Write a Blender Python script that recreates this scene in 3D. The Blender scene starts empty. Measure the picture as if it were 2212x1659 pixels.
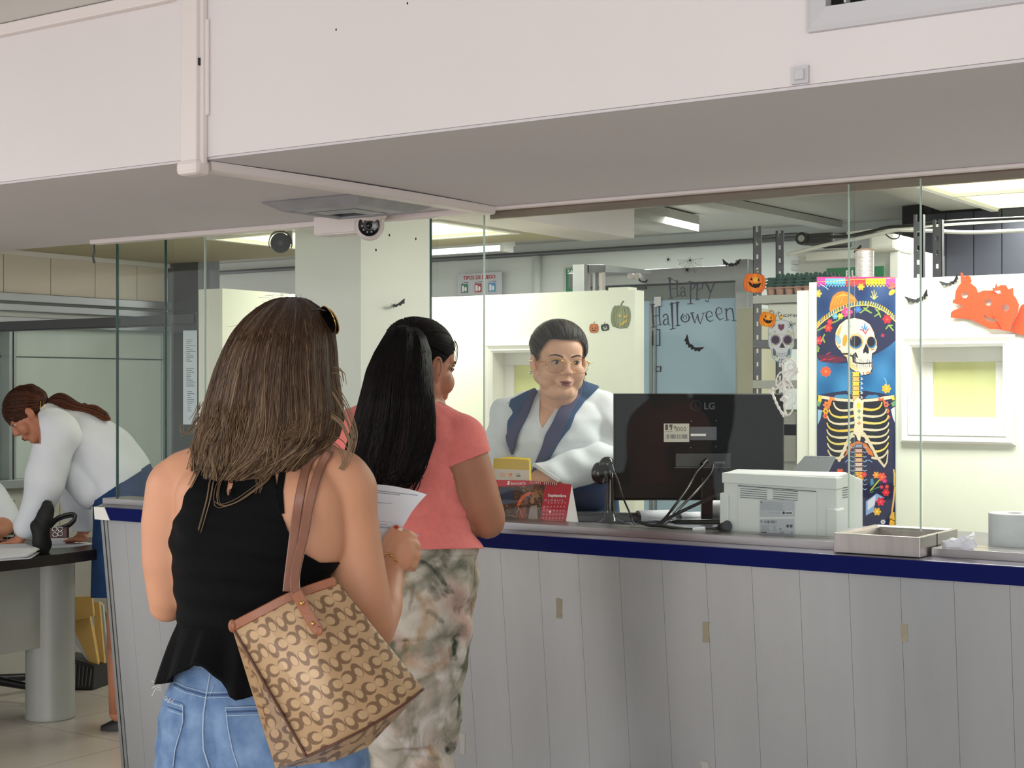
import bpy, bmesh, math, random
import numpy as np
from mathutils import Vector, Matrix
random.seed(7); RNG = np.random.RandomState(7)
scene = bpy.context.scene
COL = scene.collection
pi = math.pi

# ------------------------------------------------------------------ camera, world, lights, exposure
YAW = math.radians(34.3); SA, CA = math.sin(YAW), math.cos(YAW); F = 3272.0; CX, HY, H = 1106.0, 840.0, 1.5
cam_d = bpy.data.cameras.new('camera'); cam = bpy.data.objects.new('camera', cam_d); COL.objects.link(cam)
cam.location = (0, 0, H); cam.rotation_euler = (pi/2, 0, YAW)
cam_d.sensor_width = 36; cam_d.lens = F/2212*36; cam_d.shift_y = 10.5/2212; cam_d.clip_start = 0.05
scene.camera = cam
scene.view_settings.view_transform = 'Standard'; scene.view_settings.look = 'None'
scene.view_settings.gamma = 1; scene.view_settings.use_curve_mapping = False
scene.view_settings.exposure = 0.68
world = bpy.data.worlds.new('world'); scene.world = world; world.use_nodes = True
bg = world.node_tree.nodes['Background']; bg.inputs[0].default_value = (0.97, 0.985, 1.0, 1); bg.inputs[1].default_value = 0.85

def area(name, loc, rot, sx, sy, power, col=(1, 1, 1)):
    d = bpy.data.lights.new(name, 'AREA'); d.shape = 'RECTANGLE'; d.size = sx; d.size_y = sy; d.energy = power; d.color = col
    o = bpy.data.objects.new(name, d); COL.objects.link(o); o.location = loc; o.rotation_euler = rot
    return o
# daylight from the street front behind the visitors
area('daylight', (1.2, -3.4, 1.6), (math.radians(82), 0, math.radians(18)), 5.0, 2.2, 95, (0.98, 0.985, 1.0))
# lamps of the visible ceiling panels, then added fill lamps without a panel
area('panel_and_fill_lamp', (-1.88, 7.4, 2.40), (0, 0, 0), 0.9, 1.1, 42, (1.0, 1.0, 0.92))
area('panel_and_fill_lamp', (-4.45, 5.33, 2.20), (0, 0, 0), 1.2, 0.5, 14, (1.0, 1.0, 0.90))
area('panel_and_fill_lamp', (-1.7, 4.95, 2.42), (0, 0, 0), 1.2, 0.6, 24, (1.0, 1.0, 0.93))  # added fill to brighten the booths, hidden above the soffit
area('panel_and_fill_lamp', (-0.4, 4.9, 2.42), (0, 0, 0), 1.2, 0.6, 17, (1.0, 1.0, 0.93))  # second added booth fill, further right, no fixture belongs to it

area('panel_and_fill_lamp', (-5.0, -0.3, 2.47), (0, 0, 0), 1.6, 0.8, 52, (1.0, 0.99, 0.97))  # added unseen fill that lifts the floor at the left
area('panel_and_fill_lamp', (-4.5, 7.6, 2.44), (0, 0, 0), 1.4, 0.6, 26, (1.0, 1.0, 0.95))  # added fill for the dim back room, no fixture of its own

# ------------------------------------------------------------------ pixel helpers (photo pixels -> points on real planes)
def PT(px, py, t):
    u = (px-CX)/F; w = (HY-py)/F
    return Vector((t*(-SA+CA*u), t*(CA+SA*u), H+t*w))
def PY(px, py, Y): return PT(px, py, Y/(CA+SA*(px-CX)/F))
def PX(px, py, X): return PT(px, py, X/(-SA+CA*(px-CX)/F))
def PZ(px, py, z): return PT(px, py, (z-H)*F/(HY-py))
def proj(co):
    co = np.asarray(co); t = -SA*co[:, 0]+CA*co[:, 1]; r = CA*co[:, 0]+SA*co[:, 1]
    return CX+F*r/t, HY-F*(co[:, 2]-H)/t, t
RV = Vector((CA, SA, 0)); DV = Vector((-SA, CA, 0)); ZV = Vector((0, 0, 1))

# ------------------------------------------------------------------ materials
def srgb(c): return tuple(((v/12.92) if v <= 0.04045 else ((v+0.055)/1.055)**2.4) for v in c)
def C8(r, g, b): return srgb((r/255, g/255, b/255))
MATS = {}
def mat(name, col, rough=0.5, metal=0.0, noise=0.0, nscale=8.0, bump=0.0, bscale=60.0, spec=0.5, emit=0.0, sheen=0.0, sss=0.0, stretch=(1, 1, 1), coat=0.0, col2=None):
    if name in MATS: return MATS[name]
    m = bpy.data.materials.new(name); m.use_nodes = True; nt = m.node_tree; b = nt.nodes['Principled BSDF']
    b.inputs['Base Color'].default_value = (*col, 1); b.inputs['Roughness'].default_value = rough; b.inputs['Metallic'].default_value = metal
    b.inputs['Specular IOR Level'].default_value = spec
    if coat: b.inputs['Coat Weight'].default_value = coat; b.inputs['Coat Roughness'].default_value = 0.1
    if emit: b.inputs['Emission Color'].default_value = (*col, 1); b.inputs['Emission Strength'].default_value = emit
    if sheen: b.inputs['Sheen Weight'].default_value = sheen
    if sss: b.inputs['Subsurface Weight'].default_value = sss; b.inputs['Subsurface Radius'].default_value = (0.02, 0.008, 0.004); b.inputs['Subsurface Scale'].default_value = 0.5
    tc = nt.nodes.new('ShaderNodeTexCoord'); mp = nt.nodes.new('ShaderNodeMapping'); mp.inputs['Scale'].default_value = stretch
    nt.links.new(tc.outputs['Object'], mp.inputs[0])
    if noise or col2:
        n = nt.nodes.new('ShaderNodeTexNoise'); n.inputs['Scale'].default_value = nscale; n.inputs['Detail'].default_value = 6
        nt.links.new(mp.outputs[0], n.inputs['Vector'])
        r = nt.nodes.new('ShaderNodeMapRange'); r.inputs[1].default_value = 0.3; r.inputs[2].default_value = 0.7
        nt.links.new(n.outputs['Fac'], r.inputs[0])
        mx = nt.nodes.new('ShaderNodeMix'); mx.data_type = 'RGBA'
        c2 = col2 if col2 else tuple(max(0, v*(1-noise)) for v in col)
        mx.inputs[6].default_value = (*col, 1); mx.inputs[7].default_value = (*c2, 1)
        nt.links.new(r.outputs[0], mx.inputs[0]); nt.links.new(mx.outputs[2], b.inputs['Base Color'])
    if bump:
        n2 = nt.nodes.new('ShaderNodeTexNoise'); n2.inputs['Scale'].default_value = bscale; n2.inputs['Detail'].default_value = 4
        nt.links.new(mp.outputs[0], n2.inputs['Vector'])
        bp = nt.nodes.new('ShaderNodeBump'); bp.inputs['Strength'].default_value = bump; bp.inputs['Distance'].default_value = 0.004
        nt.links.new(n2.outputs['Fac'], bp.inputs['Height']); nt.links.new(bp.outputs[0], b.inputs['Normal'])
    MATS[name] = m; return m
def vcmat(name, rough=0.55, metal=0.0, spec=0.4, bump=0.0, bscale=80, sheen=0.0):
    if name in MATS: return MATS[name]
    m = mat(name, (1, 1, 1), rough, metal, spec=spec, bump=bump, bscale=bscale, sheen=sheen); nt = m.node_tree
    a = nt.nodes.new('ShaderNodeAttribute'); a.attribute_name = 'Col'
    nt.links.new(a.outputs['Color'], nt.nodes['Principled BSDF'].inputs['Base Color'])
    return m
def glass_mat(name, tint, refl=0.012, tr=0.97):
    m = bpy.data.materials.new(name); m.use_nodes = True; nt = m.node_tree; nt.nodes.clear()
    o = nt.nodes.new('ShaderNodeOutputMaterial'); t = nt.nodes.new('ShaderNodeBsdfTransparent'); g = nt.nodes.new('ShaderNodeBsdfGlossy')
    mx = nt.nodes.new('ShaderNodeMixShader'); fr = nt.nodes.new('ShaderNodeMapRange'); lw = nt.nodes.new('ShaderNodeLayerWeight'); lw.inputs[0].default_value = 0.5
    pw = nt.nodes.new('ShaderNodeMath'); pw.operation = 'POWER'; pw.inputs[1].default_value = 5.0
    nt.links.new(lw.outputs['Facing'], pw.inputs[0]); nt.links.new(pw.outputs[0], fr.inputs[0]); fr.inputs[3].default_value = refl; fr.inputs[4].default_value = 1.0
    t.inputs[0].default_value = (*tint, 1); g.inputs['Roughness'].default_value = 0.02; g.inputs[0].default_value = (1, 1, 1, 1)
    nt.links.new(fr.outputs[0], mx.inputs[0]); nt.links.new(t.outputs[0], mx.inputs[1]); nt.links.new(g.outputs[0], mx.inputs[2]); nt.links.new(mx.outputs[0], o.inputs[0])
    MATS[name] = m; return m
GLASS = glass_mat('clear_glass', (0.955, 0.975, 0.962))
LENS = glass_mat('lens_glass', (0.97, 0.96, 0.95))
M = lambda n: MATS[n]
mat('plaster', C8(224, 217, 217), 0.9, noise=0.05, nscale=1.5, bump=0.25, bscale=25)
mat('soffit_paint', C8(212, 207, 210), 0.85, noise=0.06, nscale=1.2, bump=0.25, bscale=20)
mat('lobby_paint', C8(215, 213, 210), 0.9)
mat('inner_wall', C8(212, 214, 208), 0.8, noise=0.05, nscale=2)
mat('panel_cream', C8(236, 238, 222), 0.6, noise=0.04, nscale=3, bump=0.1, bscale=30)
mat('pillar_paint', C8(226, 226, 216), 0.45, noise=0.05, nscale=4, bump=0.15, bscale=30)
mat('ceiling_tan', C8(196, 186, 156), 0.8, noise=0.08, nscale=2)
mat('ceiling_grey', C8(190, 188, 182), 0.8, noise=0.05, nscale=2)
mat('beige_cladding', C8(226, 216, 200), 0.7, noise=0.05, nscale=2)
mat('navy_wall', C8(42, 44, 58), 0.6, noise=0.2, nscale=3)
mat('white_plastic', C8(226, 216, 214), 0.45)
mat('white_paint', C8(232, 230, 224), 0.5)
mat('edge_blue', C8(0, 13, 84), 0.5, spec=0.12, noise=0.15, nscale=5)
mat('steel', C8(170, 166, 166), 0.32, metal=1.0, noise=0.12, nscale=6, stretch=(1, 1, 8), bump=0.03, bscale=40)
mat('brushed_trim', C8(170, 168, 186), 0.35, metal=0.75, noise=0.15, nscale=4)
mat('aluminium', C8(165, 168, 170), 0.38, metal=0.8, noise=0.06, nscale=3)
mat('dark_aluminium', C8(98, 100, 102), 0.45, metal=0.5, noise=0.08, nscale=3)
mat('galvanised', C8(150, 152, 154), 0.4, metal=0.7, noise=0.15, nscale=9)
mat('slotted_grey', C8(100, 100, 106), 0.5, metal=0.3, noise=0.1, nscale=6)
mat('black_plastic', C8(18, 18, 20), 0.35, spec=0.5)
mat('black_gloss', C8(10, 10, 12), 0.16, spec=0.6)
mat('black_matte', C8(12, 12, 13), 0.7)
mat('dark_void', C8(14, 14, 16), 0.9)
mat('glass_edge', C8(20, 62, 56), 0.2, spec=0.6)
mat('glass_edge_light', C8(170, 190, 178), 0.2, spec=0.6)
mat('paper', C8(228, 230, 236), 0.8, noise=0.02)
mat('ink', C8(70, 72, 80), 0.8)
mat('white_ink', C8(240, 236, 232), 0.8)
mat('rubber', C8(22, 22, 22), 0.8)
mat('chrome', C8(210, 210, 212), 0.12, metal=1)
mat('gold', C8(214, 170, 96), 0.22, metal=1)
mat('frosted', C8(206, 216, 212), 0.55, noise=0.18, nscale=1.4, stretch=(1, 3, 0.4))
mat('lamp_diffuser', (1.0, 0.98, 0.66), 0.6, emit=.75)
mat('tube_glow', (0.9, 1.0, 1.0), 0.5, emit=1.6)
mat('sky_glow', (0.80, 0.88, 0.95), 0.5, emit=0.75)

# ------------------------------------------------------------------ mesh building
class MB:
    def __init__(s): s.v = []; s.f = []; s.c = []
    def add(s, vs, fs):
        n = len(s.v); s.v += [tuple(v) for v in vs]; s.f += [tuple(i+n for i in f) for f in fs]; return s
    def box(s, a, b, M_=None):
        x0, y0, z0 = a; x1, y1, z1 = b
        vs = [(x0,y0,z0),(x1,y0,z0),(x1,y1,z0),(x0,y1,z0),(x0,y0,z1),(x1,y0,z1),(x1,y1,z1),(x0,y1,z1)]
        if M_ is not None: vs = [M_ @ Vector(v) for v in vs]
        return s.add(vs, [(0,3,2,1),(4,5,6,7),(0,1,5,4),(1,2,6,5),(2,3,7,6),(3,0,4,7)])
    def hexa(s, vs): return s.add(vs, [(0,3,2,1),(4,5,6,7),(0,1,5,4),(1,2,6,5),(2,3,7,6),(3,0,4,7)])
    def cyl(s, p, q, r, r2=None, n=20, caps=True):
        p = Vector(p); q = Vector(q); r2 = r if r2 is None else r2
        d = (q-p).normalized(); a = d.orthogonal().normalized(); b = d.cross(a)
        vs = [];
        for c, rr in ((p, r), (q, r2)):
            vs += [c+(a*math.cos(2*pi*i/n)+b*math.sin(2*pi*i/n))*rr for i in range(n)]
        fs = [(i, (i+1) % n, n+(i+1) % n, n+i) for i in range(n)]
        if caps: fs += [tuple(range(n-1, -1, -1)), tuple(range(n, 2*n))]
        return s.add(vs, fs)
    def ell(s, c, r, R=None, nu=20, nv=12):
        c = Vector(c); r = (r, r, r) if not hasattr(r, '__len__') else r
        vs = []
        for j in range(nv+1):
            th = pi*j/nv
            for i in range(nu):
                ph = 2*pi*i/nu
                v = Vector((r[0]*math.sin(th)*math.cos(ph), r[1]*math.sin(th)*math.sin(ph), r[2]*math.cos(th)))
                vs.append(c+(R @ v if R is not None else v))
        fs = [(j*nu+i, (j+1)*nu+i, (j+1)*nu+(i+1) % nu, j*nu+(i+1) % nu) for j in range(nv) for i in range(nu)]
        return s.add(vs, fs)
    def lathe(s, c, prof, n=28, axis=None):
        c = Vector(c); ax = Vector(axis) if axis else ZV; a = ax.orthogonal().normalized(); b = ax.cross(a)
        vs = [c+ax*z+(a*math.cos(2*pi*i/n)+b*math.sin(2*pi*i/n))*r for r, z in prof for i in range(n)]
        fs = [(j*n+i, j*n+(i+1) % n, (j+1)*n+(i+1) % n, (j+1)*n+i) for j in range(len(prof)-1) for i in range(n)]
        fs += [tuple(range(n-1, -1, -1)), tuple((len(prof)-1)*n+i for i in range(n))]
        return s.add(vs, fs)
    def tube(s, pts, r, n=8, caps=True):
        pts = [Vector(p) for p in pts]; rs = r if hasattr(r, '__len__') else [r]*len(pts)
        vs = []; up = None
        for i, p in enumerate(pts):
            d = (pts[min(i+1, len(pts)-1)]-pts[max(i-1, 0)])
            if d.length < 1e-9: d = Vector((0, 0, 1))
            d.normalize()
            if up is None: up = d.orthogonal().normalized()
            else:
                up = up-d*up.dot(d)
                up = up.normalized() if up.length > 1e-6 else d.orthogonal().normalized()
            b = d.cross(up)
            vs += [p+(up*math.cos(2*pi*k/n)+b*math.sin(2*pi*k/n))*rs[i] for k in range(n)]
        fs = [(j*n+i, j*n+(i+1) % n, (j+1)*n+(i+1) % n, (j+1)*n+i) for j in range(len(pts)-1) for i in range(n)]
        if caps: fs += [tuple(range(n-1, -1, -1)), tuple((len(pts)-1)*n+i for i in range(n))]
        return s.add(vs, fs)
    def prism(s, poly, fn, th, nrm):
        """poly: 2d points mapped by fn to 3d, extruded by th along nrm"""
        a = [Vector(fn(*p)) for p in poly]; nrm = Vector(nrm); n = len(a)
        b = [v+nrm*th for v in a]
        return s.add(a+b, [tuple(range(n-1, -1, -1)), tuple(range(n, 2*n))]+[(i, (i+1) % n, n+(i+1) % n, n+i) for i in range(n)])
    def loft(s, rings, caps=True):
        """rings: equal-length lists of points"""
        n = len(rings[0]); vs = [p for r in rings for p in r]
        fs = [(j*n+i, j*n+(i+1) % n, (j+1)*n+(i+1) % n, (j+1)*n+i) for j in range(len(rings)-1) for i in range(n)]
        if caps: fs += [tuple(range(n-1, -1, -1)), tuple((len(rings)-1)*n+i for i in range(n))]
        return s.add(vs, fs)
def fixnormals(me):
    bm = bmesh.new(); bm.from_mesh(me); bmesh.ops.recalc_face_normals(bm, faces=bm.faces); bm.to_mesh(me); bm.free()
def link(name, me, m, parent=None):
    o = bpy.data.objects.new(name, me); COL.objects.link(o)
    if m is not None: me.materials.append(m if not isinstance(m, str) else MATS[m])
    if parent is not None:
        o.parent = parent
        w = Vector((0, 0, 0)); p = parent
        while p is not None: w += p.location; p = p.parent
        o.location = -w
    return o
def obj(name, mb, m, parent=None, smooth=None, bevel=0.0, fix=True, seg=2):
    me = bpy.data.meshes.new(name); me.from_pydata(mb.v, [], mb.f); me.update()
    if fix: fixnormals(me)
    if bevel:
        bm = bmesh.new(); bm.from_mesh(me)
        es = [e for e in bm.edges if len(e.link_faces) == 2 and e.calc_face_angle(0) > 0.6]
        bmesh.ops.bevel(bm, geom=es, offset=bevel, segments=seg, affect='EDGES', profile=0.5, clamp_overlap=True); bm.to_mesh(me); bm.free()
    if smooth is not None:
        me.polygons.foreach_set('use_smooth', [True]*len(me.polygons))
        if smooth < 3: me.set_sharp_from_angle(angle=smooth)
    return link(name, me, m, parent)
def tag(o, label=None, cat=None, group=None, kind=None):
    if label: o['label'] = label
    if cat: o['category'] = cat
    if group: o['group'] = group
    if kind: o['kind'] = kind
    return o
def thing(name, loc, label, cat, group=None):
    o = bpy.data.objects.new(name, None); COL.objects.link(o); o.location = loc; o.empty_display_size = 0.05
    return tag(o, label, cat, group)
def struct(name, mb, m, **k):
    return tag(obj(name, mb, m, **k), kind='structure')
def npmesh(name, V, Fc, m, parent=None, col=None, smooth=True):
    me = bpy.data.meshes.new(name)
    V = np.asarray(V, dtype=np.float32)
    me.from_pydata(V.tolist(), [], Fc if isinstance(Fc, list) else Fc.tolist()); me.update()
    if col is not None:
        a = me.color_attributes.new('Col', 'FLOAT_COLOR', 'POINT')
        c4 = np.ones((len(V), 4), dtype=np.float32); c4[:, :3] = col; a.data.foreach_set('color', c4.ravel())
    if smooth: me.polygons.foreach_set('use_smooth', [True]*len(me.polygons))
    return link(name, me, m, parent)
FONT = None
def text_mesh(name, body, origin, ux, uz, size, m, parent, depth=0.0003, align='LEFT', xs=1.0, bold=0.0, off=0.0006, label=None):
    cu = bpy.data.curves.new('lettering', 'FONT'); cu.body = body; cu.size = size; cu.extrude = depth; cu.align_x = align; cu.align_y = 'BOTTOM_BASELINE'; cu.offset = bold; cu.resolution_u = 3
    o = bpy.data.objects.new('t', cu); COL.objects.link(o)
    dg = bpy.context.evaluated_depsgraph_get(); me = bpy.data.meshes.new_from_object(o.evaluated_get(dg))
    bpy.data.objects.remove(o); bpy.data.curves.remove(cu)
    ux = Vector(ux).normalized(); uz = Vector(uz).normalized(); nn = ux.cross(uz)
    Mx = Matrix(((ux.x*xs, uz.x, nn.x, 0), (ux.y*xs, uz.y, nn.y, 0), (ux.z*xs, uz.z, nn.z, 0), (0, 0, 0, 1)))
    Mx.translation = Vector(origin)+nn*off
    me.transform(Mx); me.materials.clear()
    return link(name, me, m, parent)

# ------------------------------------------------------------------ raster canvas painted in photo pixels -> vertex coloured flat mesh
class Canvas:
    def __init__(s, x0, y0, x1, y1, sc=1.5, bgc=None):
        s.x0, s.y0, s.x1, s.y1, s.sc = x0, y0, x1, y1, sc
        s.w = int(round((x1-x0)*sc)); s.h = int(round((y1-y0)*sc))
        s.a = np.zeros((s.h, s.w, 4), dtype=np.float32)
        if bgc is not None: s.a[:, :, :3] = np.array(bgc)/255.; s.a[:, :, 3] = 1
        s.X, s.Y = np.meshgrid(x0+(np.arange(s.w)+.5)/sc, y0+(np.arange(s.h)+.5)/sc)
    def _put(s, m, col, al=1.0):
        if col is None: s.a[m, 3] = 0; return
        c = np.array(col)/255.; s.a[m, :3] = s.a[m, :3]*(1-al)+c*al if al < 1 else c; s.a[m, 3] = 1
    def poly(s, pts, col, al=1.0):
        pts = np.array(pts, dtype=float)
        ins = np.zeros(s.X.shape, bool); n = len(pts)
        for i in range(n):
            xa, ya = pts[i]; xb, yb = pts[(i+1) % n]
            if ya == yb: continue
            c = ((ya > s.Y) != (yb > s.Y)) & (s.X < (xb-xa)*(s.Y-ya)/(yb-ya)+xa)
            ins ^= c
        s._put(ins, col, al); return s
    def ell(s, cx, cy, rx, ry, col, rot=0, al=1.0):
        c, q = math.cos(math.radians(rot)), math.sin(math.radians(rot)); dx = s.X-cx; dy = s.Y-cy
        s._put(((dx*c+dy*q)/rx)**2+((-dx*q+dy*c)/ry)**2 <= 1, col, al); return s
    def line(s, pts, w, col, al=1.0):
        ws = w if hasattr(w, '__len__') else [w]*len(pts)
        for i in range(len(pts)-1):
            (xa, ya), (xb, yb) = pts[i], pts[i+1]; L2 = (xb-xa)**2+(yb-ya)**2+1e-9
            k = np.clip(((s.X-xa)*(xb-xa)+(s.Y-ya)*(yb-ya))/L2, 0, 1)
            d = np.hypot(s.X-xa-k*(xb-xa), s.Y-ya-k*(yb-ya))
            s._put(d <= (ws[i]+(ws[i+1]-ws[i])*k)/2, col, al)
        return s
    def rect(s, x0, y0, x1, y1, col, al=1.0):
        s._put((s.X >= x0) & (s.X <= x1) & (s.Y >= y0) & (s.Y <= y1), col, al); return s
    def grad(s, fn):
        s.a[:, :, :3] = fn(s.X, s.Y, s.a[:, :, :3])
    def mesh(s, name, fn, m, parent=None, back=None):
        """fn(px,py)->point"""
        q = s.a; h, w = q.shape[:2]
        xs = s.x0+(np.arange(w+1))/s.sc; ys = s.y0+(np.arange(h+1))/s.sc
        V = np.array([fn(x, y) for y in ys for x in xs], dtype=np.float32)
        al = q[:, :, 3] > .5
        jj, ii = np.nonzero(al); a0 = jj*(w+1)+ii
        Fc = np.stack([a0, a0+w+1, a0+w+2, a0+1], 1)
        # corner colours
        lin = np.where(q[:, :, :3] <= 0.04045, q[:, :, :3]/12.92, ((q[:, :, :3]+0.055)/1.055)**2.4)
        used = np.unique(Fc); remap = -np.ones(len(V), int); remap[used] = np.arange(len(used))
        me = bpy.data.meshes.new(name)
        Vu = V[used]; Fu = remap[Fc]
        me.vertices.add(len(Vu)); me.vertices.foreach_set('co', Vu.ravel())
        me.loops.add(Fu.size); me.loops.foreach_set('vertex_index', Fu.ravel().astype(np.int32))
        me.polygons.add(len(Fu)); me.polygons.foreach_set('loop_start', np.arange(0, Fu.size, 4, dtype=np.int32))
        try: me.polygons.foreach_set('loop_total', np.full(len(Fu), 4, dtype=np.int32))
        except Exception: pass
        me.update(calc_edges=True); me.validate()
        at = me.color_attributes.new('Col', 'FLOAT_COLOR', 'CORNER')
        c = np.ones((len(Fu), 4, 4), np.float32); c[:, :, :3] = lin[jj, ii][:, None, :]
        at.data.foreach_set('color', c.ravel())
        return link(name, me, m, parent)
def planeY(Y):
    def f(px, py):
        t = Y/(CA+SA*(px-CX)/F); return (t*(-SA+CA*(px-CX)/F), Y, H+t*(HY-py)/F)
    return f
vcmat('printed_paper', 0.6); vcmat('printed_gloss', 0.35)
# ================================================================== THE ROOM
YG = 3.87      # glass plane
ZS = 2.065     # soffit
ZL = 2.225     # lower ceiling over the left office
ZB = 2.5       # ceiling over the booths
mat('tile_floor', C8(204, 194, 182), 0.22, noise=0.12, nscale=1.3, spec=0.5)
def tiles(m, size):
    nt = m.node_tree; b = nt.nodes['Principled BSDF']; src = b.inputs['Base Color'].links[0].from_socket
    tc = nt.nodes.new('ShaderNodeTexCoord'); mp = nt.nodes.new('ShaderNodeMapping'); mp.inputs['Rotation'].default_value = (0, 0, 0.0); mp.inputs['Location'].default_value = (0.13, 0.42, 0)
    br = nt.nodes.new('ShaderNodeTexBrick'); br.offset = 0; br.inputs['Scale'].default_value = 1; br.inputs['Brick Width'].default_value = size; br.inputs['Row Height'].default_value = size
    br.inputs['Mortar Size'].default_value = 0.0022; br.inputs['Color1'].default_value = (1, 1, 1, 1); br.inputs['Color2'].default_value = (.96, .96, .96, 1); br.inputs['Mortar'].default_value = (.45, .42, .4, 1)
    mx = nt.nodes.new('ShaderNodeMix'); mx.data_type = 'RGBA'; mx.blend_type = 'MULTIPLY'; mx.inputs[0].default_value = 1
    nt.links.new(tc.outputs['Object'], mp.inputs[0]); nt.links.new(mp.outputs[0], br.inputs['Vector']); nt.links.new(src, mx.inputs[6]); nt.links.new(br.outputs['Color'], mx.inputs[7]); nt.links.new(mx.outputs[2], b.inputs['Base Color'])
tiles(M('tile_floor'), 0.6)
struct('floor', MB().box((-11, -4.5, -0.1), (4.5, 11, 0)), 'tile_floor')
# front beam (bulkhead) with its face towards the lobby
b = MB().box((-9, 2.63, ZS), (3.2, 3.90, 2.75))
struct('wall_beam', b, 'plaster')
struct('ceiling', MB().box((-9, 2.634, ZS-0.006), (3.2, 3.902, ZS-0.0005)), 'soffit_paint')
# lobby ceiling, cut into strips that leave the lamp openings
struct('ceiling', MB().box((-9, -3.4, 2.49), (3.2, 2.63, 2.6)), 'lobby_paint')
struct('wall_right', MB().box((3.2, -1.0, 0), (3.3, 8.7, 2.75)), 'lobby_paint')
# ceilings behind the glass
struct('ceiling', MB().box((-6.6, 3.90, ZL), (-3.76, 6.16, ZL+0.3)), 'ceiling_tan')
struct('ceiling', MB().box((-3.44, 3.90, ZB), (3.2, 8.75, ZB+0.1)).box((-11, 6.16, ZB), (-3.44, 8.75, ZB+0.1)), 'ceiling_grey')
# down beam from the pillar towards the back, its right side seen through the glass
struct('wall_downbeam', MB().box((-3.76, 4.5, 2.2), (-3.5, 6.14, 2.6)), 'plaster')
# pillar
struct('wall_pillar', MB().box((-3.75, 4.10, 1.074), (-3.44, 4.50, 2.75)), 'pillar_paint')
# back wall
struct('wall_back', MB().box((-11, 8.7, 0), (3.2, 8.8, 2.75)), 'inner_wall')
# left wall: beige cladding with vertical joints above a band of windows
b = MB()
y = 2.0
while y < 6.13:
    y2 = min(y+0.30, 6.13); b.box((-6.7, y+0.0025, 1.99), (-6.6, y2-0.0025, ZL+0.3)); y = y2
b.box((-6.72, 2.0, 1.99), (-6.615, 6.13, ZL+0.3))
struct('wall_left', b, 'beige_cladding')
mat('low_panel', C8(176, 174, 166), 0.5, noise=.08, nscale=2)
b = MB(); y = 2.0
while y < 6.13: b.box((-6.68, y+.002, 0), (-6.6, min(y+.42, 6.13)-.002, .985)); y += .42
struct('wall_left', b, 'low_panel')
struct('trim_1', MB().box((-6.6, 2.0, ZL-0.028), (-6.575, 6.13, ZL)), 'white_paint', bevel=0.004)
b = MB().box((-6.6, 2.0, 1.955), (-6.56, 6.13, 2.0)).box((-6.6, 2.0, 1.905), (-6.575, 6.13, 1.945))
struct('trim_2', b, 'aluminium', bevel=0.004)
# left office windows (sliding panes of frosted glass)
w = thing('window_1', (-6.6, 4.5, 1.12), None, None); w['kind'] = 'structure'
def yof(px): return PX(px, 840, -6.6).y
fr = MB()
for p0, p1 in ((10, 17), (20, 25), (358, 372)): fr.box((-6.63, yof(p0), .99), (-6.56, yof(p1), 1.83))
fr.box((-6.62, 2.0, .985), (-6.54, 6.13, 1.03)).box((-6.62, 2.0, 1.825), (-6.565, 6.13, 1.875))
obj('window_frame', fr, 'aluminium', w, bevel=0.003)
obj('dark_gap', MB().box((-6.625, yof(16.5), 1.0), (-6.60, yof(20.5), 1.83)), 'black_plastic', w)
obj('window_pane', MB().box((-6.66, 2.0, 1.0), (-6.645, 6.13, 1.86)), 'frosted', w)
obj('pane_line', MB().box((-6.644, 2.0, 1.666), (-6.640, 6.13, 1.672)), 'dark_aluminium', w)
struct('wall_left', MB().box((-6.7, 2.0, 1.86), (-6.62, 6.13, 1.995)), 'inner_wall')
# glass partition across the left office, dark top rail
YQ = 4.85
struct('trim_10', MB().box((-6.56, YQ, 1.795), (-5.04, YQ+.05, 1.838)).box((-6.56, YQ+.005, 1.789), (-5.04, YQ+.045, 1.795)), 'dark_aluminium', bevel=.002)
struct('trim_11', MB().box((-5.05, YQ, 0), (-5.01, YQ+.05, 1.845)), 'dark_aluminium', bevel=.002)
struct('window_5', MB().box((-6.56, YQ+.02, 1.0), (-5.05, YQ+.026, 1.795)), GLASS)
# end of the left wall: grey post and the return wall
struct('wall_return', MB().box((-6.6, 6.13, 0), (-6.35, 6.3, 2.5)).box((-6.35, 6.2, 0), (-5.9, 6.3, 1.95)), 'dark_aluminium')
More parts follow.
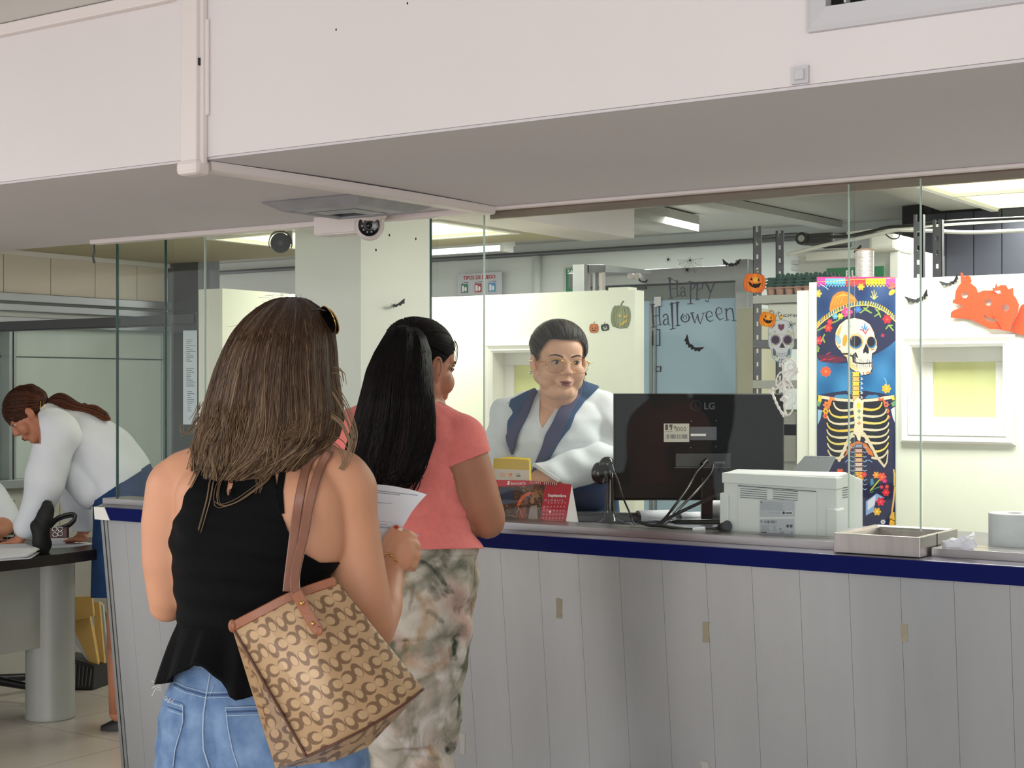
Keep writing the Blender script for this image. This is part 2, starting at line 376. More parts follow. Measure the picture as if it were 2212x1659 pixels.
# ================================================================== BOOTH PARTITIONS WITH HATCHES
YP = 5.6; ZP = 1.92
def hatch_wall(name, x0, x1, hx, hz, z1):
    """partition in the plane Y=YP with a rectangular opening"""
    b = MB(); (a0, a1), (c0, c1) = hx, hz
    b.box((x0, YP, 0), (a0, YP+.08, z1)).box((a1, YP, 0), (x1, YP+.08, z1)).box((a0, YP, 0), (a1, YP+.08, c0)).box((a0, YP, c1), (a1, YP+.08, z1))
    return struct(name, b, 'panel_cream')
def hatch(a0, a1, c0, c1, n):
    w = thing('window_%d' % n, ((a0+a1)/2, YP, c0), None, None); w['kind'] = 'structure'
    def ring(prof, m, nm, par):   # prof: list of (offset outwards, y)
        b = MB(); rows = []
        for o_, y_ in prof:
            rows.append([(a0-o_, y_, c0-o_), (a1+o_, y_, c0-o_), (a1+o_, y_, c1+o_), (a0-o_, y_, c1+o_)])
        b.loft(rows, caps=False); obj(nm, b, m, par)
    ring([(-.003, YP+.079), (-.003, YP-.012), (.008, YP-.018), (.012, YP-.014), (.03, YP-.022), (.038, YP-.018), (.042, YP)], 'white_paint', 'window_frame', w)
    d = YP+.075; iw = .058
    b = MB()
    for (p, q) in (((a0, c0), (a1, c0+iw)), ((a0, c1-iw), (a1, c1)), ((a0, c0+iw), (a0+iw, c1-iw)), ((a1-iw, c0+iw), (a1, c1-iw))):
        b.box((p[0]+.002, d, p[1]+.002 if p[1] == c0 else p[1]), (q[0]-.002, d+.03, q[1]))
    obj('inner_frame', b, 'white_paint', w, bevel=0.002)
    mat('yellow_paper', C8(222, 224, 160), 0.8, noise=0.08, nscale=12)  # plain yellow-green paper closing the hatch
    obj('window_pane', MB().box((a0+iw-.002, d+.012, c0+iw-.002), (a1-iw+.002, d+.016, c1-iw+.002)), 'yellow_paper', w)
hatch_wall('wall_partition', -4.57, -3.19, (-3.92, -3.57), (1.345, 1.665), ZP)
hatch(-3.92, -3.57, 1.345, 1.665, 2)
hatch_wall('wall_partition', -2.40, 0.8, (-1.985, -1.636), (1.335, 1.66), ZP)
hatch(-1.985, -1.636, 1.335, 1.66, 3)
struct('wall_partition', MB().box((-2.457, YP+.012, 0), (-2.40, YP+.068, ZP-.03)), 'panel_cream')
struct('trim_4', MB().box((-4.56, YP+.0, ZP), (-3.33, YP+.07, ZP+.004)).box((-3.32, YP, ZP), (-3.22, YP+.07, ZP+.014)), 'panel_cream')
struct('wall_partition', MB().box((-4.71, 4.55, 0), (-4.57, YP+.08, ZP)), 'panel_cream')

# ================================================================== SERVICE COUNTER
XL, XR = -4.357, 1.4
mat('counter_panel', C8(178, 180, 183), 0.26, metal=0.45, noise=0.17, nscale=2.2, stretch=(2.2, 1, 0.35), bump=0.03, bscale=10)
ctr = thing('service_counter', (-2.0, 4.0, 0), 'long grey panelled service counter with a navy blue front edge', 'counter')
b = MB()
poly = [(XL, 3.70), (XR, 3.70), (XR, 4.52), (-4.50, 4.52), (-4.50, 3.87)]
b.add([(x, y, 1.030) for x, y in poly]+[(x, y, 1.0725) for x, y in poly], [(4,3,2,1,0), (5,6,7,8,9)]+[(i, (i+1) % 5, 5+(i+1) % 5, 5+i) for i in range(5)])
mat('worktop_metal', C8(128, 126, 142), 0.3, metal=0.65, noise=0.15, nscale=5)
obj('worktop', b, 'worktop_metal', ctr, bevel=0.002)
b = MB().hexa([(XL+.08, 3.697, 1.026), (XR, 3.697, 1.026), (XR, 3.7005, 1.026), (XL+.08, 3.7005, 1.026), (XL+.055, 3.694, 1.071), (XR, 3.694, 1.071), (XR, 3.7005, 1.071), (XL+.055, 3.7005, 1.071)])
obj('edge_band', b, 'edge_blue', ctr)
b = MB().hexa([(XL, 3.694, 1.026), (XL+.08, 3.694, 1.026), (XL+.08, 3.7002, 1.026), (XL, 3.7002, 1.026), (XL-.002, 3.692, 1.0715), (XL+.055, 3.692, 1.0715), (XL+.055, 3.7002, 1.0715), (XL-.002, 3.7002, 1.0715)])
obj('corner_tape', b, 'white_paint', ctr)
# slanted front of vertical boards
def yfront(z): return 3.72+(1.03-z)*0.107
b = MB(); x = -4.335; k = 0
x0s = -1.349
xs = sorted([x0s+i*.137 for i in range(-30, 30)])
xs = [-4.318]+[v for v in xs if -4.29 < v < XR]+[XR]
for i in range(len(xs)-1):
    a, c = xs[i]+.0004, xs[i+1]-.0004
    b.hexa([(a, yfront(0), 0), (c, yfront(0), 0), (c, yfront(0)+.02, 0), (a, yfront(0)+.02, 0), (a, yfront(1.03), 1.03), (c, yfront(1.03), 1.03), (c, yfront(1.03)+.02, 1.03), (a, yfront(1.03)+.02, 1.03)])
obj('front_panel', b, 'counter_panel', ctr)
b = MB().hexa([(-4.32, yfront(0)+.006, 0), (XR, yfront(0)+.006, 0), (XR, yfront(0)+.03, 0), (-4.32, yfront(0)+.03, 0), (-4.32, yfront(1.03)+.006, 1.03), (XR, yfront(1.03)+.006, 1.03), (XR, yfront(1.03)+.03, 1.03), (-4.32, yfront(1.03)+.03, 1.03)])
b.box((-4.30, 3.85, 0), (-4.27, 4.45, 1.03)).box((XR-.03, 3.85, 0), (XR, 4.45, 1.03)).box((-2.0, 3.86, 0), (-1.97, 4.45, 1.03))
obj('backing', b, 'counter_panel', ctr)
b = MB()
for (a, c) in ((-4.352, -4.338), (-4.332, -4.319)):
    b.hexa([(a, yfront(0)-.004, 0), (c, yfront(0)-.004, 0), (c, yfront(0)+.05, 0), (a, yfront(0)+.05, 0), (a, yfront(1.03)-.004, 1.03), (c, yfront(1.03)-.004, 1.03), (c, yfront(1.03)+.05, 1.03), (a, yfront(1.03)+.05, 1.03)])
obj('corner_profile', b, 'aluminium', ctr, bevel=0.001)
b = MB().box((-4.438, 3.80, 1.0725), (-1.54, 3.93, 1.094)).box((-1.295, 3.80, 1.0725), (XR, 3.93, 1.094)).box((-1.54, 3.93-.03, 1.0725), (-1.295, 3.93, 1.0735))
obj('glazing_ledge', b, 'steel', ctr, bevel=0.003)
# scraps of old tape stuck to the counter front
mat('old_tape', C8(158, 150, 128), 0.6, noise=0.15, nscale=60, bump=0.3, bscale=200)
def on_front(px, py):
    Y = 3.76
    for _ in range(4):
        p = PY(px, py, Y); Y = yfront(p.z)
    return p
def scrap(px, py, w, h, lab, m='old_tape', tilt=0.0):
    r = random.Random(int(px)); pts = []
    for (dx, dy) in ((-1,-1), (-.3,-1.05), (.4,-.93), (1,-1), (.85,-.3), (1,.4), (.9,1), (.2,1.08), (-.5,.96), (-1,1), (-.85,.2), (-1,-.4)):
        pts.append((px+(dx+r.uniform(-.12, .12))*w/2+tilt*dy*h/2, py+(dy+r.uniform(-.04, .04))*h/2))
    b = MB().prism(pts, lambda x, y: on_front(x, y)-Vector((0, .0012, 0)), .0011, (0, 1, 0))
    tag(obj('tape_scrap', b, m), lab, 'tape scrap')
scrap(1208, 1314, 13, 42, 'scrap of yellowed tape on the counter front, nearest to the patterned trousers')
scrap(1525, 1365, 15, 44, 'pale scrap of tape on the counter front below the monitor')
scrap(1953, 1367, 16, 38, 'scrap of tape with brown outline on the counter front below the steel tray')
mat('green_tape', C8(28, 92, 62), 0.5); mat('pale_tape', C8(176, 174, 166), 0.6)
scrap(993, 1552, 9, 16, 'small torn scrap of green tape low on the counter front beside the trousers', 'green_tape')
scrap(999, 1606, 12, 44, 'long pale tape scrap hanging low on the counter front under the green scrap', 'pale_tape')
scrap(1523, 1652, 16, 14, 'folded pale scrap of tape at the bottom edge of the view', 'pale_tape', .3)

# ================================================================== GLASS SCREEN
gs = thing('glass_screen', (-2.0, YG, 1.094), 'tall clear glass screen standing on the counter ledge up to the soffit', 'glass screen')
mains = [(-4.438, -4.140), (-3.952, -2.930), (-2.730, -1.530), (-1.342, 0.4)]
strips = [(-4.146, -3.945), (-2.934, -2.726), (-1.533, -1.338)]
for a, c in mains: obj('pane', MB().box((a, YG, 1.094), (c, YG+.006, ZS-.02)), GLASS, gs)
for a, c in strips: obj('pane', MB().box((a, YG-.03, 1.13), (c, YG-.024, ZS-.02)), GLASS, gs)
for x, y, m, w in ((-4.440, YG-.001, 'glass_edge', .007), (-4.147, YG-.031, 'glass_edge', .005), (-3.945, YG-.031, 'glass_edge_light', .003), (-2.935, YG-.031, 'glass_edge', .0035), (-2.726, YG-.031, 'glass_edge_light', .0025), (-1.534, YG-.031, 'glass_edge_light', .0025), (-1.338, YG-.031, 'glass_edge_light', .003)):
    obj('pane_edge', MB().box((x-w/2, y, 1.13 if y < YG-.01 else 1.094), (x+w/2, y+.008, ZS-.02)), m, gs)
mat('brown_channel', C8(150, 134, 122), 0.35, metal=0.4, noise=0.2, nscale=4, stretch=(1, 1, 6))
obj('top_channel', MB().box((-4.48, 3.835, ZS-.012), (0.4, 3.895, ZS-.006)).box((-2.73, 3.88, ZS-.034), (0.4, 3.895, ZS-.006)), 'brown_channel', gs)
struct('trim_3', MB().box((-4.5, 3.79, ZS-.024), (-2.70, 3.835, ZS-.006)).box((-2.70, 3.80, ZS-.016), (1.4, 3.83, ZS-.006)), 'white_plastic', bevel=0.004)

# ================================================================== THINGS ON BEAM AND SOFFIT
# surface conduit
cd = thing('cable_duct', (-2.72, 2.6, ZS), 'white cable duct climbing straight up the beam face with an elbow at its foot', 'cable duct')
b = MB().hexa([(-2.752, 2.60, 2.49), (-2.70, 2.60, 2.49), (-2.70, 2.63, 2.49), (-2.752, 2.63, 2.49), (-2.757, 2.60, ZS-.03), (-2.70, 2.60, ZS-.03), (-2.70, 2.63, ZS-.03), (-2.757, 2.63, ZS-.03)])
b.box((-2.705, 2.612, ZS-.02), (-2.690, 2.63, 2.49)).box((-2.7, 2.62, ZS+.1), (-2.682, 2.63, 2.40))
obj('vertical_duct', b, 'white_plastic', cd, bevel=0.004)
b = MB().box((-2.765, 2.592, ZS-.045), (-2.692, 2.645, ZS-.007))
obj('elbow', b, 'white_plastic', cd, bevel=0.012)
rows = []
for i in range(21):
    k = i/20; y = 2.65+k*1.15; sag = .003*math.sin(pi*k); x = -2.725+.045*k+.035*math.sin(pi*k)
    z1 = ZS-.007-sag; z0 = z1-.024
    rows.append([(x-.026, y, z0+.004), (x-.02, y, z0), (x+.02, y, z0), (x+.026, y, z0+.004), (x+.026, y, z1), (x-.026, y, z1)])
tag(obj('cable_duct', MB().loft(rows), 'white_plastic'), 'white cable duct bowing along the underside of the soffit to the glass', 'cable duct')
tag(obj('cable_duct', MB().box((-9, 2.606, 2.458), (-2.80, 2.63, 2.488)), 'white_plastic', bevel=0.003), 'white cable duct running level under the lobby ceiling, top left', 'cable duct')
tag(obj('cable_clip', MB().box((-2.708, 2.606, 2.285), (-2.697, 2.613, 2.303)), 'black_plastic'), 'tiny black clip on the vertical cable duct', 'clip')
# ceiling air diffuser
dx0, dx1, dy0, dy1 = -3.165, -2.79, 3.32, 3.66
df = thing('air_diffuser', ((dx0+dx1)/2, (dy0+dy1)/2, ZS), 'square grey metal air diffuser set in the soffit by the white dome camera', 'air diffuser')
def rect(o, z): return [(dx0+o, dy0+o, z), (dx1-o, dy0+o, z), (dx1-o, dy1-o, z), (dx0+o, dy1-o, z)]
mat('diffuser_metal', C8(176, 176, 182), 0.45, metal=0.35, noise=0.2, nscale=14)
obj('flange', MB().loft([rect(0, ZS-.006), rect(-.004, ZS-.010), rect(.040, ZS-.034), rect(.046, ZS-.030), rect(.05, ZS-.012)], caps=False), 'diffuser_metal', df)
obj('throat', MB().loft([rect(.05, ZS-.0075), rect(.16, ZS-.0075)]), 'dark_void', df)
for o1, o2, zz in ((.060, .090, ZS-.030), (.10, .132, ZS-.036)):
    obj('vane', MB().loft([rect(o1+.01, ZS-.018), rect(o1, zz), rect(o2, zz-.006), rect(o2, zz-.004), rect(o1+.014, ZS-.016)], caps=False), 'diffuser_metal', df)
# return air grille on the beam face
vx0, vx1, vz0, vz1 = -1.125, -0.12, 2.158, 2.47
vt = thing('air_grille', ((vx0+vx1)/2, 2.63, vz0), 'large white framed air grille with black slots at the top right', 'air grille')
def rf(o, y): return [(vx0+o, y, vz0+o), (vx1-o, y, vz0+o), (vx1-o, y, vz1-o), (vx0+o, y, vz1-o)]
mat('grille_paint', C8(198, 196, 200), 0.5)
obj('frame', MB().loft([rf(0, 2.63), rf(0, 2.616), rf(.008, 2.612), rf(.04, 2.606), rf(.042, 2.63)], caps=False), 'grille_paint', vt)
obj('opening', MB().box((vx0+.04, 2.6275, vz0+.04), (vx1-.04, 2.6295, vz1-.04)), 'dark_void', vt)
x = vx0+.075
while x < vx1-.05:
    obj('slat', MB().box((x, 2.606, vz0+.042), (x+.004, 2.627, vz1-.042)), 'grille_paint', vt); x += .034
p = PY(1731, 163, 2.63); 
bx = thing('wall_plate', p, 'small square white blanking plate on the beam below the air grille', 'wall plate')
b = MB().loft([[(p.x+a*w, y, p.z+c*w) for a, c in ((-1,-1), (1,-1), (1,1), (-1,1))] for w, y in ((.0165, 2.63), (.0165, 2.622), (.010, 2.624), (.0085, 2.618))])
obj('plate', b, 'grille_paint', bx)
# small dents in the plaster
for px, py in ((726, 64), (880, 7)):
    p = PY(px, py, 2.63); tag(obj('screw_hole', MB().ell(p, (.0022, .0006, .003), nu=10, nv=6), 'dark_void'), 'tiny dark screw hole in the beam, %s' % ('right of the cable duct' if px < 800 else 'higher and further right, at the top edge'), 'screw hole')
# junction box
p = PY(683, 500, 3.70)
jb = thing('junction_box', (-3.25, 3.75, ZS), 'white junction box under the soffit left of the dome camera', 'junction box')
jx0 = PY(681, 470, 3.72).x; jx1 = PY(776, 470, 3.72).x
obj('box_body', MB().box((jx0, 3.72, ZS-.066), (jx1, 3.79, ZS-.006)), 'white_plastic', jb, bevel=0.002)
obj('box_lid', MB().box((jx0+.0, 3.712, ZS-.062), (PY(765, 470, 3.71).x, 3.7195, ZS-.006)), 'white_plastic', jb, bevel=0.002)
# dome camera
dc = thing('dome_camera', (-3.02, 3.74, ZS), 'white dome security camera with black lens ring hanging from the soffit', 'security camera')
c0 = PT(797, 487, 4.80)
prof = [(.056, 0), (.056, -.012), (.046, -.026), (.042, -.030)]
obj('camera_base', MB().lathe((c0.x, c0.y, ZS-.006), [(r, z) for r, z in prof][::-1]), 'white_plastic', dc, smooth=.6)
obj('camera_ball', MB().ell(c0+DV*.02, .047, nu=28, nv=18), 'white_plastic', dc, smooth=4)
dirc = (PT(797, 487, 1)-PT(797, 487, 4.8)).normalized(); dirc = (Vector((0, 0, H))-c0).normalized()
obj('lens_ring', MB().lathe(c0-dirc*-.012, [(.033, .0), (.034, .02), (.031, .024), (.026, .022)], axis=dirc), 'black_gloss', dc, smooth=.6)
bb = MB()
for i in range(10):
    a = 2*pi*i/10; s1 = dirc.orthogonal().normalized(); s2 = dirc.cross(s1)
    bb.ell(c0+dirc*.037+(s1*math.cos(a)+s2*math.sin(a))*.0215, .0028, nu=8, nv=6)
obj('led', bb, 'grille_paint', dc, smooth=4)
obj('lens', MB().ell(c0+dirc*.030, .012, nu=16, nv=10), 'black_gloss', dc, smooth=4)
# bullet camera behind the glass
c1 = PY(606, 525, 4.12)
bc = thing('bullet_camera', (c1.x, c1.y, ZL), 'dark grey bullet security camera hanging behind the glass left of the pillar', 'security camera')
dirb = (Vector((0, 0, H-.25))-c1).normalized()
obj('mount', MB().cyl(c1+Vector((.0, .05, .0)), (c1.x, c1.y+.05, ZL), .010).cyl((c1.x, c1.y+.05, ZL-.02), (c1.x, c1.y+.05, ZL), .03), 'white_plastic', bc, smooth=.6)
mat('camera_grey', C8(74, 74, 74), 0.4)
obj('housing', MB().cyl(c1-dirb*.10, c1, .034, .037, n=28), 'camera_grey', bc, smooth=.6)
obj('front_glass', MB().cyl(c1, c1+dirb*.004, .033, n=28), 'black_plastic', bc, smooth=.6)
obj('lens', MB().cyl(c1+dirb*.004, c1+dirb*.007, .010, n=16), 'camera_grey', bc, smooth=.6)
b = MB(); rows = []
side = dirb.cross(ZV).normalized(); upv = side.cross(dirb)
for s_ in (-.12, .022):
    row = []
    for rr in (.041, .044):
        rng = [(-25+10*i) for i in range(24)] if rr == .041 else [(-25+10*i) for i in range(24)][::-1]
        row += [c1+dirb*s_+side*rr*math.cos(math.radians(a))+upv*rr*math.sin(math.radians(a)) for a in rng]
    rows.append(row)
obj('sun_shield', b.loft(rows), 'camera_grey', bc, smooth=.6)

# ================================================================== CEILING LIGHTS (geometry of the lamps)
def ceiling_light(x0, x1, y0, y1, z, lab, split=None, fr=.035):
    t = thing('ceiling_light', ((x0+x1)/2, (y0+y1)/2, z), lab, 'ceiling light')
    b = MB()
    for a in ((x0-fr, y0-fr, x1+fr, y0), (x0-fr, y1, x1+fr, y1+fr), (x0-fr, y0, x0, y1), (x1, y0, x1+fr, y1)): b.box((a[0], a[1], z-.03), (a[2], a[3], z))
    if split: b.box((x0, split-.012, z-.028), (x1, split+.012, z))
    obj('frame', b, 'white_paint', t)
    obj('diffuser', MB().box((x0, y0, z-.012), (x1, y1, z-.004)), 'lamp_diffuser', t)
ceiling_light(-5.12, -3.83, 5.05, 5.6, ZL, 'glowing yellow-white ceiling panel light behind the pillar')
ceiling_light(-2.37, -1.35, 6.60, 8.03, 2.46, 'glowing yellow ceiling panel light at the top right behind the glass', split=7.3)
t = thing('ceiling_light', (-5.3, 4.95, ZL), 'white ceiling panel light seen through the left glass end', 'ceiling light')
obj('diffuser', MB().box((-5.55, 4.78, ZL-.012), (-5.30, 4.98, ZL-.001)), 'tube_glow', t)
t = thing('ceiling_light', (-6.1, 7.98, 2.42), 'open twin tube light under the back ceiling right of the pillar', 'ceiling light')
obj('tray', MB().box((-6.8, 7.95, 2.42), (-5.5, 8.10, 2.46)).box((-5.53, 7.97, 2.38), (-5.5, 8.08, 2.42)).box((-6.8, 7.97, 2.38), (-6.77, 8.08, 2.42)), 'white_paint', t)
for yy in (7.99, 8.06): obj('tube', MB().cyl((-6.76, yy, 2.405), (-5.54, yy, 2.405), .012), 'tube_glow', t, smooth=.6)
for i, x in enumerate((-3.6, -1.6)):
    t = thing('ceiling_light', (x, .4, 2.49), 'recessed tube light in the lobby ceiling, %s' % ('left of the camera' if i == 0 else 'nearer the middle'), 'ceiling light')
    obj('diffuser', MB().box((x-.6, .3, 2.482), (x+.6, .45, 2.489)), 'tube_glow', t)
# ================================================================== BACK ROOM, SEEN OVER AND BETWEEN THE PARTITIONS
def box_px(px0, px1, py0, py1, Y, d):
    a = PY(px0, py1, Y); c = PY(px1, py0, Y); m_ = PY((px0+px1)/2, py0, Y); n_ = PY((px0+px1)/2, py1, Y)
    return (a.x, Y, n_.z), (c.x, Y+d, m_.z)
# thin grey pipe along the back wall
tag(obj('wall_pipe', MB().tube([(-10, 8.66, 2.425), (-3.0, 8.66, 2.425), (-2.5, 8.66, 2.43)], .016), 'dark_aluminium', smooth=4), 'thin dark pipe running level along the back wall under the ceiling', 'pipe')
tag(obj('wall_pipe', MB().tube([PY(1085, 660, 8.67)+Vector((-.9, 0, -.5)), (PY(1160, 560, 8.67).x-.0, 8.67, 1.6), (PY(1160, 560, 8.67).x, 8.67, 2.41)], .03), 'inner_wall', smooth=4), 'pale vertical pipe on the back wall right of the fire sign', 'pipe')
# fire types sign
def sign_base(name, px0, px1, py0, py1, Y, m, lab, cat, d=.006):
    a, c = box_px(px0, px1, py0, py1, Y, d); t = thing(name, ((a[0]+c[0])/2, Y, a[2]), lab, cat)
    obj('board', MB().box(a, c), m, t, bevel=.002); return t, a, c
mat('sign_white', C8(196, 196, 200), 0.5); mat('sign_red', C8(178, 42, 52), 0.5); mat('sign_green', C8(20, 112, 66), 0.5); mat('sign_blue', C8(70, 150, 200), 0.5)
t, a, c = sign_base('fire_sign', 988, 1084, 589, 648, 8.66, 'sign_white', 'white fire sign with red heading TIPOS DE FUEGO on the back wall', 'sign')
w_ = c[0]-a[0]
text_mesh('heading', 'TIPOS DE FUEGO', (a[0]+w_*.5, 8.66, c[2]-.045), (1, 0, 0), (0, 0, 1), .036, 'sign_red', t, align='CENTER', bold=.001)
for i, (m_, tx) in enumerate((('sign_green', 'A'), ('sign_red', 'B'), ('sign_blue', 'C'))):
    x = a[0]+w_*(.09+.31*i); 
    obj('symbol_panel', MB().box((x, 8.656, a[2]+.055), (x+.058, 8.659, a[2]+.115)), m_, t, bevel=.002)
    b = MB().box((x+.010, 8.653, a[2]+.062), (x+.028, 8.655, a[2]+.105)).ell((x+.042, 8.654, a[2]+.08), (.010, .001, .018)); obj('symbol', b, 'white_ink', t)
    text_mesh('lettering', tx, (x+.002, 8.66, c[2]-.083), (1, 0, 0), (0, 0, 1), .03, m_, t)
    obj('small_print', MB().box((x+.026, 8.658, c[2]-.067), (x+.062, 8.6595, c[2]-.063)).box((x+.026, 8.658, c[2]-.08), (x+.056, 8.6595, c[2]-.076)), 'ink', t)
obj('bottom_band', MB().box((a[0]+.003, 8.655, a[2]), (c[0]-.003, 8.659, a[2]+.03)), 'sign_red', t)
# emergency exit sign
t, a, c = sign_base('exit_sign', 1220, 1282, 577, 634, 8.66, 'sign_green', 'green SALIDA exit sign half hidden by the grey metal frame', 'sign')
obj('border', MB().box((a[0]+.006, 8.657, c[2]-.008), (c[0], 8.6595, c[2]-.006)).box((a[0]+.006, 8.657, a[2]), (a[0]+.009, 8.6595, c[2]-.006)), 'white_ink', t)
text_mesh('lettering', 'SALIDA', (a[0]+.022, 8.66, c[2]-.042), (1, 0, 0), (0, 0, 1), .040, 'white_ink', t, bold=.001)
obj('arrow', MB().prism([(1266, 606), (1272, 601), (1272, 611)], lambda x, y: PY(x, y, 8.658), .001, (0, 1, 0)), 'white_ink', t)
obj('running_mark', MB().prism([(1268, 625), (1278, 619), (1278, 627)], lambda x, y: PY(x, y, 8.658), .001, (0, 1, 0)), 'white_ink', t)
# grey metal frame standing behind the partition
t = thing('metal_rack', PY(1250, 640, 6.0), 'grey galvanised metal frame rising behind the partition over the officer', 'frame')
a, c = box_px(1237, 1262, 571, 640, 6.0, .02); obj('front_post', MB().box((a[0], 6.0, 0), (c[0], 6.03, c[2])), 'galvanised', t)
obj('top_rail', MB().add([PY(1262, 571, 6.03), PY(1300, 571, 6.6), PY(1398, 583, 6.9), PY(1398, 590, 6.9), PY(1300, 588, 6.6), PY(1262, 588, 6.03)]+[PY(1262, 571, 6.03)+Vector((.0, .04, 0)), PY(1300, 571, 6.6)+Vector((.0, .04, 0)), PY(1398, 583, 6.9)+Vector((.0, .04, 0)), PY(1398, 590, 6.9)+Vector((.0, .04, 0)), PY(1300, 588, 6.6)+Vector((.0, .04, 0)), PY(1262, 588, 6.03)+Vector((0, .04, 0))], [(0,1,4,5), (1,2,3,4), (6,11,10,7), (7,10,9,8), (0,6,7,1), (1,7,8,2), (5,4,10,11), (4,3,9,10)]), 'galvanised', t)
for p0, p1 in ((1262, 1269), (1280, 1286), (1294, 1301)):
    a, c = box_px(p0, p1, 588, 640, 6.5, .03); obj('post', MB().box((a[0], 6.5, 0), (c[0], 6.53, c[2])), 'white_plastic' if p0 != 1280 else 'galvanised', t)
a, c = box_px(1286, 1392, 596, 615, 6.9, .03); obj('cross_panel', MB().box(a, c), 'aluminium', t)
a, c = box_px(1300, 1392, 620, 627, 6.9, .03); obj('lower_rail', MB().box(a, c), 'black_plastic', t)
p = PY(1367, 597, 6.85); obj('round_knob', MB().cyl(p, p-Vector((0, .03, 0)), .017).cyl(p+Vector((.04, 0, 0)), p+Vector((.04, -.03, 0)), .015), 'white_plastic', t, smooth=.6)
# inner aluminium door with pale blue film
d = thing('door_1', PY(1500, 860, 7.4), None, None); d['kind'] = 'structure'
mat('blue_film', C8(186, 214, 238), 0.5, noise=0.12, nscale=2.2, stretch=(1, 1, .5)); mat('clear_band', C8(138, 146, 144), 0.35)
mat('door_alu', C8(158, 160, 162), 0.3, metal=0.7, noise=.1, nscale=3, stretch=(1, 1, 10))
YD = 7.4
a, c = box_px(1392, 1594, 577, 611, YD, .05); obj('header', MB().box((a[0]-.5, YD, a[2]), c), 'door_alu', d, bevel=.004)
a, c = box_px(1588, 1616, 560, 660, YD-.02, .09); obj('door_frame', MB().box((a[0], a[1], 0), c), 'door_alu', d, bevel=.004)
a, c = box_px(1391, 1591, 612, 900, YD+.02, .02)
film_top = PY(1500, 646, YD).z
obj('film_panel', MB().box((a[0]-.4, YD+.02, 0), (c[0], YD+.035, film_top)), 'blue_film', d)
obj('glass_band', MB().box((a[0]-.4, YD+.022, film_top), (c[0], YD+.035, c[2]+.02)), 'clear_band', d)
obj('door_stile', MB().box((PY(1412, 700, YD).x, YD+.005, 0), (PY(1415, 700, YD).x, YD+.02, film_top)).box((PY(1400, 700, YD).x, YD+.012, 0), (PY(1406, 700, YD).x, YD+.02, film_top)), 'aluminium', d)
obj('gasket', MB().box((a[0]-.4, YD-.002, PY(1500, 613, YD).z), (c[0], YD+.02, PY(1500, 610.5, YD).z)), 'black_plastic', d)
t = tag(obj('paper_note', MB().box((PY(1413, 660, YD).x, YD+.0, PY(1413, 663, YD).z), (PY(1427, 660, YD).x, YD+.004, PY(1427, 641, YD).z)), 'paper'), 'small white paper note taped at the top of the blue door film', 'note')
# crossed drawing lines on the film
b = MB()
for (x0, y0, x1, y1) in ((1424, 712, 1424, 746), (1412, 712, 1424, 712), (1412, 746, 1424, 746), (1408, 715, 1409, 745), (1416, 792, 1426, 792), (1416, 802, 1426, 802), (1426, 792, 1426, 802)):
    p = PY(x0, y0, YD+.01); q = PY(x1, y1, YD+.01); b.box((min(p.x, q.x)-.0015, YD+.012, min(p.z, q.z)-.0015), (max(p.x, q.x)+.0015, YD+.0195, max(p.z, q.z)+.0015))
obj('outline_mark', b, 'ink', d)
# beige cabinet beside the door
mat('beige_metal', C8(186, 182, 160), 0.5, noise=.05)
a, c = box_px(1593, 1631, 665, 900, 6.9, .3)
cb = thing('metal_cabinet', (a[0], 6.9, 0), 'tall plain beige metal cabinet between the blue door and the slotted shelving', 'cabinet')
obj('body', MB().box((a[0], 6.9, 0), (c[0]+.0, 7.2, c[2])), 'beige_metal', cb, bevel=.003); obj('door', MB().box((a[0]+.004, 6.893, .05), (c[0]-.004, 6.899, c[2]-.01)), 'beige_metal', cb)
# slotted shelving
sx0, sx1, sy0, sy1 = -2.925, -2.15, 6.2, 6.44
sh = thing('shelf_unit', ((sx0+sx1)/2, 6.3, 0), 'grey slotted angle shelving unit behind the partition gap', 'shelving')
def upright(x, y, z, sx, sy):
    b = MB()
    segs = [.06*i for i in range(int(z/.06))]
    w = .04
    # front flange made of strips leaving slots
    x0, x1 = (x, x+w) if sx > 0 else (x-w, x)
    b.box((x0, y, 0), (x0+w*.36, y+.003, z)).box((x0+w*.64, y, 0), (x1, y+.003, z))
    for z0 in segs: b.box((x0+w*.36, y, z0), (x0+w*.64, y+.003, z0+.04))
    b.box((x0 if sx > 0 else x1-.003, y, 0), (x0+.003 if sx > 0 else x1, y+.03, z))
    obj('upright', b, 'slotted_grey', sh)
upright(sx0, sy0, 2.227, 1, 1); upright(sx0+.0, sy1, 2.227, 1, 1); upright(sx1, sy0, 2.231, -1, 1); upright(sx1+.0, sy1, 2.231, -1, 1)
mat('shelf_grey', C8(172, 172, 166), 0.5, noise=.06)
for z in (1.898, 1.70, 1.52, 1.33, .9, .4):
    obj('shelf', MB().box((sx0, sy0-.005, z-.018), (sx1, sy1+.04, z+.018)), 'shelf_grey' if z != 1.70 else 'slotted_grey', sh, bevel=.002)
